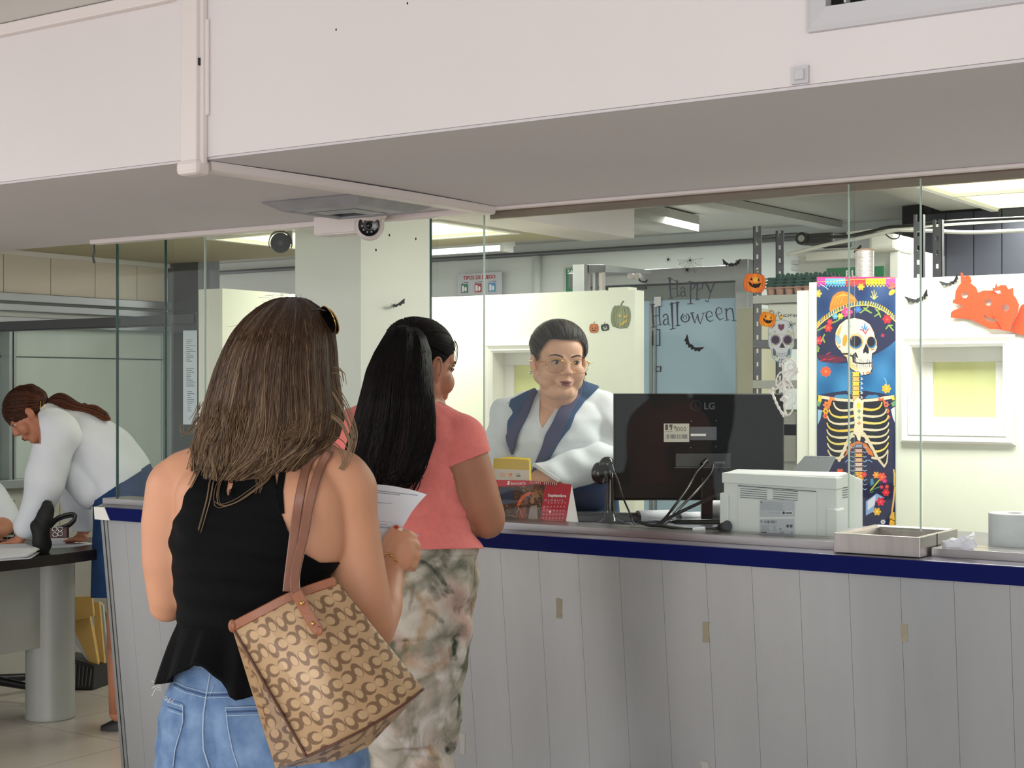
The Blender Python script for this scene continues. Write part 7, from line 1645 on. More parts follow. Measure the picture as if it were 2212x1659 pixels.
mat('leather_brown', C8(152, 92, 62), .42, noise=.18, nscale=30, bump=.12, bscale=180, spec=.5); mat('leather_edge', C8(88, 52, 38), .5)
P_ = catmull([PT(x, y, t-.004) for x, y, t in top_e], 8); obj('top_binding', ribbon([p+ZV*-.004 for p in P_], .016, tocam, .003), 'leather_brown', bag, smooth=.9)
obj('corner_binding', MB().ell(PT(502, 1352, tb+.026), (.008, .006, .011)), 'leather_brown', bag, smooth=4)
obj('piping', MB().tube(catmull([PT(x, y, t-.002) for x, y, t in bot_e], 8), .0022, n=8), 'leather_edge', bag, smooth=4)
obj('piping', MB().tube(catmull([PT(x, y, t-.002) for x, y, t in fl], 8), .0020, n=8), 'leather_edge', bag, smooth=4)
mat('strap_leather', C8(146, 100, 82), .38, noise=.15, nscale=40, bump=.1, bscale=160, spec=.55)
def strap(pts, nm, off=.006, w=.0165):
    P_ = []
    for x, y, d in pts:
        h_ = hit(bv1, x, y, off); h0 = W1.P(x, y, d)
        P_.append(h_ if (h_ is not None and 970 < y < 1110 and (h_-h0).length < .09) else h0)
    P_ = catmull(P_, 5)
    for _ in range(3): P_ = [P_[0]]+[(P_[i-1]+P_[i]*2+P_[i+1])/4 for i in range(1, len(P_)-1)]+[P_[-1]]
    o = obj(nm, ribbon(P_, w, tocam, .0022), 'strap_leather', bag, smooth=.9)
    obj('stitching', MB().tube([p+RV*w*.42+tocam(p)*.0016 for p in P_], .0005, n=4), 'leather_edge', o); obj('stitching', MB().tube([p-RV*w*.42+tocam(p)*.0016 for p in P_], .0005, n=4), 'leather_edge', o)
    return o
strap([(692, 966, .05), (686, 972, .01), (676, 984, -.05), (664, 1004, -.09), (652, 1050, -.12), (643, 1100, -.13), (636, 1150, -.145), (630, 1200, -.160), (625, 1240, -.175), (621, 1278, -.19)], 'strap')
strap([(718, 970, .05), (712, 976, .01), (704, 988, -.05), (694, 1006, -.09), (680, 1046, -.12), (668, 1092, -.13), (662, 1130, -.145), (655, 1165, -.165), (645, 1205, -.19), (638, 1240, -.212), (637, 1268, -.235), (646, 1292, -.262)], 'strap', off=.009)
b = ribbon([PT(640, 1280, tb-.012), PT(650, 1298, tb-.016), PT(662, 1322, tb-.020), PT(676, 1345, tb-.024), (PT(689, 1364, tb-.026))], .019, tocam, .0025)
tabo = obj('strap_tab', b, 'leather_brown', bag, smooth=.9); obj('tab_point', MB().ell(PT(688, 1363, tb-.0265), (.0085, .003, .0085)), 'leather_brown', tabo, smooth=4)
for x, y in ((652, 1303), (676, 1347)): obj('rivet', MB().ell(PT(x, y, tb-.028), .0036, nu=14, nv=8), 'gold', tabo, smooth=4)
# ================================================================== WOMAN AT THE COUNTER, CORAL T-SHIRT
W2 = Fig(4.0)
wp = thing('person', (W2.P(920, 1500).x, W2.P(920, 1500).y, 0), 'person with long black ponytail in coral t-shirt and patterned trousers leaning on the counter', 'person')
t2 = MB()
W2.rows([(1250, 812, 1030, -.14, .13), (1190, 812, 1028, -.135, .13), (1150, 800, 1020, -.13, .13), (1080, 765, 1000, -.13, .125), (1000, 735, 990, -.13, .12), (945, 725, 1000, -.12, .11), (910, 760, 985, -.10, .09), (885, 830, 950, -.075, .075), (865, 860, 930, -.06, .06)], mb=t2)
W2.chain([(890, 890, 0, .06), (985, 950, 0, .068)], mb=t2); W2.chain([(870, 890, 0, .06), (742, 945, 0, .062)], mb=t2)
b2 = MB(); b2.v = list(t2.v); b2.f = list(t2.f); W2.b = b2
W2.chain([(895, 890, .0, .058), (905, 850, .01, .056), (918, 820, .03, .056)])
W2.chain([(986, 952, 0, .072), (1008, 1015, 0, .069), (1030, 1080, .01, .064), (1048, 1118, .03, .055), (1053, 1126, .05, .048)]); W2.chain([(1050, 1124, .05, .049), (1040, 1113, .25, .043), (1028, 1108, .42, .034), (1020, 1104, .50, .027)])
W2.b.ell(W2.P(1012, 1102, .56), (.035, .045, .017), nu=18, nv=10)
for i in range(4): W2.chain([(1016-i*6, 1104, .59, .010), (1008-i*6, 1104, .63, .0088), (1003-i*6, 1107, .66, .008)], n=10)
W2.chain([(742, 950, 0, .065), (722, 1010, 0, .055), (716, 1080, .02, .05), (720, 1115, .05, .043)]); W2.chain([(720, 1112, .05, .044), (780, 1100, .25, .038), (850, 1092, .45, .030)]); W2.b.ell(W2.P(870, 1095, .55), (.035, .045, .018), nu=16, nv=10)
for i in range(4): W2.chain([(862+i*8, 1095, .58, .010), (866+i*8, 1096, .63, .0088)], n=10)
Mh2 = head_frame(W2.P(908, 797, .03), DV*.60+RV*.74-ZV*.16, ZV); head_blobs(W2.b, Mh2, 1.0, 1.04)
W2.b.ell(Mh2 @ Vector((0, .045, -.095)), (.05, .045, .03), nu=18, nv=12)
fc2 = np.array(tuple(Mh2 @ Vector((0, .05, -.02))))
V, T = remeshed(W2.b, .0048, 12, .5, lambda V: np.where(np.linalg.norm(V-fc2, axis=1) < .11, .22, 1.0)); npmesh('body', V, T, 'skin_brown', wp); bv2 = bvh_of(V, T)
head_parts(Mh2, wp, 1.0, 1.04)
# ear detail
c = Mh2 @ Vector((.081, -.004, .0)); ax_ = [Mh2.to_3x3() @ v for v in (Vector((1, 0, 0)), Vector((0, 1, 0)), Vector((0, 0, 1)))]
for s_ in (1,):
    obj('ear_rim', MB().tube([c+ax_[0]*.004+ax_[1]*(.014*math.cos(a)-.004)+ax_[2]*(.026*math.sin(a)+.002) for a in [-.9+i*.33 for i in range(14)]], .0036, n=8), 'skin_brown', wp, smooth=4)
# t-shirt: torso plus sleeves
ts = MB(); ts.v = list(t2.v); ts.f = list(t2.f)
W2.chain([(986, 952, 0, .074), (1006, 1010, 0, .072)], mb=ts); W2.chain([(742, 950, 0, .067), (724, 1008, 0, .058)], mb=ts)
Vs, Ts = remeshed(ts, .0058, 12); Ns = vnormals(Vs, Ts); px, py, dd = proj(Vs)
Vs = wrinkle(Vs+Ns*.006, Ns, .0022, [(22, 16, 55, 0, 1), (9, 30, 85, 1, .8), (50, 20, 30, 3, .5)])
Vs = Vs+Ns*(.016*np.clip((py-1150)/35, 0, 1))[:, None]
# under-bust folds
Vs = Vs-Ns*(.004*np.exp(-((py-1122+.03*(px-900))/5)**2)*(dd < 4.02))[:, None]
sl_r = (px-958)*.42+(py-1012)*.9   # right sleeve hem line
f = np.full(len(Vs), 50.0); f = np.minimum(f, 1187+3*np.sin(px*.05)-py)
f = np.where(px > 955, np.minimum(f, -((px-958)*.36+(py-1013)*.93)), f); f = np.where((px > 955) & (px < 1040) & (py > 1015), np.minimum(1187-py, np.where(px < 962+(py-1010)*.36, 5, f)), f)
inner = 966+(py-1010)*.36
f = np.where(py > 1012, np.where(px < inner, 1187-py, -5), np.where(px > 958, -((px-958)*.36+(py-1013)*.93), f))
f = np.where(px < 735, np.minimum(f, 985-py+ (px-700)*.5), f)
f = np.minimum(f, poly_sdf(px, py, [(640, 700), (860, 880), (880, 872), (935, 868), (960, 880), (1150, 700), (1200, 1300), (600, 1300)])*1.0)
Vc, Tc = clip(Vs, Ts, f)
mat('coral_cotton', C8(238, 132, 126), .85, noise=.10, nscale=60, bump=.15, bscale=300, spec=.2, sheen=.15)
tsh = solid(npmesh('t_shirt', Vc, Tc, 'coral_cotton', wp), .003)
# trousers
tj = MB(); W2.rows([(1135, 800, 1032, -.150, .145), (1190, 804, 1034, -.152, .145), (1240, 804, 1034, -.155, .14), (1310, 800, 1028, -.155, .13), (1400, 800, 1014, -.15, .125), (1500, 806, 994, -.13, .12), (1600, 812, 968, -.11, .11)], mb=tj)
W2.chain([(850, 1420, 0, .085), (852, 1600, 0, .08), (850, 1800, 0, .075), (850, 2025, 0, .07)], mb=tj); W2.chain([(945, 1420, 0, .08), (930, 1560, 0, .08), (915, 1750, .0, .072), (905, 2025, 0, .068)], mb=tj)
Vp, Tp = remeshed(tj, .0065, 10); Np = vnormals(Vp, Tp); px, py, dd = proj(Vp)
Vp = wrinkle(Vp, Np, .004, [(18, 10, 38, 0, 1), (40, 22, 25, 2, .5), (10, 30, 70, 1, .5)])
for (x0, y0, x1, y1, w, dep_) in ((840, 1392, 1000, 1380, 6, .009), (1018, 1300, 985, 1400, 6, .010), (985, 1400, 950, 1560, 7, .008), (880, 1330, 960, 1290, 8, .006), (905, 1480, 985, 1440, 8, .006), (1022, 1230, 1018, 1330, 5, .010)):
    L2 = (x1-x0)**2+(y1-y0)**2; k = np.clip(((px-x0)*(x1-x0)+(py-y0)*(y1-y0))/L2, 0, 1); d = np.hypot(px-x0-k*(x1-x0), py-y0-k*(y1-y0)); Vp = Vp-Np*(dep_*np.exp(-(d/w)**2)*(dd < 4.05))[:, None]
Vc, Tc = clip(Vp, Tp, py-1183)
def camo():
    m = mat('floral_cloth', C8(206, 196, 184), .85, bump=.2, bscale=220, spec=.2); nt = m.node_tree; b = nt.nodes['Principled BSDF']; tc = nt.nodes.new('ShaderNodeTexCoord'); prev = None
    def layer(scale, seed, lo, hi, col, prev, dist=1.2, stretch=(1, 1, .8)):
        mp = nt.nodes.new('ShaderNodeMapping'); mp.inputs['Location'].default_value = (seed, seed*1.7, seed*.6); mp.inputs['Scale'].default_value = stretch; n = nt.nodes.new('ShaderNodeTexNoise'); n.inputs['Scale'].default_value = scale; n.inputs['Detail'].default_value = 5; n.inputs['Distortion'].default_value = dist
        r = nt.nodes.new('ShaderNodeMapRange'); r.inputs[1].default_value = lo; r.inputs[2].default_value = hi; mx = nt.nodes.new('ShaderNodeMix'); mx.data_type = 'RGBA'
        nt.links.new(tc.outputs['Object'], mp.inputs[0]); nt.links.new(mp.outputs[0], n.inputs['Vector']); nt.links.new(n.outputs['Fac'], r.inputs[0]); nt.links.new(r.outputs[0], mx.inputs[0])
        if prev is None: mx.inputs[6].default_value = (*C8(202, 194, 182), 1)
        else: nt.links.new(prev, mx.inputs[6])
        mx.inputs[7].default_value = (*col, 1); return mx.outputs[2]
    p = layer(5, 1, .44, .60, C8(190, 160, 150), None); p = layer(7, 4, .50, .64, C8(160, 156, 142), p); p = layer(5, 9, .59, .70, C8(178, 140, 100), p); p = layer(4.2, 13, .52, .64, C8(104, 106, 88), p, 1.0); p = layer(9, 17, .58, .70, C8(70, 74, 62), p, 1.5); p = layer(8, 21, .56, .68, C8(214, 208, 204), p)
    nt.links.new(p, b.inputs['Base Color'])
camo()
tro = solid(npmesh('trousers', Vc, Tc, 'floral_cloth', wp), .003)
bt = bvh_of(Vp, Tp)
for pts in ([(872, 1198), (930, 1203), (1028, 1198)], [(1025, 1205), (1027, 1260), (1012, 1300)], [(1018, 1300), (1021, 1340), (1000, 1420), (975, 1500), (955, 1600)]):
    P_ = on_surf(bt, pts, .001, 6)
    if len(P_) > 2: obj('seam', MB().tube(P_, .0012, n=5), 'floral_cloth', tro, smooth=4)
for x in (850, 906):
    p = W2.P(x, 2050, .0); p.z = 0
    obj('shoe', MB().loft([[p+DV*y+RV*(w*math.cos(a))+ZV*(max(0, h_*math.sin(a))) for a in [2*pi*i/18 for i in range(18)]] for y, w, h_ in ((-.09, .028, .05), (-.04, .036, .09), (.03, .038, .075), (.10, .042, .05), (.15, .034, .035), (.17, .015, .02))]), 'shoe_dark', wp, smooth=.9)
# hair: cap and ponytail
B0, B1, B2 = C8(9, 7, 8), C8(22, 17, 17), C8(46, 34, 32)
cap = MB(); R3 = Mh2.to_3x3(); cap.ell(Mh2 @ Vector((0, -.016, .048)), (.084, .104, .088), R3, nu=48, nv=32); cap.ell(Mh2 @ Vector((0, -.05, .005)), (.070, .055, .07), R3, nu=30, nv=20)
Vh, Th = remeshed(cap, .004, 6); Li = np.array(Mh2.inverted()); L = (Vh @ Li[:3, :3].T)+Li[:3, 3]
fh = np.where(L[:, 1] > -.005, L[:, 2]-(.062-.35*(np.abs(L[:, 0])/.08)**2*.06)-(L[:, 1]-.045)*.55, .1)
fh = np.minimum(L[:, 2]+.052+ .2*L[:, 1], np.maximum(-(L[:, 1]-.012-np.clip(L[:, 2]-.01, -.03, .08)*.85), L[:, 2]-.085))
Vh, Th = clip(Vh, Th, fh)
hr2 = npmesh('hair', Vh, Th, 'hair_dark', wp, np.tile(B0, (len(Vh), 1)))
st = Strands(); r_ = random.Random(21); tie = W2.P(872, 716, -.10)
def on_cap(a, k):   # a around, k from hairline to the tie
    v = Vector((.086*math.cos(a), .104*math.sin(a)-.016, 0)); return v
for i in range(420):
    th = r_.uniform(.15, pi-.15); ph = r_.uniform(0, pi); start = Vector((.0865*math.cos(th), .030+.052*math.sin(th)*.9, .03+.088*math.sin(th)*r_.uniform(.35, .95)))
    d = Vector((start.x/.086, (start.y+.016)/.106, (start.z-.048)/.090)); d.normalize(); e = Mh2.inverted() @ tie; dt = Vector((e.x/.086, (e.y+.016)/.106, (e.z-.048)/.09)); dt.normalize(); pts = []
    for j in range(12):
        s_ = j/11; q = (d*(1-s_)+dt*s_).normalized(); pts.append(Mh2 @ Vector((q.x*.0858, q.y*.1058-.016, q.z*.0898+.048)))
    st.add(pts, .0012, .0012, B0, r_.choice((B0, B1, B1, B2)))
PO = [(708, 846, 902), (722, 834, 916), (760, 812, 928), (800, 795, 930), (850, 784, 932), (900, 771, 936), (950, 757, 935), (1000, 745, 918), (1025, 752, 900), (1045, 772, 884)]
def pony(a, k, out=0.0):
    q = k*(len(PO)-1); i = min(int(q), len(PO)-2); s_ = q-i; y, Lx, Rx = [PO[i][j]+(PO[i+1][j]-PO[i][j])*s_ for j in range(3)]; w = (Rx-Lx)/2*W2.s; hd = .030+.030*math.sin(min(1, k*1.15+.12)*pi*.85); dc = -.095-.085*min(1, k*2.2)+.0*k
    return W2.P((Lx+Rx)/2, y, dc)+RV*((w+out)*math.cos(a))+DV*((hd+out+.003*math.sin(a*8+k*4))*math.sin(a))
n, m_ = 64, 34; VV = [pony(2*pi*i/n, j/(m_-1), -.002) for j in range(m_) for i in range(n)]
FF = [(j*n+i, j*n+(i+1) % n, (j+1)*n+(i+1) % n, (j+1)*n+i) for j in range(m_-1) for i in range(n)]+[tuple(range(n-1, -1, -1)), tuple((m_-1)*n+i for i in range(n))]
npmesh('ponytail', np.array([tuple(v) for v in VV]), FF, 'hair_dark', hr2, np.tile(B0, (len(VV), 1)))
for i in range(900):
    a = r_.uniform(pi*.95, 2*pi*1.05) if i % 5 else r_.uniform(0, pi); ke = r_.uniform(.8, 1.0); ph = r_.uniform(0, 6.3); pts = [pony(a+.05*math.sin(k*6+ph), k, r_.uniform(0, .004)*k) for k in [ke*j/13 for j in range(14)]]
    d = pts[-1]-pts[-2]
    if r_.random() < .55: pts += [pts[-1]+d*.7+RV*r_.uniform(-.008, .008), pts[-1]+d*1.3+RV*r_.uniform(-.02, .015)]
    st.add(pts, .0015, .0009, B0, r_.choice((B0, B0, B1, B1, B2)))
for pts_, nn in (([(930, 880), (932, 930), (930, 960), (905, 1000)], 8), ([(925, 900), (920, 950), (922, 1000), (900, 1045), (885, 1075)], 8), ([(880, 980), (878, 1030), (876, 1060), (870, 1085)], 8), ([(800, 960), (765, 990), (745, 1020), (735, 1045), (738, 1060)], 8), ([(850, 1000), (855, 1040), (862, 1065)], 8), ([(910, 860), (925, 880), (930, 900), (918, 925), (908, 935)], 6), ([(900, 1000), (905, 1040), (897, 1060)], 6), ([(980, 735), (987, 750), (986, 775), (980, 792)], 3), ([(968, 790), (975, 800), (978, 792), (981, 788)], 3)):
    for q in range(nn):
        jx, jy = r_.uniform(-8, 8), r_.uniform(-6, 6); 
        if pts_[0][0] > 960: jx *= .3; jy *= .3
        st.add(catmull([W2.P(x+jx*(1-.5*i_/len(pts_)), y+jy, (-.19 if x < 960 else .02)) for i_, (x, y) in enumerate(pts_)], 5), .0012, .0007, B0, r_.choice((B0, B1, B2)))
for i in range(30):
    p = W2.P(r_.uniform(850, 900), 706, -.1); st.add([p, p+ZV*.006+RV*r_.uniform(-.01, .006), p+ZV*r_.uniform(.004, .012)+RV*r_.uniform(-.022, .01)], .0006, .0004, B0, B1)
st.build('hair_strands', 'hair_dark', hr2)
mat('hairpin_metal', C8(150, 108, 88), .3, metal=.8); obj('hair_tie', MB().tube([tie+RV*.018*math.cos(a)+(ZV*.5-DV*.5).normalized()*.018*math.sin(a) for a in [2*pi*i/20 for i in range(21)]], .005, n=8), 'black_matte', hr2, smooth=4)
obj('hairpin', MB().tube([W2.P(893, 711, -.085), W2.P(907, 719, -.080)], .0018, n=6), 'hairpin_metal', hr2, smooth=4)

# ================================================================== OFFICER BEHIND THE GLASS
skinmat('skin_officer', C8(228, 178, 150))
W3 = Fig(5.12)
wo = thing('person', (W3.P(1215, 1200).x, W3.P(1215, 1200).y+.1, 0), 'officer with glasses in navy vest over white blouse, working behind the glass', 'person')
t3 = MB()
W3.rows([(1240, 1140, 1340, .27, .53), (1160, 1135, 1345, .27, .53), (1112, 1130, 1340, .25, .50), (1085, 1126, 1335, .11, .40), (1050, 1120, 1328, -.03, .27), (1005, 1112, 1318, -.11, .18), (950, 1100, 1310, -.14, .12), (905, 1098, 1318, -.12, .10), (878, 1118, 1300, -.09, .08), (858, 1155, 1260, -.07, .06)], mb=t3)
W3.chain([(1185, 870, 0, .052), (1102, 893, .0, .052)], mb=t3); W3.chain([(1240, 862, 0, .055), (1300, 884, .0, .060)], mb=t3)
b3 = MB(); b3.v = list(t3.v); b3.f = list(t3.f); W3.b = b3
W3.chain([(1205, 885, -.02, .062), (1207, 850, -.06, .064), (1208, 815, -.09, .066)])
armR = [(1300, 890, 0, .062), (1322, 940, -.03, .064), (1330, 985, -.06, .058), (1328, 1000, -.08, .052)]; foreR = [(1326, 996, -.08, .052), (1270, 1004, -.12, .050), (1215, 1020, -.15, .043), (1165, 1036, -.17, .034), (1140, 1050, -.18, .027)]
armL = [(1100, 895, 0, .055), (1084, 950, 0, .050), (1078, 1000, -.01, .046), (1080, 1020, -.02, .042)]; foreL = [(1080, 1018, -.02, .042), (1095, 1060, -.12, .036), (1105, 1085, -.17, .028)]
for c_ in (armR, foreR, armL, foreL): W3.chain(c_)
W3.b.ell(W3.P(1124, 1066, -.20), (.034, .036, .022), nu=18, nv=10)
for i in range(4): W3.chain([(1118+i*6, 1076, -.22, .0095), (1112+i*6, 1090, -.235, .0085), (1108+i*6, 1100, -.235, .0078)], n=10)
W3.chain([(1140, 1070, -.20, .011), (1146, 1088, -.22, .009)], n=10)
W3.b.ell(W3.P(1110, 1092, -.20), (.034, .034, .018), nu=16, nv=10)
Mh3 = head_frame(W3.P(1207, 783, -.15), -DV*.90+RV*.24-ZV*.12, ZV*1.0+RV*.02); head_blobs(W3.b, Mh3, 1.0, 1.13)
W3.b.ell(Mh3 @ Vector((0, .030, -.094)), (.058, .042, .028), Mh3.to_3x3(), nu=22, nv=14); W3.b.ell(Mh3 @ Vector((-.045, .035, -.048)), (.030, .036, .040), Mh3.to_3x3()); W3.b.ell(Mh3 @ Vector((.045, .035, -.048)), (.030, .036, .040), Mh3.to_3x3())
fc3 = np.array(tuple(Mh3 @ Vector((0, .07, -.02))))
def mk3(V):
    d = np.linalg.norm(V-fc3, axis=1); return np.clip((d-.05)/.09, .22, 1.0)
V, T = remeshed(W3.b, .0036, 12, .5, mk3); npmesh('body', V, T, 'skin_officer', wo); bv3 = bvh_of(V, T)
mat('brow_dark', C8(58, 38, 34), .8)
head_parts(Mh3, wo, 1.0, 1.13, look=(-.002, -.0015), brows='brow_dark')
# glasses
gl = thing('eyeglasses', Mh3 @ Vector((0, .1, 0)), 'thin gold framed eyeglasses on the face of the officer behind the glass', 'eyeglasses')
W_ = lambda x, y, z: Mh3 @ Vector((x*1.06, y*1.01+.002, z*1.06))
for s in (-1, 1):
    ring = []
    for i in range(29):
        a = 2*pi*i/28; ca, sa = math.cos(a), math.sin(a); x = .0385+.0265*math.copysign(abs(ca)**.72, ca)+(.004 if sa > 0 and ca > 0 else 0); z = -.002+.0205*math.copysign(abs(sa)**.8, sa)-(.002*ca if sa < 0 else 0); ring.append(W_(s*x, .100-.16*max(0, x-.03)-.0*z, z+.001))
    fr_ = obj('rim', MB().tube(ring, [.0016 if math.sin(2*pi*i/28) > .2 else .0009 for i in range(29)], n=6), 'gold', gl, smooth=4)
    obj('lens', MB().add(ring[:-1]+[p+(Mh3.to_3x3() @ Vector((0, .0008, 0))) for p in ring[:-1]], [tuple(range(28)), tuple(range(55, 27, -1))]), LENS, gl, fix=False)
    obj('temple', MB().tube([W_(s*.066, .094, .010), W_(s*.082, .085, .010), W_(s*.093, .03, .006), W_(s*.094, -.01, .002)], .0013, n=6), 'gold', gl, smooth=4)
obj('bridge', MB().tube([W_(-.013, .101, .008), W_(0, .104, .012), W_(.013, .101, .008)], .0013, n=6), 'gold', gl, smooth=4)
for s in (-1, 1): obj('earring', MB().ell(Mh3 @ Vector((s*.094, -.002, -.036)), .0055, nu=12, nv=8), 'chrome' if s > 0 else 'eye_dark', wo, smooth=4)
# white blouse with sleeves
sh = MB(); sh.v = list(t3.v); sh.f = list(t3.f)
def grow(c_, g): return [(x, y, d, r+g) for x, y, d, r in c_]
W3.chain(grow(armR, .008), mb=sh); W3.chain(grow(armL, .006), mb=sh); W3.chain(grow(foreL[:2], .008), mb=sh)
Vs, Ts = remeshed(sh, .005, 10); Ns = vnormals(Vs, Ts); px, py, dd = proj(Vs)
Vs = wrinkle(Vs+Ns*.005, Ns, .0032, [(26, 18, 42, 0, 1), (14, 40, 30, 1, .7), (60, 30, 80, 2, .35)])
skin_v = [(1170, 800), (1168, 850), (1164, 909), (1172, 926), (1183, 910), (1206, 877), (1228, 856), (1262, 838), (1262, 800)]
cuff = ((px-1150)*.80-(py-1000)*.62)    # cuff line from (1150,1003) to (1213,1043)
f = -poly_sdf(px, py, skin_v); f = np.where(dd > 5.20+np.clip((py-950)/110, 0, 1)*.30, np.where(py < 862, -5, 50), f)
nx_, ny_ = 40/74.6, -63/74.6; cl = (px-1149)*(-ny_)*0+((px-1149)*(.536)-(py-1002)*(.844))*-1
cl = (px-1149)*.536-(py-1002)*.844   # >0 right/above of the line through (1149,1002)-(1212,1042)
Vc, Tc = clip(Vs, Ts, f)
mat('white_blouse', C8(224, 228, 232), .8, noise=.03, nscale=10, bump=.15, bscale=200, spec=.2)
bl = solid(npmesh('blouse', Vc, Tc, 'white_blouse', wo), .003)
sv = MB(); W3.chain(grow(armR[2:], .009), mb=sv); W3.chain(grow(foreR[:4], .012), mb=sv); Vz, Tz = remeshed(sv, .0045, 10); Nz = vnormals(Vz, Tz); Vz = wrinkle(Vz+Nz*.004, Nz, .0040, [(30, 22, 60, 0, 1), (70, 30, 20, 1, .6)]); pz_, qz_, _ = proj(Vz)
Vc, Tc = clip(Vz, Tz, (pz_-1149)*.536-(qz_-1002)*.844); solid(npmesh('sleeve', Vc, Tc, 'white_blouse', bl), .003)
# cuff band and button
bs = bvh_of(Vc, Tc)
P_ = on_surf(bs, [(1152, 1003), (1170, 1014), (1190, 1027), (1208, 1039)], .003, 5)
if len(P_) > 3: obj('cuff', ribbon(P_, .013, tocam, .002), 'white_blouse', bl, smooth=.9)
p = hit(bs, 1208, 1041, .004); 
mat('button_blue', C8(60, 60, 96), .3)
if p is not None: obj('button', MB().ell(p, (.0055, .0055, .004), nu=12, nv=8), 'button_blue', bl, smooth=4)
# collar edges
for pts in ([(1171, 838), (1166, 870), (1163, 909), (1171, 926)], [(1244, 850), (1208, 878), (1184, 910), (1173, 927), (1172, 950), (1171, 975)]):
    P_ = on_surf(bs, pts, .004, 5)
    if len(P_) > 3: obj('collar_edge', ribbon(P_, .012, tocam, .003), 'white_blouse', bl, smooth=.9)
# vest
Vv, Tv = remeshed(t3, .006, 12); Nv = vnormals(Vv, Tv); px, py, dd = proj(Vv); Vv = wrinkle(Vv+Nv*.014, Nv, .002, [(20, 15, 30, 0, 1)])
vl = poly_sdf(px, py, [(1104, 868), (1158, 846), (1163, 852), (1140, 905), (1126, 935), (1114, 975), (1110, 1010), (1112, 1250), (1060, 1250), (1082, 990), (1098, 925), (1096, 897)])
vr = poly_sdf(px, py, [(1240, 850), (1256, 826), (1292, 843), (1262, 870), (1243, 897), (1230, 928), (1205, 958), (1190, 985), (1215, 1040), (1345, 1035), (1360, 1250), (1128, 1250), (1140, 1060), (1158, 1000), (1180, 940), (1208, 890)])
f = np.maximum(vl, vr); back = dd > 5.16+np.clip((py-950)/110, 0, 1)*.30; f = np.where(back, np.where((px > 1110) & (px < 1300), 20, -5), f)
Vc, Tc = clip(Vv, Tv, f)
mat('navy_vest', C8(58, 84, 118), .75, noise=.15, nscale=12, bump=.15, bscale=180, spec=.2); mat('vest_lapel', C8(70, 70, 104), .7, noise=.1, nscale=14, bump=.1, bscale=180)
ve = solid(npmesh('vest', Vc, Tc, 'navy_vest', wo), .004)
lf = np.maximum(poly_sdf(px, py, [(1148, 852), (1164, 852), (1140, 905), (1126, 935), (1114, 975), (1110, 1010), (1085, 1010), (1092, 975), (1108, 930), (1128, 895)]), poly_sdf(px, py, [(1240, 848), (1250, 838), (1256, 852), (1228, 905), (1205, 955), (1180, 990), (1160, 1030), (1140, 1040), (1158, 1000), (1180, 940), (1208, 890)]))
lf = np.where(dd < 5.16, lf, -5); Va, Ta = clip(Vv+Nv*.004, Tv, lf); solid(npmesh('lapel', Va, Ta, 'vest_lapel', ve), .003)
# skirt and legs, hidden behind the counter
sk = MB(); W3.rows([(1150, 1135, 1345, .26, .54), (1300, 1130, 1350, .25, .55), (1500, 1150, 1335, .26, .52)], mb=sk); Vq, Tq = remeshed(sk, .012, 4); npmesh('skirt', Vq, Tq, 'navy_vest', wo)
lg = MB(); W3.chain([(1195, 1480, .4, .06), (1195, 1600, .4, .05), (1195, 1700, .4, .04)], mb=lg); obj('leg', lg, 'skin_brown', wo, smooth=4); lg = MB(); W3.chain([(1285, 1480, .4, .06), (1285, 1600, .4, .05), (1285, 1700, .4, .04)], mb=lg); obj('leg', lg, 'skin_brown', wo, smooth=4)
for x in (1195, 1285):
    p = W3.P(x, 1730, .4); p.z = 0; obj('shoe', MB().loft([[p-DV*y+RV*(w*math.cos(a))+ZV*(max(0, h_*math.sin(a))) for a in [2*pi*i/14 for i in range(14)]] for y, w, h_ in ((-.07, .028, .05), (-.02, .036, .07), (.06, .038, .05), (.13, .02, .03))]), 'shoe_dark', wo, smooth=.9)
# hair, combed back
G0, G1, G2 = C8(52, 48, 44), C8(84, 78, 70), C8(150, 140, 120); R3 = Mh3.to_3x3()
cap = MB(); cap.ell(Mh3 @ Vector((0, -.014, .050)), (.0945, .104, .090), R3, nu=48, nv=32); cap.ell(Mh3 @ Vector((0, -.045, -.005)), (.085, .07, .055), R3, nu=30, nv=20)
Vh, Th = remeshed(cap, .0036, 6); Li = np.array(Mh3.inverted()); L = (Vh @ Li[:3, :3].T)+Li[:3, 3]
ax = np.abs(L[:, 0])
hl = .083-.30*np.clip(ax-.045, 0, 1)-6.0*np.clip(ax-.052, 0, 1)**2*8     # hairline height against |x|
fh = np.where(L[:, 1] > .0, np.maximum(L[:, 2]-hl, np.minimum(ax-.078, .030-L[:, 1])), L[:, 2]+.05)
fh = np.minimum(fh, L[:, 2]+.045)
Vh, Th = clip(Vh, Th, fh); cc = np.array([G0 if False else [G0[k]*.6+G1[k]*.4 for k in range(3)]]*len(Vh))
hr3 = npmesh('hair', Vh, Th, 'hair', wo, cc)
st = Strands(); r_ = random.Random(31)
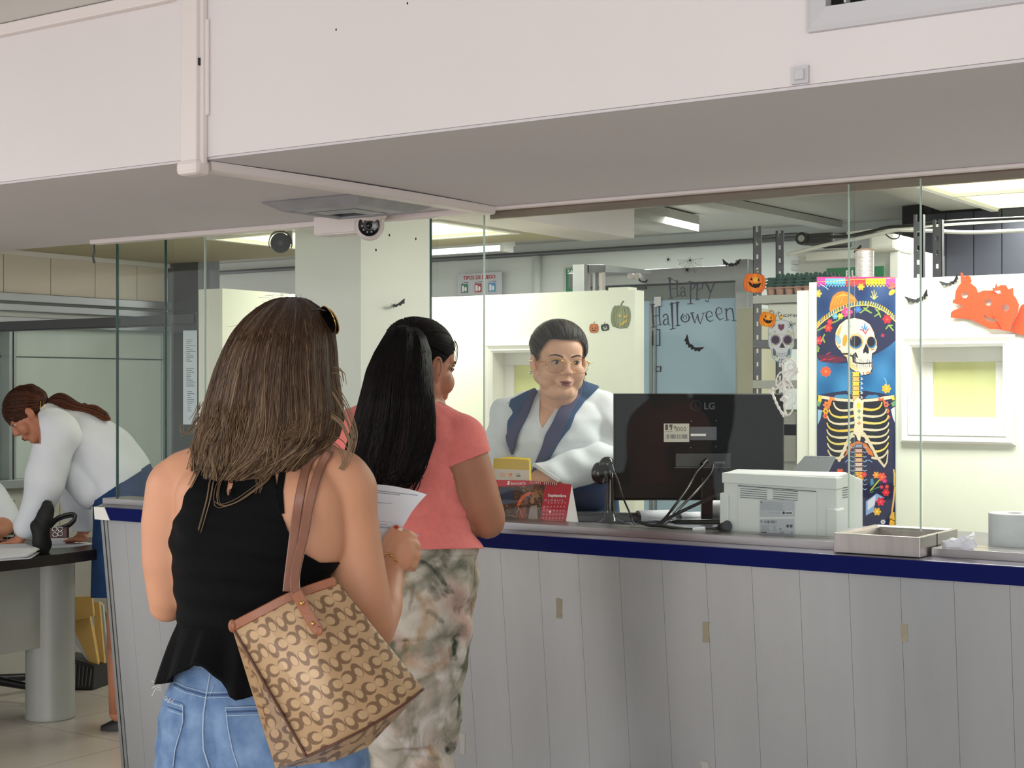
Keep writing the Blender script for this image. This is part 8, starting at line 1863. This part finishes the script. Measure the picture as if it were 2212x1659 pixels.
for i in range(700):
    x0 = r_.uniform(-.095, .095); u_ = x0/.095; z0 = .083-.30*max(0, abs(x0)-.045)-48*max(0, abs(x0)-.052)**2; z0 = max(z0, -.02)+r_.uniform(0, .03)
    zz = (z0-.050)/.091; xx = x0/.096; yy2 = 1-zz*zz-xx*xx
    if yy2 <= 0: continue
    d = Vector((xx, math.sqrt(yy2), zz)).normalized(); dt = Vector((x0*3.0, -1, .1+r_.uniform(-.2, .2))).normalized(); mid = Vector((xx*1.15, .0, max(.25, zz+.55))).normalized(); pts = []
    for j in range(14):
        s_ = j/13; q = (d*(1-s_)**2+mid*2*s_*(1-s_)+dt*s_*s_).normalized(); w = .0012*math.sin(s_*5+i); pts.append(Mh3 @ Vector((q.x*(.0958+w), q.y*(.1052+w)-.014, q.z*(.0912+w)+.050)))
    c = r_.random(); a_, b_ = (G1, G2) if c > .72 else (G0, G1) if c > .3 else (G0, G0); st.add(pts, .0011, .0010, a_, b_)
for i in range(16):
    p = Mh3 @ Vector((-.095+r_.uniform(-.006, .006), -.02, -.04+r_.uniform(-.02, .02))); st.add([p, p-ZV*.02-RV*r_.uniform(0, .012), p-ZV*.045+RV*r_.uniform(-.012, .012)], .0007, .0004, G1, G0)
st.build('hair_strands', 'hair', hr3)
# ================================================================== LEFT OFFICE: TABLE, BENDING OFFICER, SEATED PERSON
ZD = .80
tb_ = thing('desk', (-5.55, 4.2, 0), 'dark round-ended desk on a thick grey cylindrical leg, left of the counter', 'desk')
mat('desk_top', C8(44, 38, 38), .28, noise=.2, nscale=6, spec=.5); mat('desk_edge', C8(24, 16, 18), .4); mat('desk_grey', C8(170, 172, 164), .38, noise=.06, nscale=3)
# outline: straight edge then rounded end
out = [(-5.92, 2.6), (-5.20, 2.6), (-5.20, 3.6)]
for i in range(25): a = pi*i/24; out.append((-5.56+.36*math.cos(a), 4.20+.62*math.sin(a)))
n = len(out)
for nm, z0, z1, m_, g in (('desk_top', ZD-.004, ZD, 'desk_top', 0), ('edge_band', ZD-.045, ZD-.004, 'desk_edge', .002)):
    vs = [(x+g, y+g, z0) for x, y in out]+[(x+g, y+g, z1) for x, y in out]
    obj(nm, MB().add(vs, [tuple(range(n-1, -1, -1)), tuple(range(n, 2*n))]+[(i, (i+1) % n, n+(i+1) % n, n+i) for i in range(n)]), m_, tb_)
c = PZ(97, 1552, 0.0); c = Vector((c.x, c.y+.03, 0))
obj('leg', MB().lathe((c.x, c.y, 0), [(.108, 0), (.112, .004), (.112, .02), (.109, .03), (.109, ZD-.045)], n=48), 'desk_grey', tb_, smooth=.7)
pz = c.x+.02
obj('modesty_panel', MB().box((c.x+.03, 2.7, .335), (c.x+.05, c.y-.02, ZD-.045)), 'desk_grey', tb_, bevel=.002)
def onD(px, py, z=0): return PZ(px, py, ZD+z)
# papers on the desk
def sheet(name, pts, z, m_, lab, cat='paper', th=.0015, grp=None):
    P_ = [PZ(x, y, ZD+z) for x, y in pts]; b = MB(); n = len(P_); b.add(P_+[p+ZV*th for p in P_], [tuple(range(n-1, -1, -1)), tuple(range(n, 2*n))]+[(i, (i+1) % n, n+(i+1) % n, n+i) for i in range(n)]); return tag(obj(name, b, m_), lab, cat, grp)
sheet('paper_sheet', [(105, 1184), (160, 1182), (211, 1175), (150, 1168), (106, 1166)], .001, 'paper', 'white sheet of paper lying near the rounded end of the desk')
sheet('paper_sheet', [(96, 1176), (142, 1174), (146, 1164), (104, 1163)], .003, 'paper', 'small folded white paper under the wallet on the desk', th=.014)
for k in range(7):
    r = random.Random(k+5); o_ = r.uniform(-14, 14); sheet('document', [(0+o_-20, 1214-k-o_*.2), (58+o_, 1207-k+o_*.1), (84+o_*.8, 1192-k), (54+o_, 1182-k), (-20, 1184-k)], .001+.0045*k, 'paper' if k % 3 else 'folder_buff' if 'folder_buff' in MATS else 'paper', ['lowest document of the loose pile at the left end of the desk', 'second lowest document of the loose pile on the desk', 'third document from the bottom of the desk pile', 'middle document of the loose pile on the desk', 'fifth document from the bottom of the desk pile', 'second highest document of the loose pile on the desk', 'topmost document of the loose pile at the left of the desk'][k], 'document', .0038, 'documents piled on the desk')
mat('wallet_red', C8(62, 26, 26), .4)
# black handbag with looping handles, wallet with rings
hb = thing('handbag', onD(90, 1196), 'black handbag with looped handle standing on the desk beside the bending officer', 'handbag')
F9 = Fig(6.46)
b = MB(); F9.rows([(1196, 78, 104, -.05, .05), (1170, 70, 108, -.06, .06), (1130, 70, 112, -.05, .05), (1100, 84, 116, -.035, .035), (1080, 100, 114, -.02, .02)], mb=b, n=24); V, T = remeshed(b, .006, 4); npmesh('bag_body', wrinkle(V, vnormals(V, T), .004, [(60, 40, 50, 0, 1), (30, 70, 90, 1, .6)]), T, 'black_matte', hb)
for off, nm in ((0, 'handle'), (6, 'handle')):
    P_ = catmull([F9.P(x, y+off, .02+off*.004) for x, y in ((108, 1150), (112, 1132), (125, 1118), (150, 1110), (162, 1112), (160, 1122), (145, 1134), (120, 1143), (110, 1146))], 6); obj(nm, MB().tube(P_, .0075 if off == 0 else .005, n=8), 'black_plastic', hb, smooth=4)
wl = thing('wallet', onD(128, 1178), 'dark red wallet with silver rings on the desk under the bag handles', 'wallet')
b = hexa_slab(107, 145, 1140, 1163, 6.40, 6.43); obj('wallet_body', b, 'wallet_red', wl, bevel=.004)
for x, y in ((118, 1143), (130, 1143), (130, 1153), (119, 1155)): 
    cc = PT(x, y, 6.395); obj('ring', MB().tube([cc+RV*.010*math.cos(a)+ZV*.009*math.sin(a) for a in [2*pi*i/14 for i in range(15)]], .0016, n=6), 'chrome', wl, smooth=4)
# ---- bending officer
W4 = Fig(6.68)
w4 = thing('person', (W4.P(262, 1570).x, W4.P(262, 1570).y, 0), 'person in white shirt and navy skirt bending over the desk at the left', 'person')
t4 = MB(); W4.chain([(122, 925, .0, .085), (150, 935, .02, .105), (185, 955, .03, .125), (225, 985, .04, .130), (262, 1025, .04, .128), (272, 1060, .04, .130)], mb=t4); W4.chain([(120, 915, -.11, .062), (122, 918, .13, .062)], mb=t4); W4.chain([(170, 1010, .02, .09), (205, 1050, .03, .09)], mb=t4)
b4 = MB(); b4.v = list(t4.v); b4.f = list(t4.f); W4.b = b4
a1 = [(126, 932, -.13, .072), (112, 985, -.14, .066), (98, 1040, -.14, .058), (78, 1095, -.13, .046), (60, 1135, -.12, .036), (48, 1153, -.11, .028)]
a2 = [(135, 935, .15, .068), (150, 1010, .17, .058), (165, 1075, .18, .048), (178, 1120, .18, .038), (182, 1142, .18, .030), (178, 1152, .18, .024)]
W4.chain(a1); W4.chain(a2)
for (hx, hy, d) in ((28, 1170, -.10), (168, 1163, .16)):
    W4.b.ell(W4.P(hx+6, hy, d), (.045, .035, .018), nu=16, nv=10)
    for i in range(4): W4.chain([(hx-6, hy+1+i*1.5, d-.03+i*.02, .010), (hx-20, hy+3+i*1.5, d-.035+i*.022, .009), (hx-30, hy+6+i, d-.04+i*.022, .008)], n=10)
W4.chain([(118, 915, .0, .055), (95, 905, .0, .052)])
Mh4 = head_frame(W4.P(66, 898, .0), -RV*.62-ZV*.62-DV*.22, ZV*.75-RV*.6); head_blobs(W4.b, Mh4, 1.0)
fc4 = np.array(tuple(Mh4 @ Vector((0, .05, -.02))))
V, T = remeshed(W4.b, .006, 8, .5, lambda V: np.where(np.linalg.norm(V-fc4, axis=1) < .11, .25, 1.0)); npmesh('body', V, T, 'skin_warm', w4); head_parts(Mh4, w4)
s4 = MB(); s4.v = list(t4.v); s4.f = list(t4.f)
W4.chain(grow(a1, .010)[:-1], mb=s4); W4.chain(grow(a2, .010)[:-1], mb=s4); W4.chain([(112, 905, 0, .06), (122, 915, 0, .07)], mb=s4)
Vs, Ts = remeshed(s4, .0075, 8); Ns = vnormals(Vs, Ts); px, py, dd = proj(Vs)
Vs = wrinkle(Vs+Ns*.015, Ns, .0045, [(14, 10, 20, 0, 1), (8, 24, 34, 1, .7), (36, 24, 10, 2, .5)])
f = np.minimum(1162-py-.25*(px-40), 500)
hem = -((px-200)*.60+(py-1090)*.80)+0       # shirt ends along the line (200,1090)-(320,1000)
hem = -((px-202)*.56+(py-1085)*.83)
f = np.where((px > 196) & (dd < 7.0), np.minimum(f, hem), f); f = np.where((px < 100) & (py > 1100), 1158-py, f); f = np.where((px >= 100) & (px < 196) & (py > 1100), 1146-py, f)
f = np.where(px < 96, np.where(py < 960, np.minimum(f, px-93), f), f)
Vc, Tc = clip(Vs, Ts, f)
st4 = solid(npmesh('shirt', Vc, Tc, 'white_blouse', w4), .003)
for pts in ([(45, 1158), (40, 1150), (31, 1160)],): pass
k4 = MB(); W4.chain([(235, 1010, .04, .128), (262, 1035, .04, .145), (275, 1075, .04, .150), (276, 1130, .04, .150), (272, 1200, .04, .148), (268, 1290, .04, .145)], mb=k4)
Vq, Tq = remeshed(k4, .009, 6); px, py, dd = proj(Vq); Vc, Tc = clip(Vq, Tq, np.minimum(((px-202)*.56+(py-1083)*.83), 1292-py))
solid(npmesh('skirt', Vc, Tc, 'navy_skirt' if 'navy_skirt' in MATS else mat('navy_skirt', C8(38, 66, 108), .8, noise=.2, nscale=20, spec=.2), w4), .004)
for dx, d in ((248, -.02), (282, .12)):
    lg = MB(); W4.chain([(dx+14, 1260, d, .062), (dx+10, 1400, d, .055), (dx+8, 1540, d, .040)], mb=lg); obj('leg', lg, 'skin_warm', w4, smooth=4)
    p = W4.P(dx, 1580, d); p.z = 0
    obj('shoe', MB().loft([[p+RV*(-y+.03)+DV*(w*math.cos(a))+ZV*(max(0, h_*math.sin(a))) for a in [2*pi*i/16 for i in range(16)]] for y, w, h_ in ((-.10, .026, .06), (-.05, .034, .085), (.0, .036, .06), (.05, .034, .04), (.09, .014, .02))]), 'shoe_dark', w4, smooth=.9)
# hair
R0, R1, R2 = C8(50, 24, 14), C8(84, 44, 26), C8(120, 70, 42); cap = MB(); R3 = Mh4.to_3x3(); cap.ell(Mh4 @ Vector((0, -.014, .048)), (.083, .103, .089), R3, nu=40, nv=28); cap.ell(Mh4 @ Vector((0, -.05, .0)), (.068, .06, .06), R3)
Vh, Th = remeshed(cap, .0048, 6); Li = np.array(Mh4.inverted()); L = (Vh @ Li[:3, :3].T)+Li[:3, 3]
fh = np.where(L[:, 1] > .0, L[:, 2]-.078+.5*np.clip(np.abs(L[:, 0])-.05, 0, 1)*0+(L[:, 1]-.03)*-.3*0, L[:, 2]+.045); fh = np.maximum(L[:, 2]-.020-.75*L[:, 1]-.01, -5); fh = np.minimum(np.maximum(L[:, 2]-.018-.80*L[:, 1], -L[:, 1]-.035), L[:, 2]+.05)
Vh, Th = clip(Vh, Th, fh); hr4 = npmesh('hair', Vh, Th, 'hair', w4, np.tile(R0, (len(Vh), 1)))
st = Strands(); r_ = random.Random(41); tie4 = W4.P(102, 872, .0); dt = (Mh4.inverted() @ tie4); dtn = Vector((dt.x/.084, (dt.y+.014)/.105, (dt.z-.048)/.091)).normalized()
for i in range(420):
    x0 = r_.uniform(-.98, .98); a = r_.uniform(-.1, 1.3); d = Vector((x0, math.cos(a)*.8, math.sin(a))).normalized(); pts = []
    for j in range(11):
        s_ = j/10; q = (d*(1-s_)+dtn*s_).normalized(); pts.append(Mh4 @ Vector((q.x*.0848, q.y*.1048-.014, q.z*.0908+.048)))
    st.add(pts, .0013, .0012, R0, r_.choice((R0, R1, R1, R2)))
tail = [(102, 874, 0, .018), (120, 866, .0, .030), (140, 868, -.005, .034), (160, 877, -.01, .026), (182, 882, -.01, .016), (205, 888, -.01, .026), (225, 898, -.01, .022), (238, 905, -.01, .006)]
tm_ = MB(); W4.chain(tail, mb=tm_); Vt_, Tt_ = remeshed(tm_, .006, 4); npmesh('ponytail', Vt_, Tt_, 'hair', hr4, np.tile(R0, (len(Vt_), 1)))
for i in range(260):
    o1, o2 = r_.gauss(0, .6), r_.gauss(0, .6); m_ = math.hypot(o1, o2); o1, o2 = (o1/m_, o2/m_) if m_ > 1 else (o1, o2); st.add(catmull([W4.P(x, y, d)+ZV*(r*o1*1.05)+DV*(r*o2*1.05) for x, y, d, r in tail], 3), .0012, .0008, R1, r_.choice((R1, R2, R2)))
st.build('hair_strands', 'hair', hr4)
for x, y in ((103, 872), (182, 882)): obj('hair_tie', MB().ell(W4.P(x, y, 0), (.019, .022, .024)), 'black_matte', hr4, smooth=4)
for x, y, x2, y2 in ((88, 866, 86, 888), (93, 867, 98, 890)): obj('hairpin', MB().tube([W4.P(x, y, -.085), W4.P(x2, y2, -.090)], .0016, n=5), 'gold', hr4, smooth=4)
# ---- seated person at the left edge, and chair
W5 = Fig(7.2)
w5 = thing('person', W5.P(-40, 1400), 'seated person cut off by the left edge, only white sleeve and forearm showing', 'person'); w5.location.z = 0
b5 = MB(); W5.b = b5
W5.chain([(-62, 1260, .0, .15), (-62, 1180, .0, .14), (-60, 1100, .0, .15), (-58, 1060, .0, .12), (-56, 1010, 0, .055), (-56, 975, 0, .055)]); Mh5 = head_frame(W5.P(-58, 945, 0), RV*.6-DV*.6-ZV*.2, ZV); head_blobs(W5.b, Mh5, .98)
arm5 = [(-22, 1072, -.02, .075), (2, 1105, -.03, .068), (14, 1128, -.04, .058)]; W5.chain(arm5); W5.chain([(14, 1130, -.04, .050), (-2, 1146, -.16, .040), (-30, 1152, -.26, .030)]); W5.chain([(-100, 1072, 0, .07), (-118, 1130, -.05, .055), (-80, 1150, -.25, .035)])
for hx, hy, hd in ((-44, 1154, -.30), (-66, 1152, -.28)):
    W5.b.ell(W5.P(hx, hy, hd), (.045, .035, .018)); [W5.chain([(hx+8, hy+1+2*i, hd-.04, .010), (hx+20, hy+4+2*i, hd-.06, .0085)], n=10) for i in range(4)]
W5.chain([(-75, 1290, 0, .09), (-75, 1290, -.38, .08), (-75, 1480, -.40, .055), (-75, 1530, -.40, .045)]); W5.chain([(-45, 1290, 0, .09), (-45, 1290, -.38, .08), (-45, 1480, -.40, .055), (-45, 1530, -.40, .045)])
V, T = remeshed(b5, .008, 6); npmesh('body', V, T, 'skin_warm', w5); head_parts(Mh5, w5, .98)
s5 = MB(); W5.chain([(-62, 1260, .0, .158), (-62, 1180, .0, .148), (-60, 1100, .0, .158), (-58, 1060, .0, .128)], mb=s5); W5.chain(grow(arm5, .008), mb=s5); W5.chain([(-100, 1072, 0, .078), (-112, 1110, -.03, .07)], mb=s5)
V, T = remeshed(s5, .009, 5); N = vnormals(V, T); V = wrinkle(V, N, .004, [(20, 14, 30, 0, 1)]); px, py, dd = proj(V); V, T = clip(V, T, np.where(px > -45, (1140-py)+(px-20)*.2, 10)); npmesh('shirt', V, T, 'white_blouse', w5)
cap = MB(); cap.ell(Mh5 @ Vector((0, -.02, .05)), (.085, .10, .09), Mh5.to_3x3()); cap.ell(Mh5 @ Vector((0, -.06, -.02)), (.075, .06, .10), Mh5.to_3x3()); obj('hair', cap, mat('plain_dark_hair', C8(30, 20, 16), .5), w5, smooth=4)
lgm = MB(); W5.chain([(-75, 1290, 0, .10), (-75, 1290, -.38, .09), (-75, 1500, -.40, .065)], mb=lgm); V, T = remeshed(lgm, .012, 3); npmesh('trouser_leg', V, T, 'navy_skirt', w5); lgm = MB(); W5.chain([(-45, 1290, 0, .10), (-45, 1290, -.38, .09), (-45, 1500, -.40, .065)], mb=lgm); V, T = remeshed(lgm, .012, 3); npmesh('trouser_leg', V, T, 'navy_skirt', w5)
ch = thing('office_chair', W5.P(-30, 1420, .1), 'office chair with black and white checked back at the left edge', 'chair'); ch.location.z = 0
mch = mat('check_cloth', C8(206, 204, 200), .8); nt = mch.node_tree; ck = nt.nodes.new('ShaderNodeTexChecker'); ck.inputs['Scale'].default_value = 90; ck.inputs[1].default_value = (*C8(206, 204, 200), 1); ck.inputs[2].default_value = (*C8(20, 20, 22), 1); tc = nt.nodes.new('ShaderNodeTexCoord'); nt.links.new(tc.outputs['Object'], ck.inputs['Vector']); nt.links.new(ck.outputs['Color'], nt.nodes['Principled BSDF'].inputs['Base Color'])
b = MB(); F8 = Fig(7.38); F8.rows([(1240, -80, 34, .0, .06), (1180, -84, 44, -.01, .06), (1110, -80, 42, .0, .06), (1075, -60, 32, .02, .06), (1062, -35, 16, .03, .055)], mb=b, n=28); V, T = remeshed(b, .01, 6); npmesh('backrest', V, T, 'check_cloth', ch)
cb_ = PT(-20, 1500, 7.3); cb_.z = 0
obj('seat', MB().lathe((cb_.x, cb_.y, .42), [(.20, 0), (.22, .02), (.22, .06), (.20, .08)], n=30), 'black_matte', ch, smooth=.8)
obj('column', MB().cyl((cb_.x, cb_.y, .08), (cb_.x, cb_.y, .42), .028), 'black_plastic', ch, smooth=.6)
for i in range(5):
    a = math.radians(8+72*i)+.12; e_ = Vector((cb_.x+.27*math.cos(a), cb_.y+.27*math.sin(a), .075)); obj('leg', MB().cyl((cb_.x, cb_.y, .10), e_, .024, .016), 'black_plastic', ch, smooth=.6)
    obj('caster', MB().cyl(e_+Vector((0, .02, -.045)), e_+Vector((0, -.02, -.045)), .030, n=18), 'black_plastic', ch, smooth=.6)
# ---- black basket with folders behind the desk leg
mat('folder_yellow', C8(204, 166, 96), .75, noise=.1, nscale=14); mat('clear_sleeve', C8(176, 180, 176), .3, noise=.1)
bk = thing('file_basket', PZ(200, 1474, 0), 'black slotted plastic basket full of folders on the floor behind the desk leg', 'basket')
tk = 7.55; F6 = Fig(tk)
def bp_(x, y, d=0): p = F6.P(x, y, d); return p
b = MB(); vs = [bp_(128, 1470, 0), bp_(201, 1478, -.02), bp_(243, 1466, .16), bp_(170, 1460, .2)]
for v in vs: v.z = .004
vt = [bp_(124, 1412, 0), bp_(203, 1438, -.03), bp_(246, 1430, .17), bp_(168, 1408, .22)]
for i, v in enumerate(vt): v.z = max(v.z, .10)
b.hexa(vs+vt); obj('basket_shell', b, 'black_plastic', bk, bevel=.004)
for k in range(9):
    s_ = (k+.6)/9.6; p0 = vs[0].lerp(vs[1], s_)+ZV*.02-DV*.004; p1 = vt[0].lerp(vt[1], min(1, s_+.04))-ZV*.02-DV*.004; obj('slot', MB().tube([p0, p1], .0045, n=6), 'dark_aluminium', bk)
fcols = ['folder_yellow', 'folder_yellow', 'paper', 'paper', 'folder_yellow', 'folder_yellow', 'clear_sleeve', 'clear_sleeve']
fdat = [(((150, 1290), (198, 1288), (202, 1330), (150, 1345)), 'folder_yellow', 'yellow folder leaning highest out of the black basket'), (((150, 1305), (190, 1312), (212, 1436), (196, 1438), (150, 1340)), 'folder_yellow', 'yellow folder bent over behind the grey desk leg'), (((150, 1345), (178, 1360), (206, 1438), (198, 1440), (150, 1372)), 'paper', 'bundle of white papers leaning left in the basket'), (((180, 1345), (200, 1352), (214, 1436), (204, 1438)), 'folder_yellow', 'narrow yellow folder in the middle of the basket'), (((200, 1302), (214, 1300), (226, 1436), (212, 1437)), 'folder_yellow', 'upright yellow folder right of the middle of the basket'), (((214, 1300), (222, 1308), (234, 1430), (224, 1437)), 'clear_sleeve', 'clear plastic sleeve beside the yellow folders'), (((222, 1310), (232, 1330), (240, 1432), (230, 1437)), 'folder_green' if 'folder_green' in MATS else 'green_folder', 'rightmost greenish folder in the basket')]
for k, (pl, m_, lab) in enumerate(fdat):
    d0 = -.02+.022*k; a = [F6.P(x, y, d0+.02) for x, y in pl]; n = len(a); bb_ = [v+DV*.012+RV*.004 for v in a]
    tag(obj('folder', MB().add(a+bb_, [tuple(range(n-1, -1, -1)), tuple(range(n, 2*n))]+[(i, (i+1) % n, n+(i+1) % n, n+i) for i in range(n)]), m_), lab, 'folder', 'folders in the basket')
pb_ = bp_(152, 1395, -.01); tag(obj('plastic_bag', MB().prism([(60, 1435), (80, 1410), (86, 1420), (85, 1465), (58, 1465)], lambda x, y: F6.P(x, y, .25), .02, DV), 'clear_sleeve'), 'grey plastic bundle on the floor left of the desk leg', 'bundle')
# notice taped on the glass partition
nt_ = thing('notice', PY(411, 915, YQ-.004), 'long white printed notice hanging on the glass partition left of the brown hair', 'notice')
cv = Canvas(397, 714, 426, 917, 3, (214, 224, 232)); r_ = random.Random(9)
for y0, y1 in ((734, 782), (796, 836), (846, 892)):
    y = y0
    while y < y1: cv.line([(403+(2 if y > 840 else 0), y), (403+r_.uniform(6, 20), y)], 1.5, (120, 124, 130), .8); y += 4.2
cv.mesh('printed_sheet', planeY(YQ-.0045), 'printed_paper', nt_); obj('sheet_back', MB().box((PY(397, 800, YQ).x, YQ-.004, PY(411, 917, YQ).z), (PY(426, 800, YQ).x, YQ-.001, PY(411, 714, YQ).z)), 'paper', nt_)
# loose thread hanging from the left ceiling
p = PZ(203, 524, ZL-.01); tag(obj('hanging_wire', MB().tube([p, p-ZV*.04+RV*.003, p-ZV*.07-RV*.004, p-ZV*.10+RV*.002], [.003, .004, .005, .006]), 'slotted_grey', smooth=4), 'short ragged wire dangling from the ceiling at the left', 'wire')
